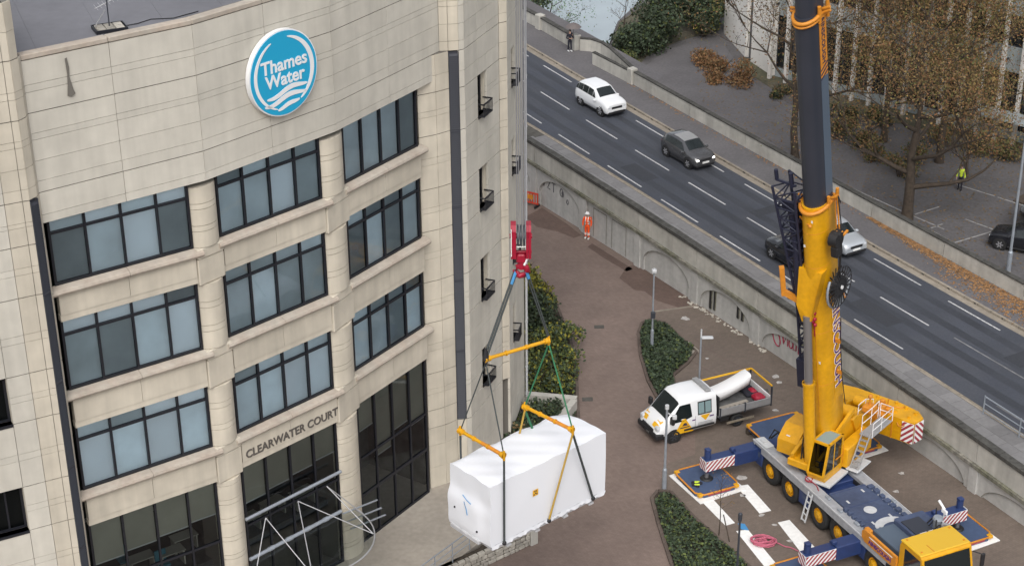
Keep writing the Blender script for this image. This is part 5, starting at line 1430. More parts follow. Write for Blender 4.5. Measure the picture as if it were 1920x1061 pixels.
mb = MB(); mb.bar(bp(2.3, -.92, .3), bp(3.9, -.92, .3), .45, .5, upv=un); mb.build('jib_foot', 'lattice', lj)
# hose reel with spoked flange on the left side of the boom
rc = bp(8.5, .98, .12); rn = sv.copy()
RF = frame(rc, ax, rn)         # z along the reel axis
mb = MB(RF); mb.tube((0, 0, -.12), (0, 0, .12), .52, 20); mb.tube((0, 0, -.15), (0, 0, .16), .16, 14); rl = mb.build('hose_reel', 'black', cr)
mb = MB(RF)
for k in range(22): a = 2 * math.pi * k / 22; mb.bar((.36 * math.cos(a), .36 * math.sin(a), .13), (.93 * math.cos(a), .93 * math.sin(a), .10), .05, .03)
for k in range(22): a = 2 * math.pi * k / 22; mb.bar((.36 * math.cos(a), .36 * math.sin(a), -.13), (.93 * math.cos(a), .93 * math.sin(a), -.10), .05, .03)
mb.path([(.95 * math.cos(a), .95 * math.sin(a), .1) for a in [2 * math.pi * k / 32 for k in range(33)]], .018, 5); mb.build('reel_spoke', 'black', rl)
mb = MB(RF); mb.path([(.97 * math.cos(a), .97 * math.sin(a), .0) for a in [math.pi * (.25 + 1.15 * k / 20) for k in range(21)]], .06, 6); mb.rbox(-.95, -.55, -.35, .2, -.2, .05, .04); mb.build('reel_guard', 'steel', rl)
mb = MB(RF); mb.tube((0, 0, .16), (0, 0, .2), .09, 10); mb.build('reel_hub', 'white', rl)
# small black winch block above it and its cables
rc2 = bp(11.1, 1.0, .25); RF2 = frame(rc2, ax, rn)
mb = MB(RF2); mb.tube((0, 0, -.2), (0, 0, .2), .36, 16); mb.rbox(-.85, -.3, -.25, .25, -.15, .2, .05); mb.rbox(.0, .4, -.3, .1, -.1, .25, .05); mb.build('cable_winch', 'black', cr)
mb = MB(RF2); mb.rbox(.1, .22, -.6, -.2, .2, .3, .02); mb.build('winch_bracket', 'orange', cr)
mb = MB(); mb.path([bp(TB + .1, .85, -.25), bp(TB - 2, .95, -.2), bp(11.5, 1.25, .1)], .04, 6); mb.path([bp(TB + .1, .75, -.25), bp(TB - 2, .8, -.2), bp(11.5, 1.05, .2)], .03, 6); mb.build('boom_cable', 'orange', cr)
mb = MB(); mb.path([bp(11.0, 1.2, .15), bp(10, 1.1, .1), bp(8.9, 1.0, .1)], .05, 6); mb.path([bp(TB, 1.0, -.25), bp(13.2, 1.05, .0), bp(11.2, 1.25, .1)], .03, 6); mb.build('boom_cable', 'black', cr)
for t in (5.2, 3.4):
    mb = MB(); mb.bar(bp(t, .56, -.1), bp(t, .85, -.1), .08, .2, upv=ax); mb.build('cable_guide', 'orange', bm)
mb = MB(); mb.path([bp(6.6, .9, -.1), bp(5.2, .84, -.1), bp(3.4, .84, -.1), bp(1.5, .9, -.2)], .025, 6); mb.build('boom_cable', 'black', cr)
# red hook tag dangling on the front of the boom
mb = MB(); mb.tube(bp(6.5, .12, .87), bp(7.3, .1, .87), .05, 6)
for k in range(5): mb.ball(bp(6.6 + .16 * k, .12 + .05 * (-1) ** k, .9), .10, 6)
mb.tube(bp(5.9, .1, .86), bp(6.5, .12, .87), .025, 6); mb.build('red_hook_tag', 'red', bm)
# luffing jib from the boom head to a point above the load (above the picture)
HD = bp(55, 0, .2); TIP = Vector((0.47, 59.5, 68.0))
secs = []
dv = (TIP - HD); side = dv.cross(Vector((0, 0, 1))).normalized() * .45; upv = side.cross(dv).normalized() * .45
for k in range(11):
    p = HD + dv * k / 10; f = 1 - .5 * (k / 10); secs.append([p - side * f - upv * f, p + side * f - upv * f, p + side * f + upv * f, p - side * f + upv * f])
lattice('luffing_jib', secs, .06, .035, cr, 10)
mb = MB(); mb.tube(TIP - side * .5, TIP + side * .5, .35, 14); mb.build('tip_sheave', 'dark_steel', cr)

# small things that show wear and use: panel seams, labels, hoses and tie-downs
for t in (3.0, 6.0, 9.6, 11.4):
    P = oval(1.125, 1.428); mb = MB(); mb.path([bp(t, a, b) for a, b in P[2:]], .008, 4); mb.build('panel_seam', 'orange', bm)
for t, a in ((12.0, .15), (10.6, -.2), (4.3, .2), (2.6, -.15)):
    mb = MB(); b_ = .08 * 0 + 1.42 * .05 + 1.42 * .53 * math.sqrt(max(0, 1 - (a / .56) ** 2)) + .006
    mb.face([bp(t, a - .09, b_ - .01), bp(t, a + .09, b_ - .01), bp(t + .14, a + .09, b_ - .01), bp(t + .14, a - .09, b_ - .01)]); mb.build('boom_label', 'white', bm)
for k in range(3):
    mb = MB(S); mb.path([(-.9 + .1 * k, -.9, 2.5), (-.2, -.86 + .05 * k, 2.9 + .1 * k), (.5, -.6 + .08 * k, 2.6), (1.0, -.3, 2.4)], .03, 6); mb.build('hydraulic_hose', 'black', cr)
for x, y in ((5.9, -1.2), (7.0, -1.3), (8.2, -1.22), (9.0, 1.3), (7.4, 1.33), (6.2, 1.28)):
    mb = MB(C); mb.rbox(x - .16, x + .16, y - .08, y + .08, DK, DK + .10, .02); mb.build('deck_locker', 'steel', cr)
mb = MB(C); mb.path([(4.3 + .18 * math.cos(k * .7), -1.2 + .16 * math.sin(k * .7), DK + .03 + .006 * k) for k in range(24)] + [(4.8, -1.1, DK + .03), (5.2, -1.25, DK + .03)], .025, 5); mb.build('red_chain', 'red_stripe', cr)
for x in (5.75, 7.0, 8.3, 9.5): 
    mb = MB(C); mb.bar((x, -.97, DK + .064), (x, .97, DK + .064), .02, .006); mb.build('cover_seam', 'navy', cr)
for x, y in ((6.1, .55), (6.6, -.6), (8.3, .5), (8.5, -.55)):
    mb = MB(C); mb.rbox(x - .12, x + .12, y - .05, y + .05, DK + .06, DK + .075, .005); mb.build('cover_label', 'pale_grey', cr)
for x, z in ((9.45, 1.35), (4.5, 1.0), (.35, 1.1)):
    mb = MB(C); mb.rbox(x - .22, x + .22, -1.485, -1.47, z - .14, z + .14, .01); mb.build('locker_door', 'navy_deck', cr)

# ================================================================ THE HANGING LOAD
NC, RC, LC = Vector((-.90, 56.58)), Vector((3.71, 60.52)), Vector((-2.60, 58.35))
ex = (RC - NC); LX = ex.length
LF = frame((NC.x, NC.y, 7.0), (ex.x, ex.y, 0)); LW, LH = 2.45, 2.73        # x along the long side, y to the far side
wu = thing('wrapped_unit', 'big white shrink wrapped box hanging from slings above the brown paving', 'crated load', (0.55, 59.46, 7.0))
def nz(a, b, s=0): return math.sin(a * 2.1 + s) * math.cos(b * 1.7 + s * 1.3) * .6 + math.sin(a * 4.3 + b * 3.1 + s) * .4
mb = MB(LF)
NXs, NYs, NZs = 36, 16, 16
def endx(y, z):          # how far the near end bulges: a box under the wrap stands out low down
    t = 1 / (1 + math.exp((z - 1.62) * 9)); fy = 1 / (1 + math.exp((.55 - y) * 8)) * (1 / (1 + math.exp((y - 2.6) * 20)))
    b = .15 * t * (.25 + .75 * fy) * (1 if z > .25 else .6 + 1.6 * z)
    dim = -.02 * math.exp(-((z - 1.75) / .22) ** 2) * (.6 + .4 * math.cos(y * 2.2)) - .02 * math.exp(-(((y - .35) / .22) ** 2 + ((z - 1.0) / .25) ** 2))
    return -(b + dim) + .018 * nz(y * 2, z * 2, 1)
top = []
for j in range(NYs + 1):
    y = LW * j / NYs; row = []
    for i in range(NXs + 1):
        x = LX * i / NXs
        edge = min(x, LX - x, y, LW - y)
        z = LH + .035 * nz(x * 1.3, y * 2, 2) + .05 * (1 - math.exp(-edge * 3))
        if x > LX - .9 and y > 1.2: z -= .16 * (x - LX + .9) * (y - 1.2)
        if y > 2.3: z -= .05 + .05 * math.sin(x * 3.2)
        xx = x + (endx(y, LH) if i == 0 else 0)
        row.append((xx, y, z))
    top.append(row)
mb.grid(top, 0, True)
sideN, sideF = [], []
for k in range(NZs + 1):
    f = k / NZs
    sideN.append([(top[0][i][0], .0 - .02 * math.sin(math.pi * f) * (1 + .5 * nz(top[0][i][0] * 2, f * 5, 3)) , top[0][i][2] * f + (1 - f) * (.03 * nz(top[0][i][0] * 3, 0, 5))) for i in range(NXs + 1)])
    sideF.append([(top[-1][i][0], LW + .03 * math.sin(math.pi * f), top[-1][i][2] * f) for i in range(NXs + 1)])
for r in sideN:
    z = r[0][2]; r[0] = (endx(0, z), r[0][1], z)
mb.grid(sideN, 0, True); mb.grid(sideF, 0, True, flip=True)
e0, e1 = [], []
for k in range(NZs + 1):
    f = k / NZs
    e0.append([(endx(top[j][0][1], LH * f), top[j][0][1] if j else sideN[k][0][1], (top[j][0][2]) * f) for j in range(NYs + 1)])
    e1.append([(LX + .02 * nz(j, k, 2) * math.sin(math.pi * f), top[j][-1][1], top[j][-1][2] * f) for j in range(NYs + 1)])
mb.grid(e0, 0, True, flip=True); mb.grid(e1, 0, True)
mb.build('shrink_wrap', 'wrap', wu)
mb = MB(LF); mb.rbox(.12, LX - .05, .05, LW - .05, -.28, .02, .03)
for x in (.9, 2.4, 3.9, 5.3): mb.box(x - .12, x + .12, -.03, LW + .03, -.34, -.26)
mb.rbox(-.15, .2, .6, LW - .1, -.16, .05, .03); mb.build('base_frame', 'wrap_under', wu)
mb = MB(LF)      # torn skirt of the wrap along the bottom edge
sk = [[(LX * i / 60, -.035 + .012 * math.sin(i * 2.3), .03) for i in range(61)], [(LX * i / 60, -.05 + .02 * math.sin(i * 1.7), -.12 - .05 * math.sin(i * .9) - .03 * math.sin(i * 2.7)) for i in range(61)]]
mb.grid(sk, 0, True, flip=True); mb.build('wrap_skirt', 'wrap', wu)
mb = MB(LF); mb.face([(2.12, -.048, 1.42), (2.40, -.048, 1.42), (2.40, -.048, 1.70), (2.12, -.048, 1.70)]); st = mb.build('warning_label', 'van_yellow', wu)
mb = MB(LF)
for x, z in ((2.18, 1.46), (2.26, 1.5), (2.33, 1.46), (2.22, 1.6), (2.3, 1.6)): mb.face([(x - .03, -.051, z), (x + .03, -.051, z), (x + .03, -.051, z + .06), (x - .03, -.051, z + .06)])
mb.build('label_print', 'ink', st)
mb = MB(LF)
for pts in ([(-.03, 1.6, 1.66), (-.05, 1.35, 1.58), (-.05, 1.05, 1.52)], [(-.16, 1.45, 1.45), (-.25, 1.3, 1.2), (-.32, 1.22, .95)]):
    mb.path([(endx(y, z) - .02, y, z) for x, y, z in pts], .016, 5)
mb.build('tape_strip', 'sling_blue', wu)
mb = MB(LF)
for y, z in ((2.0, .95), (.7, .42)): mb.ball((endx(y, z) - .01, y, z), .05, 6)
mb.build('wrap_hole', 'black', wu)

HK = Vector((0.326, 59.633, 17.400))
SL, SR = Vector((-1.016, 58.469, 14.270)), Vector((1.402, 59.917, 14.270))
B1A, B1B, B2A, B2B = Vector((-2.059, 58.676, 11.000)), Vector((-0.360, 56.820, 11.000)), Vector((0.466, 60.469, 11.000)), Vector((2.310, 58.642, 11.000))
def spreader(label, a, b, r):
    t = thing('spreader_bar', label, 'spreader bar', tuple((a + b) / 2), 0, 'yellow lifting beams above the white unit')
    d = (b - a); mb = MB(); mb.tube(a, b, r, 12); mb.build('beam_tube', 'yellow', t)
    for p, q in ((a, a + d * .07), (b, b - d * .07)):
        mb = MB(); mb.tube(p, q, r * 1.6, 12); mb.tube(p, p - d.normalized() * .06, r * 1.9, 12); mb.tube(p + Vector((0, 0, .2)), p - Vector((0, 0, .2)), r * .7, 8); mb.build('end_fitting', 'yellow', t)
    for f in (.32, .64):
        mb = MB(); mb.tube(a + d * (f - .012), a + d * (f + .012), r * 1.45, 12); mb.build('flange', 'yellow', t)
    return t
spreader('upper yellow spreader bar hanging directly below the red hook', SL, SR, .072)
s1 = spreader('lower yellow spreader bar over the bulging left end of the white unit', B1A, B1B, .072)
s2 = spreader('lower yellow spreader bar over the right half of the white unit', B2A, B2B, .072)
for s_ in (s1, s2):
    pass
mb = MB(); mb.tube(B1A.lerp(B1B, .5), B1B, .078, 10); mb.build('orange_sleeve', 'orange', s1)
mb = MB(); mb.tube(B2A.lerp(B2B, .5), B2B, .078, 10); mb.build('orange_sleeve', 'orange', s2)
# the sling set: one thing that hangs from the hook
ss = thing('sling_set', 'set of dark, green and yellow slings running from the red hook to the white unit', 'slings', tuple(HK))
def sling(a, b, r, m, nm='sling'):
    mb = MB(); mb.tube(a, b, r, 6); return mb.build(nm, m, ss)
side = Vector((.12, 0, 0))
KL, KR = HK + Vector((-.16, 0, .05)), HK + Vector((.2, 0, .05))
for o in (-.05, .05):
    sling(KL + Vector((o, 0, 0)), SL + Vector((o, 0, .12)), .045, 'sling_dark'); sling(KR + Vector((o, 0, 0)), SR + Vector((o * .5, 0, .12)), .03, 'sling_dark')
sling(KL.lerp(SL, .02), KL.lerp(SL, .16), .075, 'sling_blue', 'sling_sleeve'); sling(KR.lerp(SR, .02), KR.lerp(SR, .12), .075, 'sling_blue', 'sling_sleeve')
dn = Vector((0, 0, -.15))
mb = MB(); mb.tube(SL, SL + Vector((0, 0, .45)), .14, 8, .05); mb.tube(SL, SL - Vector((0, 0, .3)), .1, 8, .05); mb.build('shackle', 'black', ss)
sling(SL + dn, B1A, .028, 'sling_dark'); sling(SL + dn, B1B, .028, 'sling_dark'); sling(SR + dn, B2A, .035, 'sling_green'); sling(SR + dn, B2B, .035, 'sling_green')
bot = lambda x, y=-.06: LF @ Vector((x, y, -.05))
sling(B1B + dn * .5, bot(.62), .05, 'sling_dark'); sling(B2B + dn, bot(2.95), .045, 'sling_yellow'); sling(B2B + dn, bot(5.35), .05, 'sling_dark')
sling(B1A + dn * .5, LF @ Vector((.62, LW + .08, -.05)), .05, 'sling_dark'); sling(B2A + dn, LF @ Vector((2.95, LW + .08, -.05)), .045, 'sling_yellow'); sling(B2A + dn, LF @ Vector((5.35, LW + .08, -.05)), .05, 'sling_green')
for p in (bot(.62), bot(2.95), bot(5.35)):
    mb = MB(); mb.ball(p, .1, 8); mb.build('shackle', 'black', ss)
# red hook block on its wire ropes
hb = thing('hook_block', 'red crane hook block hanging on wire ropes in front of the stone tower', 'hook block', tuple(HK))
HF = Matrix.Translation(HK + Vector((.04, 0, 0)))
def cheek(x0, x1, m):
    mb = MB(HF); pts = [(-.26, .62), (-.30, 1.0), (-.30, 1.75), (-.2, 1.98), (.2, 1.98), (.30, 1.75), (.30, 1.0), (.26, .62)]
    mb.prism(pts, x0, x1, axis='x'); mb.build('cheek_plate', m, hb, bevel=.02)
cheek(-.40, -.30, 'red'); cheek(.26, .36, 'red'); cheek(-.30, -.20, 'red'); cheek(.17, .25, 'red')
for x in (-.13, -.02, .10):
    mb = MB(HF); mb.tube((x - .035, 0, 1.45), (x + .035, 0, 1.45), .42, 18); mb.tube((x - .045, 0, 1.45), (x + .045, 0, 1.45), .2, 12); mb.build('sheave', 'dark_steel', hb)
mb = MB(HF); mb.tube((-.44, 0, 1.45), (.40, 0, 1.45), .1, 10); mb.build('sheave_pin', 'red', hb)
mb = MB(HF); mb.tube((-.42, 0, .8), (.38, 0, .8), .07, 8); mb.build('sheave_pin', 'red', hb)
mb = MB(HF); mb.rbox(-.2, .17, -.16, .16, .38, .75, .05); mb.tube((0, 0, .1), (0, 0, .45), .13, 10); mb.build('hook_shank', 'red', hb)
mb = MB(HF); pts = [(0, 0, .3), (.18, 0, .16), (.22, 0, -.02), (.1, 0, -.16), (-.08, 0, -.2), (-.24, 0, -.12), (-.30, 0, .05)]
mb.path(pts, [.11, .11, .12, .12, .11, .09, .05], 10); mb.path([(0, 0, .3), (-.16, 0, .18), (-.22, 0, .0), (-.12, 0, -.14)], [.1, .1, .1, .1], 10); mb.build('hook', 'red', hb)
mb = MB(HF); mb.tube((.1, -.12, .3), (.24, -.1, .62), .05, 6); mb.build('safety_catch', 'white', hb)
mb = MB(HF); mb.tube((-.18, -.32, 1.15), (.16, -.32, 1.15), .02, 6); mb.tube((-.38, -.31, .75), (-.38, -.31, 1.85), .02, 6); mb.build('guard_bar', 'reflective', hb)
for k, x in enumerate((-.16, -.09, .0, .05, .12, .16)):
    a = HF @ Vector((x, -.38 if k % 2 else .38, 1.5)); b = TIP + Vector(((k - 2.5) * .06, -.3 if k % 2 else .3, 0))
    mb = MB(); mb.tube(a, b, .017, 5); mb.build('wire_rope', 'rope', hb)

# ================================================================ VEHICLES
def wheel(root, F, x, y, r, w, side, rim='alloy'):
    WF = F @ Matrix.Translation((x, y, r)) @ Matrix.Rotation(R(90) * -side, 4, 'X')       # local z points outwards
    mb = MB(WF); n = 20
    prof = [(r * .62, -w), (r * .95, -w), (r, -w * .8), (r, -w * .15), (r * .93, 0), (r * .66, .0), (r * .62, -.02)]
    mb.grid([[(q * math.cos(2 * math.pi * k / n), q * math.sin(2 * math.pi * k / n), z) for k in range(n)] for q, z in prof], 0, True, True)
    wl = mb.build('wheel', 'tyre', root)
    mb = MB(WF)
    prof = [(r * .66, -.01), (r * .60, -.02), (r * .56, -.05), (r * .16, -.03), (.001, -.02)]
    mb.grid([[(q * math.cos(2 * math.pi * k / n), q * math.sin(2 * math.pi * k / n), z) for k in range(n)] for q, z in prof], 1, False, True)
    for k in range(6):
        a = 2 * math.pi * k / 6; mb.bar((r * .12 * math.cos(a), r * .12 * math.sin(a), -.012), (r * .6 * math.cos(a), r * .6 * math.sin(a), -.012), r * .2, .03, 0)
    mb.build('rim', [rim, 'dark_steel'], wl)
def car(label, loc, rot, st, paint, axles=(-1.17, 1.17), lit=False, wr=.36, bw=.9, glass='vglass', name='parked_car', plate='', group=None, roof=None, pitch=0.0):
    root = thing(name, label, 'car', loc, rot, group)
    F = ROOT[root.name] @ Matrix.Rotation(pitch, 4, 'Y')
    def ring(s):
        x, zb, belt, top, hw, hwt = s
        h = [(0, zb), (hw * .80, zb), (hw * .95, zb + .10), (hw, zb + (belt - zb) * .45), (hw * .985, zb + (belt - zb) * .8), (hw * .955, belt), (hwt, top - .05), (hwt * .86, top - .005), (hwt * .4, top + .012)]
        return [(x, -y, z) for y, z in h[::-1]] [: -1] + [(x, y, z) for y, z in h]
    import itertools
    # refine stations by smooth interpolation
    def cub(p0, p1, p2, p3, t): return [b + .5 * t * (c - a + t * (2 * a - 5 * b + 4 * c - d + t * (3 * (b - c) + d - a))) for a, b, c, d in zip(p0, p1, p2, p3)]
    rings = [ring(s) for s in st]
    mb = MB(F); mb.grid(rings, 0, True, True); mb.face(rings[0][::-1]); mb.face(rings[-1]); body = mb.build('body', paint, root)
    m = len(rings[0]); ib_l, it_l = 3, 2            # indices: belt and roof edge on the right (-y) side
    half = m // 2
    def pt(i, k, off):
        p = Vector(rings[i][k]); c = Vector((p.x, 0, .5)); d = (p - c); d.x = 0; return p + d.normalized() * off
    sts = range(len(st))
    gl = [i for i in sts if st[i][3] - st[i][2] > .28]
    L = len(rings[0])
    kb_r, kt_r = 3, 2
    # find ring order: right side from roof centre outwards
    for sgn in (-1, 1):
        kb = 3 if sgn < 0 else L - 4; kt = 2 if sgn < 0 else L - 3
        for i0, i1 in zip(gl[:-1], gl[1:]):
            A, B = Vector(rings[i0][kb]), Vector(rings[i1][kb]); Cc, D = Vector(rings[i1][kt]), Vector(rings[i0][kt])
            o = Vector((0, sgn * .012, .006)); ins = .025
            q = [A.lerp(B, ins).lerp(D.lerp(Cc, ins), .08), A.lerp(B, 1 - ins).lerp(D.lerp(Cc, 1 - ins), .08), A.lerp(B, 1 - ins).lerp(D.lerp(Cc, 1 - ins), .88), A.lerp(B, ins).lerp(D.lerp(Cc, ins), .88)]
            mb = MB(F); mb.face([p + o for p in q][:: sgn if sgn > 0 else 1]); mb.build('side_window', glass, body)
        i1 = gl[-1]; A, B, D = Vector(rings[i1][kb]), Vector(rings[i1 + 1][kb]), Vector(rings[i1][kt]); o = Vector((0, sgn * .014, .006))
        tri_ = [A.lerp(D, .08) + o, A.lerp(B, .62).lerp(D, .06) + o, A.lerp(D, .84).lerp(B, .06) + o]
        mb = MB(F); mb.face(tri_[:: sgn if sgn > 0 else 1]); mb.build('side_window', glass, body)
    def front_pane(i0, i1, nm, f0=.06, f1=.94):
        ks = [2, 1, 0, L - 1, L - 2, L - 3]
        rows = []
        for f in (f0, f1):
            r_ = []
            for k in ks:
                A, B = Vector(rings[i0][k]), Vector(rings[i1][k]); p = A.lerp(B, f); p.y *= .93; r_.append(p + Vector((.006 if B.z < A.z else -.006, 0, .014)))
            rows.append(r_)
        mb = MB(F); mb.grid(rows, 0, True); mb.build(nm, glass, body)
    front_pane(gl[-1], gl[-1] + 1, 'windscreen'); front_pane(gl[0], gl[0] - 1, 'rear_window')
    if roof:
        mb = MB(F); ks = [1, 0, L - 1, L - 2]; rows = [[Vector(rings[i][k]) + Vector((0, 0, .008)) for k in ks] for i in gl[1:]]; mb.grid(rows, 0, True); mb.build('roof_panel', roof, body)
    xf = st[-1][0]; xr = st[0][0]
    for s in (-1, 1):
        mb = MB(F); mb.rbox(xf - .26, xf + .004, min(s * bw * .56, s * bw * .83), max(s * bw * .56, s * bw * .83), .66, .80, .03); mb.build('headlight', 'lamp_on' if lit else 'lens', body)
        mb = MB(F); mb.rbox(xr - .015, xr + .1, min(s * bw * .6, s * bw * .88), max(s * bw * .6, s * bw * .88), .72, .95, .03); mb.build('tail_light', 'red', body)
        gx = st[gl[-1]][0] + .38
        mb = MB(F); mb.rbox(gx - .08, gx + .1, min(s * bw * .98, s * (bw * .98 + .2)), max(s * bw * .98, s * (bw * .98 + .2)), .93, 1.08, .04); mb.build('wing_mirror', paint, body)
        mb = MB(F); mb.rbox(-.75, .75, min(s * bw * .90, s * bw * .975), max(s * bw * .90, s * bw * .975), .22, .33, .02); mb.build('sill_trim', 'black', body)
        for dx in (-.55, .35):
            mb = MB(F); mb.rbox(dx, dx + .2, min(s * bw * .985, s * bw * 1.01), max(s * bw * .985, s * bw * 1.01), .80, .84, .008); mb.build('door_handle', paint, body)
        for ax_ in axles:
            mb = MB(F); mb.tube((ax_, s * (bw - .22), wr), (ax_, s * (bw + .004), wr), wr * 1.16, 22); mb.build('wheel_arch', 'black', body)
            wheel(root, F, ax_, s * (bw + .012), wr, .22, s)
    mb = MB(F); mb.rbox(xf - .06, xf + .02, -.44, .44, .62, .79, .02); mb.build('grille', 'black', body)
    mb = MB(F); mb.rbox(xf - .10, xf + .03, -bw * .80, bw * .80, .26, .44, .03); mb.build('lower_grille', 'black', body)
    mb = MB(F); mb.rbox(xf - .0, xf + .045, -.26, .26, .48, .59, .005); mb.build('number_plate', 'plate', body)
    mb = MB(F); mb.rbox(xr - .02, xr + .02, -.26, .26, .62, .73, .005); mb.build('number_plate', 'van_yellow', body)
    return root
SUV = [(-2.17, .40, .70, .78, .74, .66), (-2.12, .30, .96, 1.05, .86, .74), (-2.02, .27, 1.06, 1.36, .90, .70), (-1.72, .25, 1.07, 1.58, .92, .69), (-1.1, .24, 1.05, 1.63, .92, .70), (-.4, .24, 1.03, 1.64, .92, .70), (.25, .24, 1.01, 1.58, .92, .69), (1.0, .24, 1.01, 1.12, .92, .80), (1.5, .25, .99, 1.07, .91, .80), (1.95, .27, .92, 1.01, .89, .77), (2.12, .29, .84, .94, .86, .72), (2.19, .32, .76, .86, .80, .66)]
HAT = [(-2.13, .42, .68, .76, .72, .62), (-2.07, .32, .94, 1.0, .83, .70), (-1.94, .28, 1.0, 1.26, .87, .66), (-1.55, .25, 1.0, 1.46, .89, .65), (-.9, .23, .98, 1.51, .90, .66), (-.3, .22, .96, 1.52, .90, .66), (.35, .22, .94, 1.45, .90, .65), (1.12, .22, .94, 1.03, .89, .76), (1.6, .24, .91, .99, .88, .76), (1.98, .26, .82, .91, .86, .73), (2.12, .28, .74, .84, .82, .67), (2.18, .30, .66, .76, .76, .60)]
def short(st): return [(x * .87, zb, be * 1.05, tp * 1.05, hw, hwt) for x, zb, be, tp, hw, hwt in st]
SUV, HAT = short(SUV), short(HAT)
def road_car(label, s, off, st, paint, fwd=1, **k):
    p = road(s, off); d = road_dir(s) * fwd
    a = math.atan(.03) * fwd
    return car(label, (p.x, p.y, ztop(s) - 1.116), math.atan2(d.y, d.x), st, paint, name='car', pitch=a, **k)
c1 = road_car('white family suv driving down the road, furthest up the slope', -5.55, 8.68, SUV, 'white_gloss', roof='white_gloss')
F = ROOT[c1.name]
for s in (-1, 1):
    mb = MB(F); mb.tube((-1.6, s * .56, 1.62), (.2, s * .58, 1.6), .02, 6); mb.build('roof_rail', 'alloy', c1)
c2 = road_car('dark grey hatchback with lit headlamps on the road behind the white car', 4.45, 8.42, HAT, 'grey_car', lit=True, roof='alu')
c3 = road_car('silver car partly hidden by the yellow crane boom on the road', 18.6, 8.5, HAT, 'silver_car')
c4 = road_car('black car in the near lane, mostly hidden behind the crane boom', 19.3, 5.05, SUV, 'black_car', fwd=-1)
car('dark blue car parked beyond the wall at the right edge of the picture', (30.6, 95.3, 1.2), R(150), HAT, 'black_car', name='parked_car')
car('pale car parked at the far edge of the car park under the trees', (33.6, 99.3, 1.2), R(140), HAT, 'silver_car', name='parked_car')

# --- white double cab tipper truck with yellow livery
VL = (7.64, 76.40, 0.0); VR = math.atan2(-.41, -.91)
vt = thing('pickup_truck', 'white double cab dropside truck with yellow triangles, loaded with a white roll', 'truck', VL, VR)
V = ROOT[vt.name]
def vring(x, zb, belt, top, hw, hwt):
    h = [(0, zb), (hw * .86, zb), (hw * .97, zb + .1), (hw, zb + (belt - zb) * .5), (hw, belt), (hwt + (hw - hwt) * .25, top - .28 if top - belt > .4 else top - .06), (hwt, top - .06), (hwt * .85, top), (hwt * .4, top + .02)]
    return [(x, -y, z) for y, z in h[::-1]][:-1] + [(x, y, z) for y, z in h]
VS = [vring(-2.42, .42, 1.28, 2.22, .97, .83), vring(-2.30, .40, 1.28, 2.27, .99, .84), (vring(-1.2, .40, 1.28, 2.31, 1.0, .85)), vring(-.55, .40, 1.26, 2.26, 1.0, .84), vring(-.38, .40, 1.25, 2.16, 1.0, .82), vring(.42, .40, 1.16, 1.30, .98, .80), vring(.72, .38, 1.02, 1.14, .95, .76), vring(.92, .36, .74, .84, .88, .70), vring(.97, .36, .55, .62, .82, .62)]
mb = MB(V); mb.grid(VS, 0, True, True); mb.face(VS[0][::-1]); mb.face(VS[-1]); vb = mb.build('cab_body', 'white_gloss', vt)
LV_ = len(VS[0])
mb = MB(V); rows = []
for f in (.05, .95):
    r_ = []
    for k in (2, 1, 0, LV_ - 1, LV_ - 2, LV_ - 3):
        A_, B_ = Vector(VS[4][k]), Vector(VS[5][k]); p = A_.lerp(B_, f); p.y *= .96; r_.append(p + Vector((.014, 0, .016)))
    rows.append(r_)
mb.grid(rows, 0, True); mb.build('windscreen', 'vglass', vb)
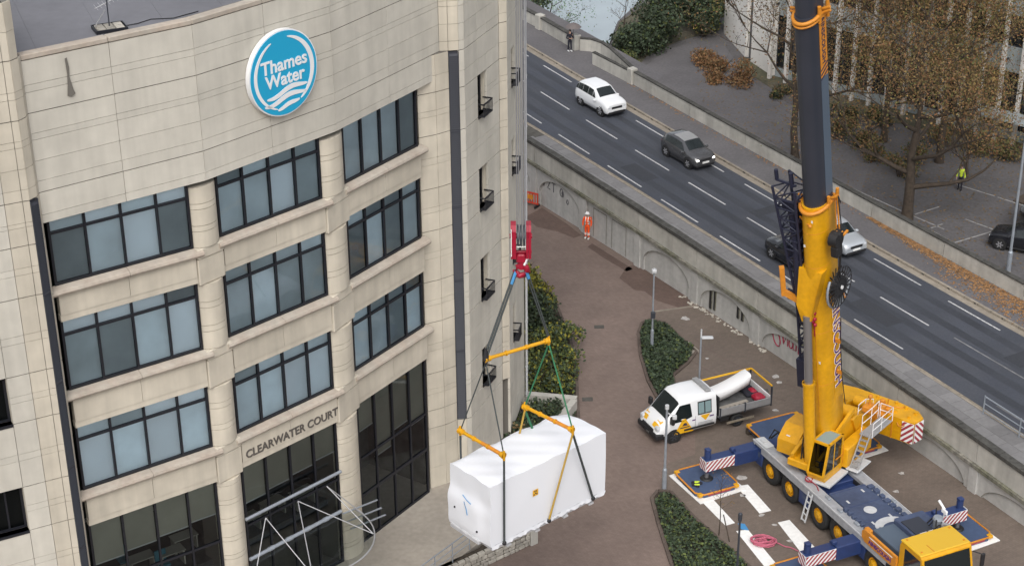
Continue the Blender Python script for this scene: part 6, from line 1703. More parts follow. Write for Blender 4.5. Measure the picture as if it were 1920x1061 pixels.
for s in (-1, 1):
    y = s * 1.006; yt = s * .905
    def sq(pts, nm, m, o=.0): 
        mb = MB(V); mb.face([(x, (s * (1.004 + o)) if z <= 1.27 else s * (1.004 + o) + (yt - y) * (z - 1.27) / .80, z) for x, z in pts][:: s]); return mb.build(nm, m, vb)
    sq([(.28, 1.14), (-.30, 2.02), (-.90, 2.02), (-1.0, 1.30), (-.5, 1.14)][::1], 'side_window', 'vglass', .006)
    fw_ = sq([(-1.32, 1.28), (-2.12, 1.28), (-2.12, 2.0), (-1.32, 2.0)], 'window_frame', 'black', .004)
    for a, b in ((-1.37, -1.69), (-1.75, -2.07)): sq([(a, 1.34), (b, 1.34), (b, 1.94), (a, 1.94)], 'side_window', 'vglass_grey', .010)
    tri = sq([(.0, .46), (-1.10, .46), (-.62, 1.26), (-.44, 1.26)], 'yellow_triangle', 'van_yellow', .004)
    sq([(-.43, .86), (-.75, .86), (-.66, 1.02), (-.53, 1.02)], 'triangle_mark', 'ink', .008); sq([(-.3, .74), (-.88, .74), (-.86, .8), (-.32, .8)], 'livery_line', 'ink', .008)
    sq([(-1.45, 1.24), (-2.05, 1.24), (-1.78, .90)], 'yellow_triangle', 'van_yellow', .004)
    for k in range(3): sq([(-1.35, .84 - .07 * k), (-2.2, .84 - .07 * k), (-2.2, .81 - .07 * k), (-1.35, .81 - .07 * k)], 'livery_line', 'alu', .004)
    sq([(-1.0, 1.1), (-1.2, 1.1), (-1.2, 1.03), (-1.0, 1.03)], 'livery_line', 'purple', .005); sq([(-2.0, 1.12), (-2.25, 1.12), (-2.25, 1.05), (-2.0, 1.05)], 'livery_line', 'purple', .005)
    mb = MB(V); mb.rbox(-2.3, -.55, min(s * .985, s * 1.03), max(s * .985, s * 1.03), .55, .66, .015); mb.build('rub_strip', 'black', vb)
    mb = MB(V); mb.bar((-1.19, s * 1.004, .5), (-1.19, s * 1.004, 1.27), .012, .008); mb.build('door_seam', 'dark_steel', vb)
    mb = MB(V); mb.rbox(.12, .30, min(s * 1.0, s * 1.28), max(s * 1.0, s * 1.28), 1.18, 1.62, .05); mb.build('wing_mirror', 'black', vb)
    mb = MB(V); mb.rbox(.58, .93, min(s * .58, s * .92), max(s * .58, s * .92), .76, 1.03, .05); mb.build('headlight', 'lens', vb)
    mb = MB(V); mb.tube((0, s * .75, .36), (0, s * 1.004, .36), .42, 22); mb.build('wheel_arch', 'black', vb)
    wheel(vt, V, 0, s * 1.012, .36, .24, s, 'dark_steel'); wheel(vt, V, -3.7, s * .98, .36, .24, s, 'dark_steel')
mb = MB(V); mb.rbox(.56, 1.03, -1.0, 1.0, .33, .66, .06); mb.build('front_bumper', 'black', vb)
mb = MB(V); mb.rbox(.88, 1.01, -.55, .55, .64, .80, .03); mb.build('grille', 'black', vb)
mb = MB(V); mb.rbox(1.0, 1.03, -.26, .26, .42, .53, .005); mb.build('number_plate', 'plate', vb)
for s in (-1, 1):          # yellow flashes on the bonnet
    ks = [(0, 1, 2), (LV_ - 1, LV_ - 2, LV_ - 3)][s > 0]; rows = []
    for i, f, wd in ((5, .30, .35), (5, .75, .8), (6, .3, 1.0), (6, .85, 1.0)):
        r_ = [Vector(VS[i][k]).lerp(Vector(VS[i + 1][k]), f) + Vector((.008, 0, .012)) for k in ks]
        rows.append([r_[2].lerp(r_[0], wd), r_[2].lerp(r_[1], min(1, wd)), r_[2].lerp(r_[1], .1)])
    mb = MB(V); mb.grid(rows, 0, True, flip=s < 0); mb.build('yellow_flash', 'van_yellow', vb)
mb = MB(V); mb.rbox(-2.2, -1.9, -.72, .72, 2.30, 2.42, .03); mb.build('beacon_bar', 'alu', vb)
# dropside bed
mb = MB(V); mb.rbox(-5.65, -2.5, -1.02, 1.02, .82, .92, .02); bdm = mb.build('truck_bed', 'grp', vt)
mb = MB(V); mb.rbox(-5.5, -2.4, -.45, .45, .5, .8, .03); mb.rbox(-3.2, -2.7, .5, .95, .5, .78, .03); mb.build('chassis', 'black', vt)
for s in (-1, 1):
    for a, b in ((-2.55, -4.05), (-4.08, -5.62)):
        mb = MB(V); mb.rbox(b, a, min(s * 1.0, s * 1.05), max(s * 1.0, s * 1.05), .9, 1.30, .015); mb.build('dropside', 'alu', bdm)
    for x in (-2.6, -4.06, -5.6):
        mb = MB(V); mb.rbox(x - .04, x + .04, min(s * .99, s * 1.07), max(s * .99, s * 1.07), .8, 1.36 if x > -5 else 1.9, .01); mb.build('bed_post', 'dark_steel', bdm)
mb = MB(V); mb.rbox(-5.66, -5.6, -1.0, 1.0, .9, 1.30, .015); mb.build('tailgate', 'white', bdm)
mb = MB(V); mb.rbox(-2.56, -2.5, -1.0, 1.0, .9, 2.0, .02); mb.build('headboard', 'black', bdm)
mb = MB(V); mb.bar((-2.55, -1.02, 1.92), (-5.6, -1.02, 1.92), .06, .08); mb.bar((-5.62, -1.02, 1.92), (-5.62, 1.0, 1.92), .06, .08); mb.build('yellow_rail', 'van_yellow', bdm)
mb = MB(V); mb.bar((-3.0, 1.06, .42), (-4.6, 1.06, .42), .06, .1); mb.build('side_guard', 'line_yellow', vt)
# load on the bed
rl = MB(V); rows = []
K = 18
for k in range(K + 1):
    t = k / K; x = -2.75 - 2.3 * t; zc = 1.28 + .55 * t * t + .10; yc = -.35 - .12 * math.sin(t * 2)
    h = .32; w = .42 if 0 < k < K else .36
    rows.append([(x + h * .25 * t, yc - w, zc - h * .8), (x - .0, yc - w, zc + h * .5), (x, yc - w * .7, zc + h * .75), (x, yc + w * .7, zc + h * .75), (x, yc + w, zc + h * .5), (x + h * .25 * t, yc + w, zc - h * .8)])
rl.grid(rows, 0, True, True); rl.face(rows[0][::-1]); rl.face(rows[-1])
o = tag(rl.build('insulation_roll', 'white'), 'long curved white roll lying on the bed of the white truck', 'roll')
mb = MB(V); 
for j in (0.0, .35): mb.bar((-2.9, .45 + j, .98), (-4.6, .35 + j, .98), .22, .05)
for k in range(6): mb.rbox(-3.1 - .27 * k, -2.95 - .27 * k, .55, .85, 1.0, 1.05, .01)
tag(mb.build('timber_boards', 'terrace'), 'pale boards with dark slots lying on the truck bed', 'boards')
mb = MB(V); mb.rbox(-5.5, -4.9, .15, .75, .93, 1.25, .1); mb.rbox(-5.45, -5.1, -.5, .0, .93, 1.2, .08); tag(mb.build('work_bag', 'red'), 'red bag in the rear corner of the truck bed', 'bag')
mb = MB(V); mb.rbox(-5.5, -4.75, -.9, .1, .93, 1.12, .06); tag(mb.build('tool_bag', 'dark_cloth'), 'dark bags by the tailgate of the white truck', 'bag')

# --- outrigger mats: blue plates with orange rims on white boards
def mat_plate(label, x, y, tilt=0.0, z=.06, sx=1.22, sy=1.15, board=True, F0=None):
    F0 = F0 if F0 is not None else C
    p = F0 @ Vector((x, y, 0))
    t = thing('outrigger_mat', label, 'outrigger mat', (p.x, p.y, 0), CR_ROT, 'blue outrigger mats')
    Fm = F0 @ Matrix.Translation((x, y, 0))
    if tilt: Fm = Fm @ Matrix.Translation((0, 0, z)) @ Matrix.Rotation(tilt, 4, 'X') @ Matrix.Translation((0, 0, -z))
    c = .32
    oct_ = [(-sx + c, -sy), (sx - c, -sy), (sx, -sy + c), (sx, sy - c), (sx - c, sy), (-sx + c, sy), (-sx, sy - c), (-sx, -sy + c)]
    mb = MB(Fm); mb.prism(oct_, z, z + .17); mb.build('mat_plate', 'mat_blue', t)
    mb = MB(Fm); pts = [(a, b, z + .175) for a, b in oct_]; mb.path(pts + [pts[0]], .045, 6); mb.build('orange_rim', 'orange', t)
    for a, b in ((sx - .12, -sy + .15), (-sx + .12, -sy + .15), (sx - .12, sy - .15), (-sx + .12, sy - .15)):
        mb = MB(Fm); mb.rbox(a - .12, a + .12, b - .12, b + .12, z + .05, z + .22, .03); mb.build('corner_lug', 'yellow', t)
    for k, (p0, p1) in enumerate(((oct_[0], oct_[1]), (oct_[2], oct_[3]), (oct_[6], oct_[7]))):
        a = Vector((*p0, z + .09)); b = Vector((*p1, z + .09)); mb = MB(Fm); mb.bar(a.lerp(b, .12), a.lerp(b, .88), .02, .09); mb.build('edge_stripe', 'red_stripe' if k else 'black', t)
    if board:
        mb = MB(F0 @ Matrix.Translation((x + .1, y, 0)) @ Matrix.Rotation(.05, 4, 'Z')); mb.box(-1.42, 1.38, -1.3, 1.3, .014, .05); tag(mb.build('ground_board', 'white_board'), {0: 'white board under the outrigger mat beside the lamp post', 1: 'white board under the outrigger mat at the bottom of the picture', 2: 'white board under the outrigger mat at the right, by the driver cab', 3: 'white board under the outrigger mat behind the yellow counterweight'}[len(BD)], 'board'); BD.append(1)
    return t
BD = []
for k, (x, y) in enumerate(MATS):
    mat_plate(('blue outrigger mat with orange rim beside the lamp post, a jacket on it', 'blue outrigger mat below the striped beam at the bottom of the picture', 'blue outrigger mat with orange rim to the right of the driver cab', 'blue outrigger mat behind the crane, under its counterweight')[k], x, y)
sp = mat_plate('spare blue mat with yellow edge strips lying behind the crane by the truck', -1.9, 1.5, 0, .32, 1.15, 1.55, False)
mb = MB(C)
for a, b in ((-2.9, .1), (-.9, .1), (-2.9, 2.9), (-.9, 2.9)): mb.rbox(a - .12, a + .12, b - .15, b + .15, 0, .32, .02)
tag(mb.build('timber_bearers', 'bark'), 'dark timber bearers under the spare blue mat', 'timber')
jk = C @ Vector((MATS[0][0] + .25, MATS[0][1] - .72, .235))
mb = MB(Matrix.Translation(jk)); mb.rbox(-.22, .1, -.2, .2, 0, .07, .03); mb.rbox(.05, .3, -.05, .12, 0, .1, .03); mb.rbox(-.05, .12, -.3, -.15, 0, .06, .02)
jo = mb.build('folded_jacket', 'dark_cloth'); tag(jo, 'dark jacket with bright yellow patches dropped on the blue mat', 'jacket')
mb = MB(Matrix.Translation(jk)); mb.rbox(-.08, .18, .0, .16, .06, .11, .03); mb.rbox(-.1, .16, -.2, -.08, .06, .10, .02); mb.build('yellow_patch', 'hi_yellow', jo)
# heap of pink rope
mb = MB(Matrix.Translation((11.38, 66.75, .0)))
pts = []
for k in range(150):
    a = k * .55; r = .28 + .22 * math.sin(k * .37) + .05 * rnd.random(); pts.append((r * math.cos(a) * 1.2, r * math.sin(a) * .8, .05 + .14 * abs(math.sin(k * .21))))
pts += [(.5 + .09 * k, -.06 * k + .04 * math.sin(k), .04) for k in range(12)]
mb.path(pts, .028, 5); tag(mb.build('rope_heap', 'pink'), 'tangled heap of pink rope on a white stripe beside the crane', 'rope')
mb = MB(); mb.face([(10.4, 68.35, .016), (10.72, 68.3, .016), (10.85, 67.75, .02), (10.5, 67.85, .016)]); tag(mb.build('blue_sheet', 'sling_blue'), 'small blue sheet lying between two white stripes', 'sheet')

# ================================================================ STREET FURNITURE
def lamp(label, x, y, h, head, r=.055, z0=0.0, m='steel', group='lamp posts', rot=0.0):
    t = thing('lamp_post', label, 'lamp post', (x, y, z0), rot, group); F = ROOT[t.name]
    mb = MB(F); mb.tube((0, 0, 0), (0, 0, min(1.2, h * .25)), r * 1.7, 12); mb.tube((0, 0, min(1.2, h * .25)), (0, 0, min(1.3, h * .25 + .1)), r * 1.7, 12, r); mb.tube((0, 0, min(1.3, h * .25 + .1)), (0, 0, h), r, 12, r * .8); mb.build('post', m, t)
    mb = MB(F)
    if head == 'cap': mb.rbox(-.13, .13, -.13, .13, h - .05, h + .16, .04); mb.tube((0, 0, h + .16), (0, 0, h + .22), .05, 8)
    elif head == 'panel': mb.rbox(.02, .62, -.14, .14, h - .06, h + .02, .03); mb.tube((0, 0, h - .3), (0, 0, h + .45), r * .8, 8)
    elif head == 'spot': mb.tube((0, 0, h - .1), (0, 0, h + .1), .1, 10); mb.bar((0, 0, h - .3), (.35, .1, h - .55), .05, .05); mb.rbox(.28, .48, 0, .2, h - .72, h - .5, .03)
    elif head == 'bollard': mb.tube((0, 0, h), (0, 0, h + .28), .09, 10); mb.ball((0, 0, h + .3), .1, 8)
    else: mb.rbox(-.1, 1.0, -.15, .15, h, h + .12, .04)
    mb.build('lantern', 'pale_grey' if head != 'bollard' else m, t)
    mb = MB(F); mb.rbox(-.12, .12, -.12, .12, 0, .04, .01); mb.build('base_plate', m, t)
    return t
lamp('grey lamp post with a square cap at the tip of the ivy bed', 7.67, 85.29, 4.75, 'cap')
mb = MB(); mb.rbox(7.55, 7.8, 85.1, 85.26, 2.0, 2.4, .03); mb.build('control_box', 'dark_steel', bpy.data.objects['lamp_post'])
lamp('grey lamp post with a flat pale panel light, rising behind the white truck', 9.64, 79.3, 3.95, 'panel')
lamp('dark grey lamp post in front of the truck, next to the outrigger mat', 7.21, 71.22, 4.6, 'spot', .065)
lamp('short dark lamp post standing in the ivy bed near the pink rope', 9.56, 62.25, 4.3, 'bollard', .055, 0, 'dark_steel')
lamp('tall pale street lamp beyond the far wall at the right edge', 28.97, 92.26, 11.5, 'arm', .085, 1.2, 'steel')
# red plastic barrier and things at the end of the passage
bt = thing('plastic_barrier', 'red plastic pedestrian barrier at the far end of the brown paving', 'barrier', (1.2, 105.0, 0)); F = frame((1.75, 104.6, 0), (-.88, .55, 0))
mb = MB(F); mb.rbox(0, 1.3, -.03, .03, .2, .3, .01); mb.rbox(0, 1.3, -.03, .03, .88, 1.0, .01); mb.rbox(0, .1, -.03, .03, .3, .9, .01); mb.rbox(1.2, 1.3, -.03, .03, .3, .9, .01)
for k in range(5): mb.rbox(.2 + .2 * k, .28 + .2 * k, -.02, .02, .3, .9, .01)
mb.build('barrier_panel', 'barrier_red', bt)
mb = MB(F); mb.rbox(.4, .95, -.045, .045, .5, .8, .01); mb.build('warning_board', 'orange', bt)
for x in (.1, 1.2):
    mb = MB(F); mb.rbox(x - .06, x + .06, -.3, .3, 0, .18, .02); mb.build('foot', 'black', bt)

# ================================================================ PEOPLE
def skin_mesh(name, verts, edges, radii, mats, parent, F, sub=2, root=0):
    me = bpy.data.meshes.new(name); me.from_pydata([tuple(v) for v in verts], edges, [])
    o = bpy.data.objects.new(name, me); COL.objects.link(o)
    sk = o.modifiers.new('skin', 'SKIN'); sk.use_smooth_shade = True
    for i, r_ in enumerate(radii):
        d = me.skin_vertices[0].data[i]; d.radius = r_ if isinstance(r_, (tuple, list)) else (r_, r_); d.use_root = (i == root)
    ss_ = o.modifiers.new('sub', 'SUBSURF'); ss_.levels = sub; ss_.render_levels = sub
    dg = bpy.context.evaluated_depsgraph_get(); m2 = bpy.data.meshes.new_from_object(o.evaluated_get(dg))
    bpy.data.objects.remove(o); bpy.data.meshes.remove(me)
    mb = MB(F); i0 = 0
    for v in m2.vertices: mb.v.append(F @ v.co)
    for p in m2.polygons: mb.f.append(tuple(p.vertices)); mb.mi.append(0); mb.sm.append(True)
    bpy.data.meshes.remove(m2)
    return mb.build(name, mats, parent)
def person(label, loc, rot, top, legs, shoes, helmet=None, hair=True, h=1.78, vest=False, arms='down', group=None, hood=None):
    t = thing('person', label, 'person', loc, rot, group); k = h / 1.78; F = ROOT[t.name] @ Matrix.Scale(k, 4)      # faces +x
    elbow, hand = ((0.02, .27, 1.12), (.10, .25, .86)) if arms == 'down' else ((.02, .27, 1.10), (.26, .12, 1.12))
    # the body underneath: trunk, neck, head, arms and hands
    vs = [(0, 0, .95), (0, 0, 1.20), (0, 0, 1.40), (.01, 0, 1.50), (.03, 0, 1.60), (.03, 0, 1.72)]
    es = [(0, 1), (1, 2), (2, 3), (3, 4), (4, 5)]; rs = [(.12, .10), (.12, .10), (.13, .10), .055, (.075, .085), (.07, .08)]
    for s in (-1, 1):
        b = len(vs); vs += [(0, s * .17, 1.41), (elbow[0], s * elbow[1], elbow[2]), (hand[0], s * hand[1], hand[2])]; es += [(2, b), (b, b + 1), (b + 1, b + 2)]; rs += [.055, .042, .032]
        pd = Vector((.55, 0, -.8)) if arms == 'down' else Vector((.3, -s * .9, .1)); pd.normalize(); H = Vector(vs[b + 2]); acr = Vector((pd.z, 0, -pd.x)) if arms == 'down' else Vector((.0, 0, 1))
        pb = len(vs); vs.append(tuple(H + pd * .07)); es.append((b + 2, pb)); rs.append((.035, .02))
        for f, ln in enumerate((.07, .08, .075, .06)):
            c = len(vs); a0 = H + pd * .10 + acr * (.028 - .019 * f); vs += [tuple(a0), tuple(a0 + pd * ln * .5 + Vector((.0, -s * .01, 0))), tuple(a0 + pd * ln + Vector((0, -s * .03, 0)))]; es += [(pb, c), (c, c + 1), (c + 1, c + 2)]; rs += [.009, .0085, .007]
        c = len(vs); a0 = H + pd * .04 + acr * .035; vs += [tuple(a0), tuple(a0 + pd * .045 + acr * .022)]; es += [(b + 2, c), (c, c + 1)]; rs += [.010, .008]
    skin_mesh('body', vs, es, rs, 'skin', t, F, 1)
    # face
    mb = MB(F); mb.ball((.108, 0, 1.655), .016, 6); mb.build('nose', 'skin', t)
    mb = MB(F)
    for s in (-1, 1): mb.ball((.095, s * .032, 1.68), .011, 6)
    mb.ball((.098, 0, 1.615), .014, 6, 0, (.5, 1.6, .4)); mb.build('eyes_and_mouth', 'ink', t)
    mb = MB(F)
    for s in (-1, 1): mb.ball((.03, s * .088, 1.665), .024, 6, 0, (.6, .5, 1.2))
    mb.build('ears', 'skin', t)
    # clothes
    jv = [(0, 0, .90), (0, 0, 1.08), (0, 0, 1.26), (.0, 0, 1.40), (.01, 0, 1.475)]; je = [(0, 1), (1, 2), (2, 3), (3, 4)]; jr = [(.165, .12), (.155, .115), (.165, .12), (.16, .105), (.075, .075)]
    for s in (-1, 1):
        b = len(jv); jv += [(0, s * .19, 1.415), (elbow[0], s * elbow[1], elbow[2]), (elbow[0] + (hand[0] - elbow[0]) * .88, s * (elbow[1] + (hand[1] - elbow[1]) * .88), elbow[2] + (hand[2] - elbow[2]) * .88)]
        je += [(3, b), (b, b + 1), (b + 1, b + 2)]; jr += [.085, .066, .052]
    jk_ = skin_mesh('jacket', jv, je, jr, top, t, F, 2)
    lv = [(0, 0, .96), (0, 0, .90)]; le = [(0, 1)]; lr = [(.15, .115), (.15, .115)]
    for s in (-1, 1):
        b = len(lv); lv += [(0, s * .09, .82), (.03 + .03 * s, s * .10, .48), (.0 + .05 * s, s * .11, .10)]; le += [(1, b), (b, b + 1), (b + 1, b + 2)]; lr += [.095, .072, .062]
    tr_ = skin_mesh('trousers', lv, le, lr, legs, t, F, 2)
    for s in (-1, 1):
        mb = MB(F); x = .05 * s; mb.rbox(x - .09, x + .19, s * .11 - .05, s * .11 + .05, 0.0, .10, .03); mb.build('boot', shoes, t)
    if vest:
        mb = MB(F)
        def hoop(z, rx, ry, w=.05): mb.grid([[(rx * math.cos(a), ry * math.sin(a), z + d) for a in [2 * math.pi * q / 20 for q in range(20)]] for d in (-w / 2, w / 2)], 0, True, True)
        hoop(1.06, .132, .172); hoop(1.2, .137, .178)
        for s in (-1, 1): mb.path([(.135, s * .07, 1.2), (.128, s * .08, 1.38), (.06, s * .09, 1.49), (-.09, s * .08, 1.45), (-.14, s * .07, 1.2)], .022, 6)
        mb.build('reflective_band', 'reflective', jk_)
        mb = MB(F)
        for s in (-1, 1):
            for z in (.30, .40): mb.tube((.02 + .045 * s, s * .107, z - .025), (.02 + .045 * s, s * .107, z + .025), .082, 12)
        mb.build('reflective_band', 'reflective', tr_)
    if helmet:
        mb = MB(F); rows = []
        for q in range(6):
            a = math.pi / 2 * q / 5; r_ = .125 * math.cos(a) + .002; rows.append([(.03 + r_ * 1.12 * math.cos(b), r_ * math.sin(b), 1.70 + .135 * math.sin(a)) for b in [2 * math.pi * w_ / 16 for w_ in range(16)]])
        mb.grid(rows, 0, True, True); mb.tube((.035, 0, 1.695), (.035, 0, 1.71), .15, 16); mb.build('helmet', helmet, t)
    elif hair:
        mb = MB(F); mb.ball((.012, 0, 1.70), .105, 10, 0, (1, .95, .95)); mb.build('hair', 'hair', t)
    return t
person('worker in orange hi vis clothing and white helmet standing by the grey wall', (4.72, 99.85, 0), R(-105), 'hi_orange', 'hi_orange', 'reflective', helmet='white', vest=True)
pz = zpav(4.4, 125.2)
person('pedestrian in dark clothes and white shoes under an umbrella on the far pavement', (4.45, 125.2, pz + .004), R(-70), 'dark_cloth', 'dark_cloth', 'white', h=1.68, arms='up')
um = thing('umbrella', 'grey brown umbrella held over the pedestrian by the bridge parapet', 'umbrella', (4.75, 125.5, pz + 1.1)); F = Matrix.Translation((4.72, 125.45, pz))
mb = MB(F); rows = []
for q in range(5):
    r_ = .02 + .58 * q / 4; rows.append([(r_ * math.cos(b), r_ * math.sin(b), 2.12 - .30 * (q / 4) ** 1.7 - (.03 if (w_ % 2 and q == 4) else 0)) for w_, b in enumerate([2 * math.pi * w / 16 for w in range(16)])])
mb.grid(rows, 0, True, True); mb.build('canopy', 'umbrella', um)
mb = MB(F); mb.tube((0, 0, 1.05), (0, 0, 2.16), .014, 6); mb.path([(0, 0, 1.08), (.02, 0, 1.0), (.06, 0, .98), (.09, 0, 1.03)], .016, 6); mb.build('handle', 'black', um)
person('person in a bright yellow hi vis vest in the car park under the trees', (28.9, 104.2, 1.2), R(-120), 'hi_yellow', 'dark_cloth', 'black', h=1.75)

# ================================================================ PLANTS
nrng = np.random.default_rng(11)
def leaf_mesh(name, cen, size, mats, weights, parent=None, kind=None, flat=0.0, aspect=.65):
    """many small leaf faces (each a rhombus) round the given centres"""
    cen = np.asarray(cen, float); n = len(cen)
    d = nrng.normal(size=(n, 3)); d /= np.linalg.norm(d, axis=1)[:, None]
    e = nrng.normal(size=(n, 3)); 
    if flat: d[:, 2] *= (1 - flat); e[:, 2] *= (1 - flat)
    d /= np.linalg.norm(d, axis=1)[:, None]
    e -= (e * d).sum(1)[:, None] * d; e /= np.linalg.norm(e, axis=1)[:, None]
    s = nrng.uniform(size[0], size[1], n)[:, None]
    V = np.empty((n, 4, 3)); V[:, 0] = cen - d * s; V[:, 1] = cen + e * s * aspect; V[:, 2] = cen + d * s; V[:, 3] = cen - e * s * aspect
    V = V.reshape(-1, 3)
    if parent is not None:
        inv = np.array(ROOT[parent.name].inverted()); V = V @ inv[:3, :3].T + inv[:3, 3]
    me = bpy.data.meshes.new(name)
    me.vertices.add(4 * n); me.vertices.foreach_set('co', V.ravel())
    me.loops.add(4 * n); me.loops.foreach_set('vertex_index', np.arange(4 * n))
    me.polygons.add(n); me.polygons.foreach_set('loop_start', np.arange(n) * 4); me.polygons.foreach_set('loop_total', np.full(n, 4))
    for m in mats: me.materials.append(M[m])
    w = np.array(weights, float); w /= w.sum()
    me.polygons.foreach_set('material_index', nrng.choice(len(mats), n, p=w))
    me.update(calc_edges=True)
    o = _new(name, me)
    if parent is not None: o.parent = parent; ROOT[o.name] = ROOT[parent.name]
    if kind: o['kind'] = kind
    return o
def clump(c, r, n, sq=(1, 1, .8), shell=.55):
    d = nrng.normal(size=(n, 3)); d /= np.linalg.norm(d, axis=1)[:, None]
    rad = r * (shell + (1 - shell) * nrng.random(n)) ; rad *= nrng.random(n) ** .25
    return np.asarray(c) + d * rad[:, None] * np.asarray(sq)
def tree(label, x, y, z0, h, spread, n_leaf, mats, weights, fork=.16, tr=.26, lean=(0, 0), leafsz=(.032, .082), seed=1, name='autumn_tree', group=None, limbs=9, low=.25):
    t = thing(name, label, 'tree', (x, y, z0), 0, group)
    r_ = random.Random(seed)
    mb = MB(); tips = []
    top = Vector((x + lean[0], y + lean[1], z0 + h * .92)); base = Vector((x, y, z0))
    spine = [base.lerp(top, f) + Vector((r_.uniform(-.12, .12) * f * 3, r_.uniform(-.12, .12) * f * 3, 0)) for f in (0, .06, .16, .3, .45, .6, .75, .88, 1)]
    mb.path(spine, [tr * 1.25, tr, tr * .9, tr * .72, tr * .52, tr * .36, tr * .22, tr * .12, tr * .05], 8)
    def branch(p, d, L, r, dep):
        pts = [p]; q = p.copy(); dd = d.copy(); n = 5
        for k in range(n):
            dd = (dd + Vector((r_.uniform(-.28, .28), r_.uniform(-.28, .28), r_.uniform(-.10, .22)))).normalized(); q = q + dd * L / n; pts.append(q.copy())
        mb.path(pts, [r * (1 - .8 * k / n) for k in range(n + 1)], 5 if dep else 6)
        if dep < 3:
            for k in range((4, 5, 4)[dep]):
                i = r_.randint(2, n); nd = (dd + Vector((r_.uniform(-1, 1), r_.uniform(-1, 1), r_.uniform(-.35, .75)))).normalized()
                branch(pts[i], nd, L * r_.uniform(.42, .68), r * .45, dep + 1)
        if dep >= 1: tips.append((pts[-1], dep)); tips.append((pts[-2], dep)); tips.append((pts[3], dep))
    for k in range(limbs):
        f = low + (.93 - low) * k / (limbs - 1); i = min(int(f * 8), 7); p = spine[0].lerp(spine[-1], f)
        idx = f * 8
        lo_ = [0, .06, .16, .3, .45, .6, .75, .88, 1]
        for q in range(8):
            if lo_[q] <= f <= lo_[q + 1]: p = spine[q].lerp(spine[q + 1], (f - lo_[q]) / (lo_[q + 1] - lo_[q]))
        a = k * 2.4 + r_.uniform(-.4, .4); up_ = -.02 + .95 * f
        L = spread * (1.05 - .62 * abs(f - .38)) * r_.uniform(.8, 1.1)
        branch(p, Vector((math.cos(a), math.sin(a), up_)).normalized(), L, tr * (.62 - .4 * f), 0)
    mb.build('trunk', 'bark', t)
    w = np.array([1.0 + .4 * d for p, d in tips]); w /= w.sum()
    idx = nrng.choice(len(tips), n_leaf, p=w); P = np.array([tuple(p) for p, d in tips])[idx] + nrng.normal(size=(n_leaf, 3)) * .6
    leaf_mesh('crown', P, leafsz, mats, weights, t)
    return t
AUT = ['leaf_brown', 'leaf_gold', 'leaf_rust', 'leaf_olive']
tree('large autumn tree with golden brown leaves beside the far wall, right of the boom', 24.56, 99.7, 1.2, 15.5, 6.0, 42000, AUT, (4.5, 2.2, 3.2, 1.8), tr=.34, seed=5, low=.15, limbs=13, group='trees in the car park')
tree('sparse brown autumn tree standing left of the crane boom', 19.1, 109.7, 1.2, 14.0, 5.4, 15000, AUT, (5, 1.5, 3, 1.2), tr=.26, seed=9, lean=(-.9, .4), low=.3, group='trees in the car park')
tree('olive and gold tree at the right of the car park before the white fins', 28.6, 108.8, 1.2, 12.5, 4.6, 23000, AUT, (2.5, 3, 1.4, 4), tr=.27, seed=14, group='trees in the car park')
tree('brown leaved tree at the back of the car park, close to the finned building', 25.6, 112.6, 1.2, 13.0, 4.8, 20000, AUT, (4.5, 2, 2.6, 1.6), tr=.24, seed=23, group='trees in the car park')
UNDER = []
def shrub(label, blobs, mats, weights, n, size=(.06, .13), name='shrub', stems=True, group=None):
    x, y, z, r = blobs[0]
    t = thing(name, label, 'shrub', (x, y, z - r * .7 if z - r * .7 > -1.3 else z), 0, group)
    tot = sum(b[3] ** 2 for b in blobs); P = []
    for (bx, by, bz, br) in blobs:
        m = int(n * br ** 2 / tot)
        for k in range(5):
            o = nrng.normal(size=3) * br * .38; P.append(clump((bx + o[0], by + o[1], bz + o[2] * .7), br * .72, m // 5))
    leaf_mesh('foliage', np.concatenate(P), size, mats, weights, t)
    for (bx, by, bz, br) in blobs:
        mb = MB()
        for k in range(7):
            a = k * .9; mb.path([(bx, by, bz - br), (bx + .1 * math.cos(a), by + .1 * math.sin(a), bz - br * .9), (bx + br * .3 * math.cos(a), by + br * .3 * math.sin(a), bz), (bx + br * .75 * math.cos(a), by + br * .75 * math.sin(a), bz + br * .55)], [.05, .04, .025, .01], 5)
        mb.build('stems', 'bark', t)
    return t
for lab, bl in (('brown leafy undergrowth beneath the big golden tree', [(25.5, 106.5, 1.9, 1.1), (27.0, 108.5, 2.1, 1.3), (24.2, 109.2, 2.0, 1.2)]), ('olive undergrowth in front of the finned building, right of the trees', [(31.5, 110.5, 2.0, 1.3), (33.4, 109.0, 2.2, 1.3), (29.4, 111.6, 2.1, 1.2)]), ('thin brown scrub near the back of the car park', [(22.4, 113.2, 2.0, 1.1), (23.8, 111.4, 1.9, 1.0)])):
    UNDER.append((lab, bl))
DK_ = ['leaf_dark', 'leaf_ivy', 'leaf_green']
shrub('tall dark evergreen shrub by the river, behind the curved wall', [(10.3, 130.6, 2.6, 2.0), (9.4, 132.2, 2.4, 1.8), (11.6, 132.6, 3.0, 2.0)], DK_, (6, 3, 1), 5200, (.09, .17))
shrub('dark evergreen shrub further right on the river bank', [(13.2, 135.5, 3.0, 2.3), (15.0, 137.5, 3.3, 2.3), (12.2, 137.5, 3.0, 2.0)], DK_, (6, 3, 1), 5200, (.09, .17))
shrub('dark bush beside the cream wall at the head of the path', [(15.6, 135.4, 2.2, 1.3), (16.6, 137.6, 3.0, 1.6)], ['leaf_dark', 'leaf_olive', 'leaf_yellow'], (5, 2, .5), 2000, (.09, .16))
shrub('olive bush just outside the wall by the steps', [(9.0, 126.2, 2.3, 1.05), (9.6, 124.4, 2.0, .85)], ['leaf_olive', 'leaf_dark', 'leaf_green'], (3, 3, 2), 1800, (.07, .13))
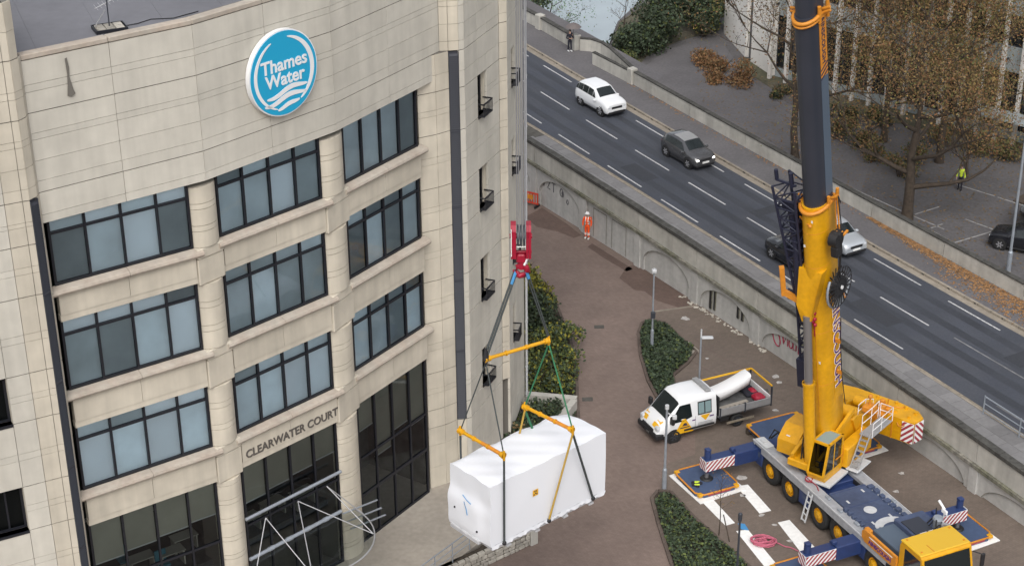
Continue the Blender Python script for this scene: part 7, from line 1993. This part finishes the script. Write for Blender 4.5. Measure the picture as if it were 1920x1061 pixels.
shrub('low green hedge plants along the outside of the far wall', [(11.1, 120.2, 1.75, .6), (11.9, 118.9, 1.75, .6), (12.6, 117.6, 1.75, .6), (13.2, 116.6, 1.7, .5)], ['leaf_green', 'leaf_ivy', 'leaf_yellow', 'leaf_pale'], (4, 4, .7, .3), 2200, (.06, .11))
shrub('low rusty brown shrub by the cream wall', [(16.0, 126.8, 1.8, 1.5), (17.5, 124.4, 1.8, 1.5), (14.9, 129.0, 1.7, 1.2), (15.6, 124.9, 1.5, 1.0)], ['leaf_rust', 'leaf_brown', 'leaf_orange'], (4, 3, .9), 5200, (.06, .12))
shrub('dark low planting at the foot of the finned building', [(21.5, 119.2, 1.6, .9), (23.6, 117.5, 1.6, 1.0), (26.0, 115.5, 1.6, 1.0), (19.8, 121.5, 1.6, .9)], ['leaf_dark', 'leaf_brown', 'leaf_olive'], (5, 3, 2), 2600, (.07, .13))
for lab, bl in UNDER: shrub(lab, bl, ['leaf_brown', 'leaf_olive', 'leaf_rust', 'leaf_dark'], (4, 3, 1.5, 2), 3000, (.05, .10))
shrub('yellow green shrub beside the tower, next to the red hook', [(.9, 91.6, 1.1, 1.2), (.6, 93.6, .9, 1.0), (1.7, 90.6, .8, .8)], ['leaf_yellow', 'leaf_green', 'leaf_olive'], (5, 3, 2), 3200)
shrub('rounded very dark green shrub between yellow and mid green shrubs', [(1.35, 88.3, 1.0, 1.35), (.9, 86.8, 1.2, 1.3), (2.1, 86.6, .8, 1.0)], DK_, (6, 3, .6), 3600)
shrub('spreading mid green shrub by the tower base, behind the right spreader end', [(1.5, 83.8, 1.0, 1.35), (2.5, 82.2, .85, 1.2), (1.3, 81.2, .9, 1.25), (2.5, 84.6, .85, 1.0), (2.7, 80.6, .7, .9)], ['leaf_green', 'leaf_ivy', 'leaf_yellow', 'leaf_dark'], (5, 3, 2, 1.5), 5600)
shrub('low dark green shrub in the bed behind the white unit', [(1.1, 77.4, .6, 1.0), (.9, 76.0, .6, .9), (2.0, 78.1, .5, .7)], ['leaf_ivy', 'leaf_dark', 'leaf_green'], (4, 4, 1.5), 2200)
shrub('dark bushy growth at the foot of the tower', [(.0, 79.4, .8, .8), (-.1, 75.4, .7, .75)], ['leaf_dark', 'leaf_brown', 'leaf_ivy'], (4, 2, 3), 1500)
# ivy in the beds: uncountable ground cover
def inpoly(x, y, P):
    c = False; j = len(P) - 1
    for i in range(len(P)):
        if (P[i][1] > y) != (P[j][1] > y) and x < (P[j][0] - P[i][0]) * (y - P[i][1]) / (P[j][1] - P[i][1]) + P[i][0]: c = not c
        j = i
    return c
def cover(name, P, n, h, mats, weights, size):
    xs = [p[0] for p in P]; ys = [p[1] for p in P]; pts = []
    while len(pts) < n:
        x, y = rnd.uniform(min(xs), max(xs)), rnd.uniform(min(ys), max(ys))
        if inpoly(x, y, P):
            e = .65 + .35 * math.sin(x * 2.3 + 1) * math.sin(y * 1.9); pts.append((x, y, .06 + h * e * rnd.random() ** .6))
    return leaf_mesh(name, pts, size, mats, weights, None, 'stuff', flat=.45)
shr = lambda P, f: [((x - sum(p[0] for p in P) / len(P)) * f + sum(p[0] for p in P) / len(P), (y - sum(p[1] for p in P) / len(P)) * f + sum(p[1] for p in P) / len(P)) for x, y in P]
cover('ivy_cover', shr(BED1, .93), 5200, .42, ['leaf_ivy', 'leaf_dark', 'leaf_green'], (5, 4, .9), (.06, .12))
cover('ivy_cover', shr(BED2, .93), 7000, .34, ['leaf_ivy', 'leaf_dark', 'leaf_green'], (5, 3, 2.2), (.05, .11))
cover('bed_cover', shr(BED3, .92), 4200, .2, ['leaf_ivy', 'leaf_dark', 'leaf_brown'], (4, 4, 1.2), (.05, .11))
cover('strip_plants', [(-3.1, 63.75), (-.6, 65.75), (.3, 66.7), (-.2, 67.3), (-1.9, 65.2)], 500, .3, ['leaf_dark', 'leaf_olive', 'leaf_brown'], (3, 2, 2), (.05, .1))
# sapling with a few leaves at the edge of the lower ivy bed
sp_ = thing('sapling', 'thin nearly bare sapling with its stake at the edge of the lower ivy bed', 'tree', (9.42, 67.4, 0))
mb = MB(); mb.path([(9.42, 67.4, 0), (9.45, 67.42, 1.0), (9.40, 67.4, 2.0), (9.46, 67.45, 3.2)], [.03, .025, .018, .008], 6)
tp = []
for k in range(12):
    z = 1.4 + .15 * k; a = k * 2.4; p = Vector((9.43 + .5 * math.cos(a) * (1 - .04 * k), 67.42 + .5 * math.sin(a) * (1 - .04 * k), z + .45)); mb.path([(9.43, 67.41, z), tuple(p)], [.010, .004], 4); tp.append(p)
mb.build('trunk', 'bark', sp_)
P = np.array([tuple(p) for p in tp])[nrng.integers(0, 12, 90)] + nrng.normal(size=(90, 3)) * .12
leaf_mesh('crown', P, (.03, .05), ['leaf_gold', 'leaf_rust'], (2, 1), sp_)
mb = MB(); mb.tube((9.85, 66.9, 0), (9.55, 67.15, 1.3), .03, 6); mb.build('stake', 'bark', sp_)
# far bank, moored boat and pale willow at the top of the picture
mb = MB(); mb.prism([(-30, 143), (-1.0, 139.5), (2.2, 141.5), (3.2, 146), (2.0, 152), (-30, 160)], -1.4, -.6); mb.build('far_bank', 'far_ground', kind='structure')
shrub('dark green tree mass on the far river bank at the top left of the road', [(.4, 143.5, 1.4, 2.0), (-1.5, 146, 1.8, 2.5), (2.0, 147.5, 1.2, 1.8)], ['leaf_dark', 'leaf_ivy', 'leaf_green'], (4, 4, 1), 3600, (.1, .18))
tree('pale leafed willow by the river beyond the bridge parapet', 3.4, 138.6, -1.0, 7.5, 2.2, 1700, ['leaf_pale', 'leaf_green', 'leaf_olive'], (6, 1, 1), tr=.10, seed=31, name='willow_tree', leafsz=(.05, .11), low=.3)
tree('bare twiggy tree at the left edge of the dark river shrubs', 9.0, 133.6, 1.0, 6.0, 1.8, 260, ['leaf_brown', 'leaf_olive'], (1, 1), tr=.07, seed=41, name='bare_tree', low=.25)
bo = thing('moored_boat', 'pale green and white boat moored below the bridge parapet', 'boat', (4.4, 136.4, -1.2), R(-20)); F = ROOT[bo.name]
rows = [[(x, -w, .7), (x, -w * .75, .05), (x, w * .75, .05), (x, w, .7)] for x, w in ((-2.6, .75), (-1.2, .95), (.6, .95), (1.8, .7), (2.7, .06))]
mb = MB(F); mb.grid(rows, 0, False); mb.face(rows[0]); mb.build('hull', 'copper_lite', bo)
mb = MB(F); mb.grid([[(x, -w, .7), (x, w, .7)] for x, w in ((-2.6, .72), (-1.2, .92), (.6, .92), (1.8, .67), (2.68, .05))], 0, False); mb.build('deck', 'white', bo)
mb = MB(F); mb.rbox(-1.6, .6, -.65, .65, .7, 1.35, .08); mb.build('cabin', 'copper_lite', bo)

# ================================================================ THE FINNED BUILDING BEYOND THE CAR PARK
fb = thing('finned_office', 'long office building with tall pale vertical fins beyond the autumn trees', 'building', (27, 119, 1.2))
A_ = Vector((19.9, 125.9)); B_ = Vector((35.0, 111.9)); dB = (B_ - A_).normalized(); E_ = A_ + dB * 38
F, LB = bayframe(A_, E_)
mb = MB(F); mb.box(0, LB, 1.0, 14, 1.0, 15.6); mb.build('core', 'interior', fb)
mb = MB(F); mb.box(0, LB, .0, 14, 15.6, 15.9); mb.build('roof', 'roofing', fb)
PB = 1.44; nb_ = int(LB / PB)
for k in range(nb_):
    x0, x1 = k * PB, (k + 1) * PB
    for zs0, zs1 in ((1.2, 1.9), (6.0, 7.75), (9.95, 11.75), (13.9, 15.6)):
        mb = MB(F); mb.box(x0 + .01, x1 - .01, .1, .95, zs0, zs1); mb.build('spandrel_panel', 'far_panel', fb)
    for z0, z1 in ((1.9, 6.0), (7.75, 9.95), (11.75, 13.9)):
        mb = MB(F)
        for a, b in ((x0, x0 + .05), (x1 - .05, x1)): mb.box(a, b, .2, .28, z0, z1)
        mb.box(x0 + .05, x1 - .05, .2, .28, z0, z0 + .07); mb.box(x0 + .05, x1 - .05, .2, .28, z1 - .07, z1); mb.box(x0 + .05, x1 - .05, .202, .278, (z0 + z1) / 2 - .03, (z0 + z1) / 2 + .03)
        w_ = mb.build('window', 'dark_steel', fb)
        mb = MB(F); mb.face([(x0 + .03, .24, z0), (x1 - .03, .24, z0), (x1 - .03, .24, z1), (x0 + .03, .24, z1)]); mb.build('pane', 'far_glass', w_)
    mb = MB(F); mb.rbox(x0 - .12, x0 + .12, -.75, -.42, 1.2, 15.9, .02); mb.build('fin', 'fin', fb)
    for z in (6.9, 10.9):
        mb = MB(F); mb.box(x0 - .04, x0 + .04, -.42, .1, z - .06, z + .06); mb.build('fin_bracket', 'dark_steel', fb)
# low entrance roof at the right
mb = MB(F); mb.box(17.5, 27, -2.6, -.9, 3.5, 3.65); mb.build('entrance_roof', 'far_panel', fb)
# cream flank with stacked panels and a recessed brown strip
fl = [(Vector((17.25, 136.2)), Vector((18.25, 130.3)), 'far_wall'), (Vector((18.25, 130.3)), Vector((18.55, 129.3)), 'leaf_brown'), (Vector((18.55, 129.3)), Vector((19.75, 126.0)), 'far_wall')]
for a, b, m in fl:
    Ff, L_ = bayframe(a, b); ins = 0 if m == 'far_wall' else .3
    for k, (z0, z1) in enumerate(((1.2, 3.4), (3.4, 5.6), (5.6, 7.8), (7.8, 10), (10, 12.2), (12.2, 14.4), (14.4, 15.9))):
        mb = MB(Ff); mb.box(.01, L_ - .01, ins, 2.2, z0 + .012, z1 - .012); mb.build('wall_panel', m if m == 'far_wall' else 'grp', fb)
mb = MB(); mb.box(22, 23, 130, 150, 1, 15.5); mb.build('core', 'interior', fb)
# dark lean-to beside the car park at the right edge
bs = thing('bin_store', 'dark open shed roof standing at the right edge of the car park', 'shed', (31.6, 98.2, 1.2)); F = frame((30.6, 97.4, 1.2), (.72, -.69, 0))
mb = MB(F); mb.box(-.3, 4.2, 0, 2.6, 2.05, 2.15); mb.build('roof', 'bark', bs)
for x in (0, 1.9, 3.9):
    for y in (.1, 2.5): mb = MB(F); mb.rbox(x - .05, x + .05, y - .05, y + .05, 0, 2.05, .01); mb.build('post', 'dark_steel', bs)
mb = MB(F); mb.box(-.2, 4.1, 2.5, 2.56, .1, 2.04); mb.build('back_wall', 'dark_steel', bs)
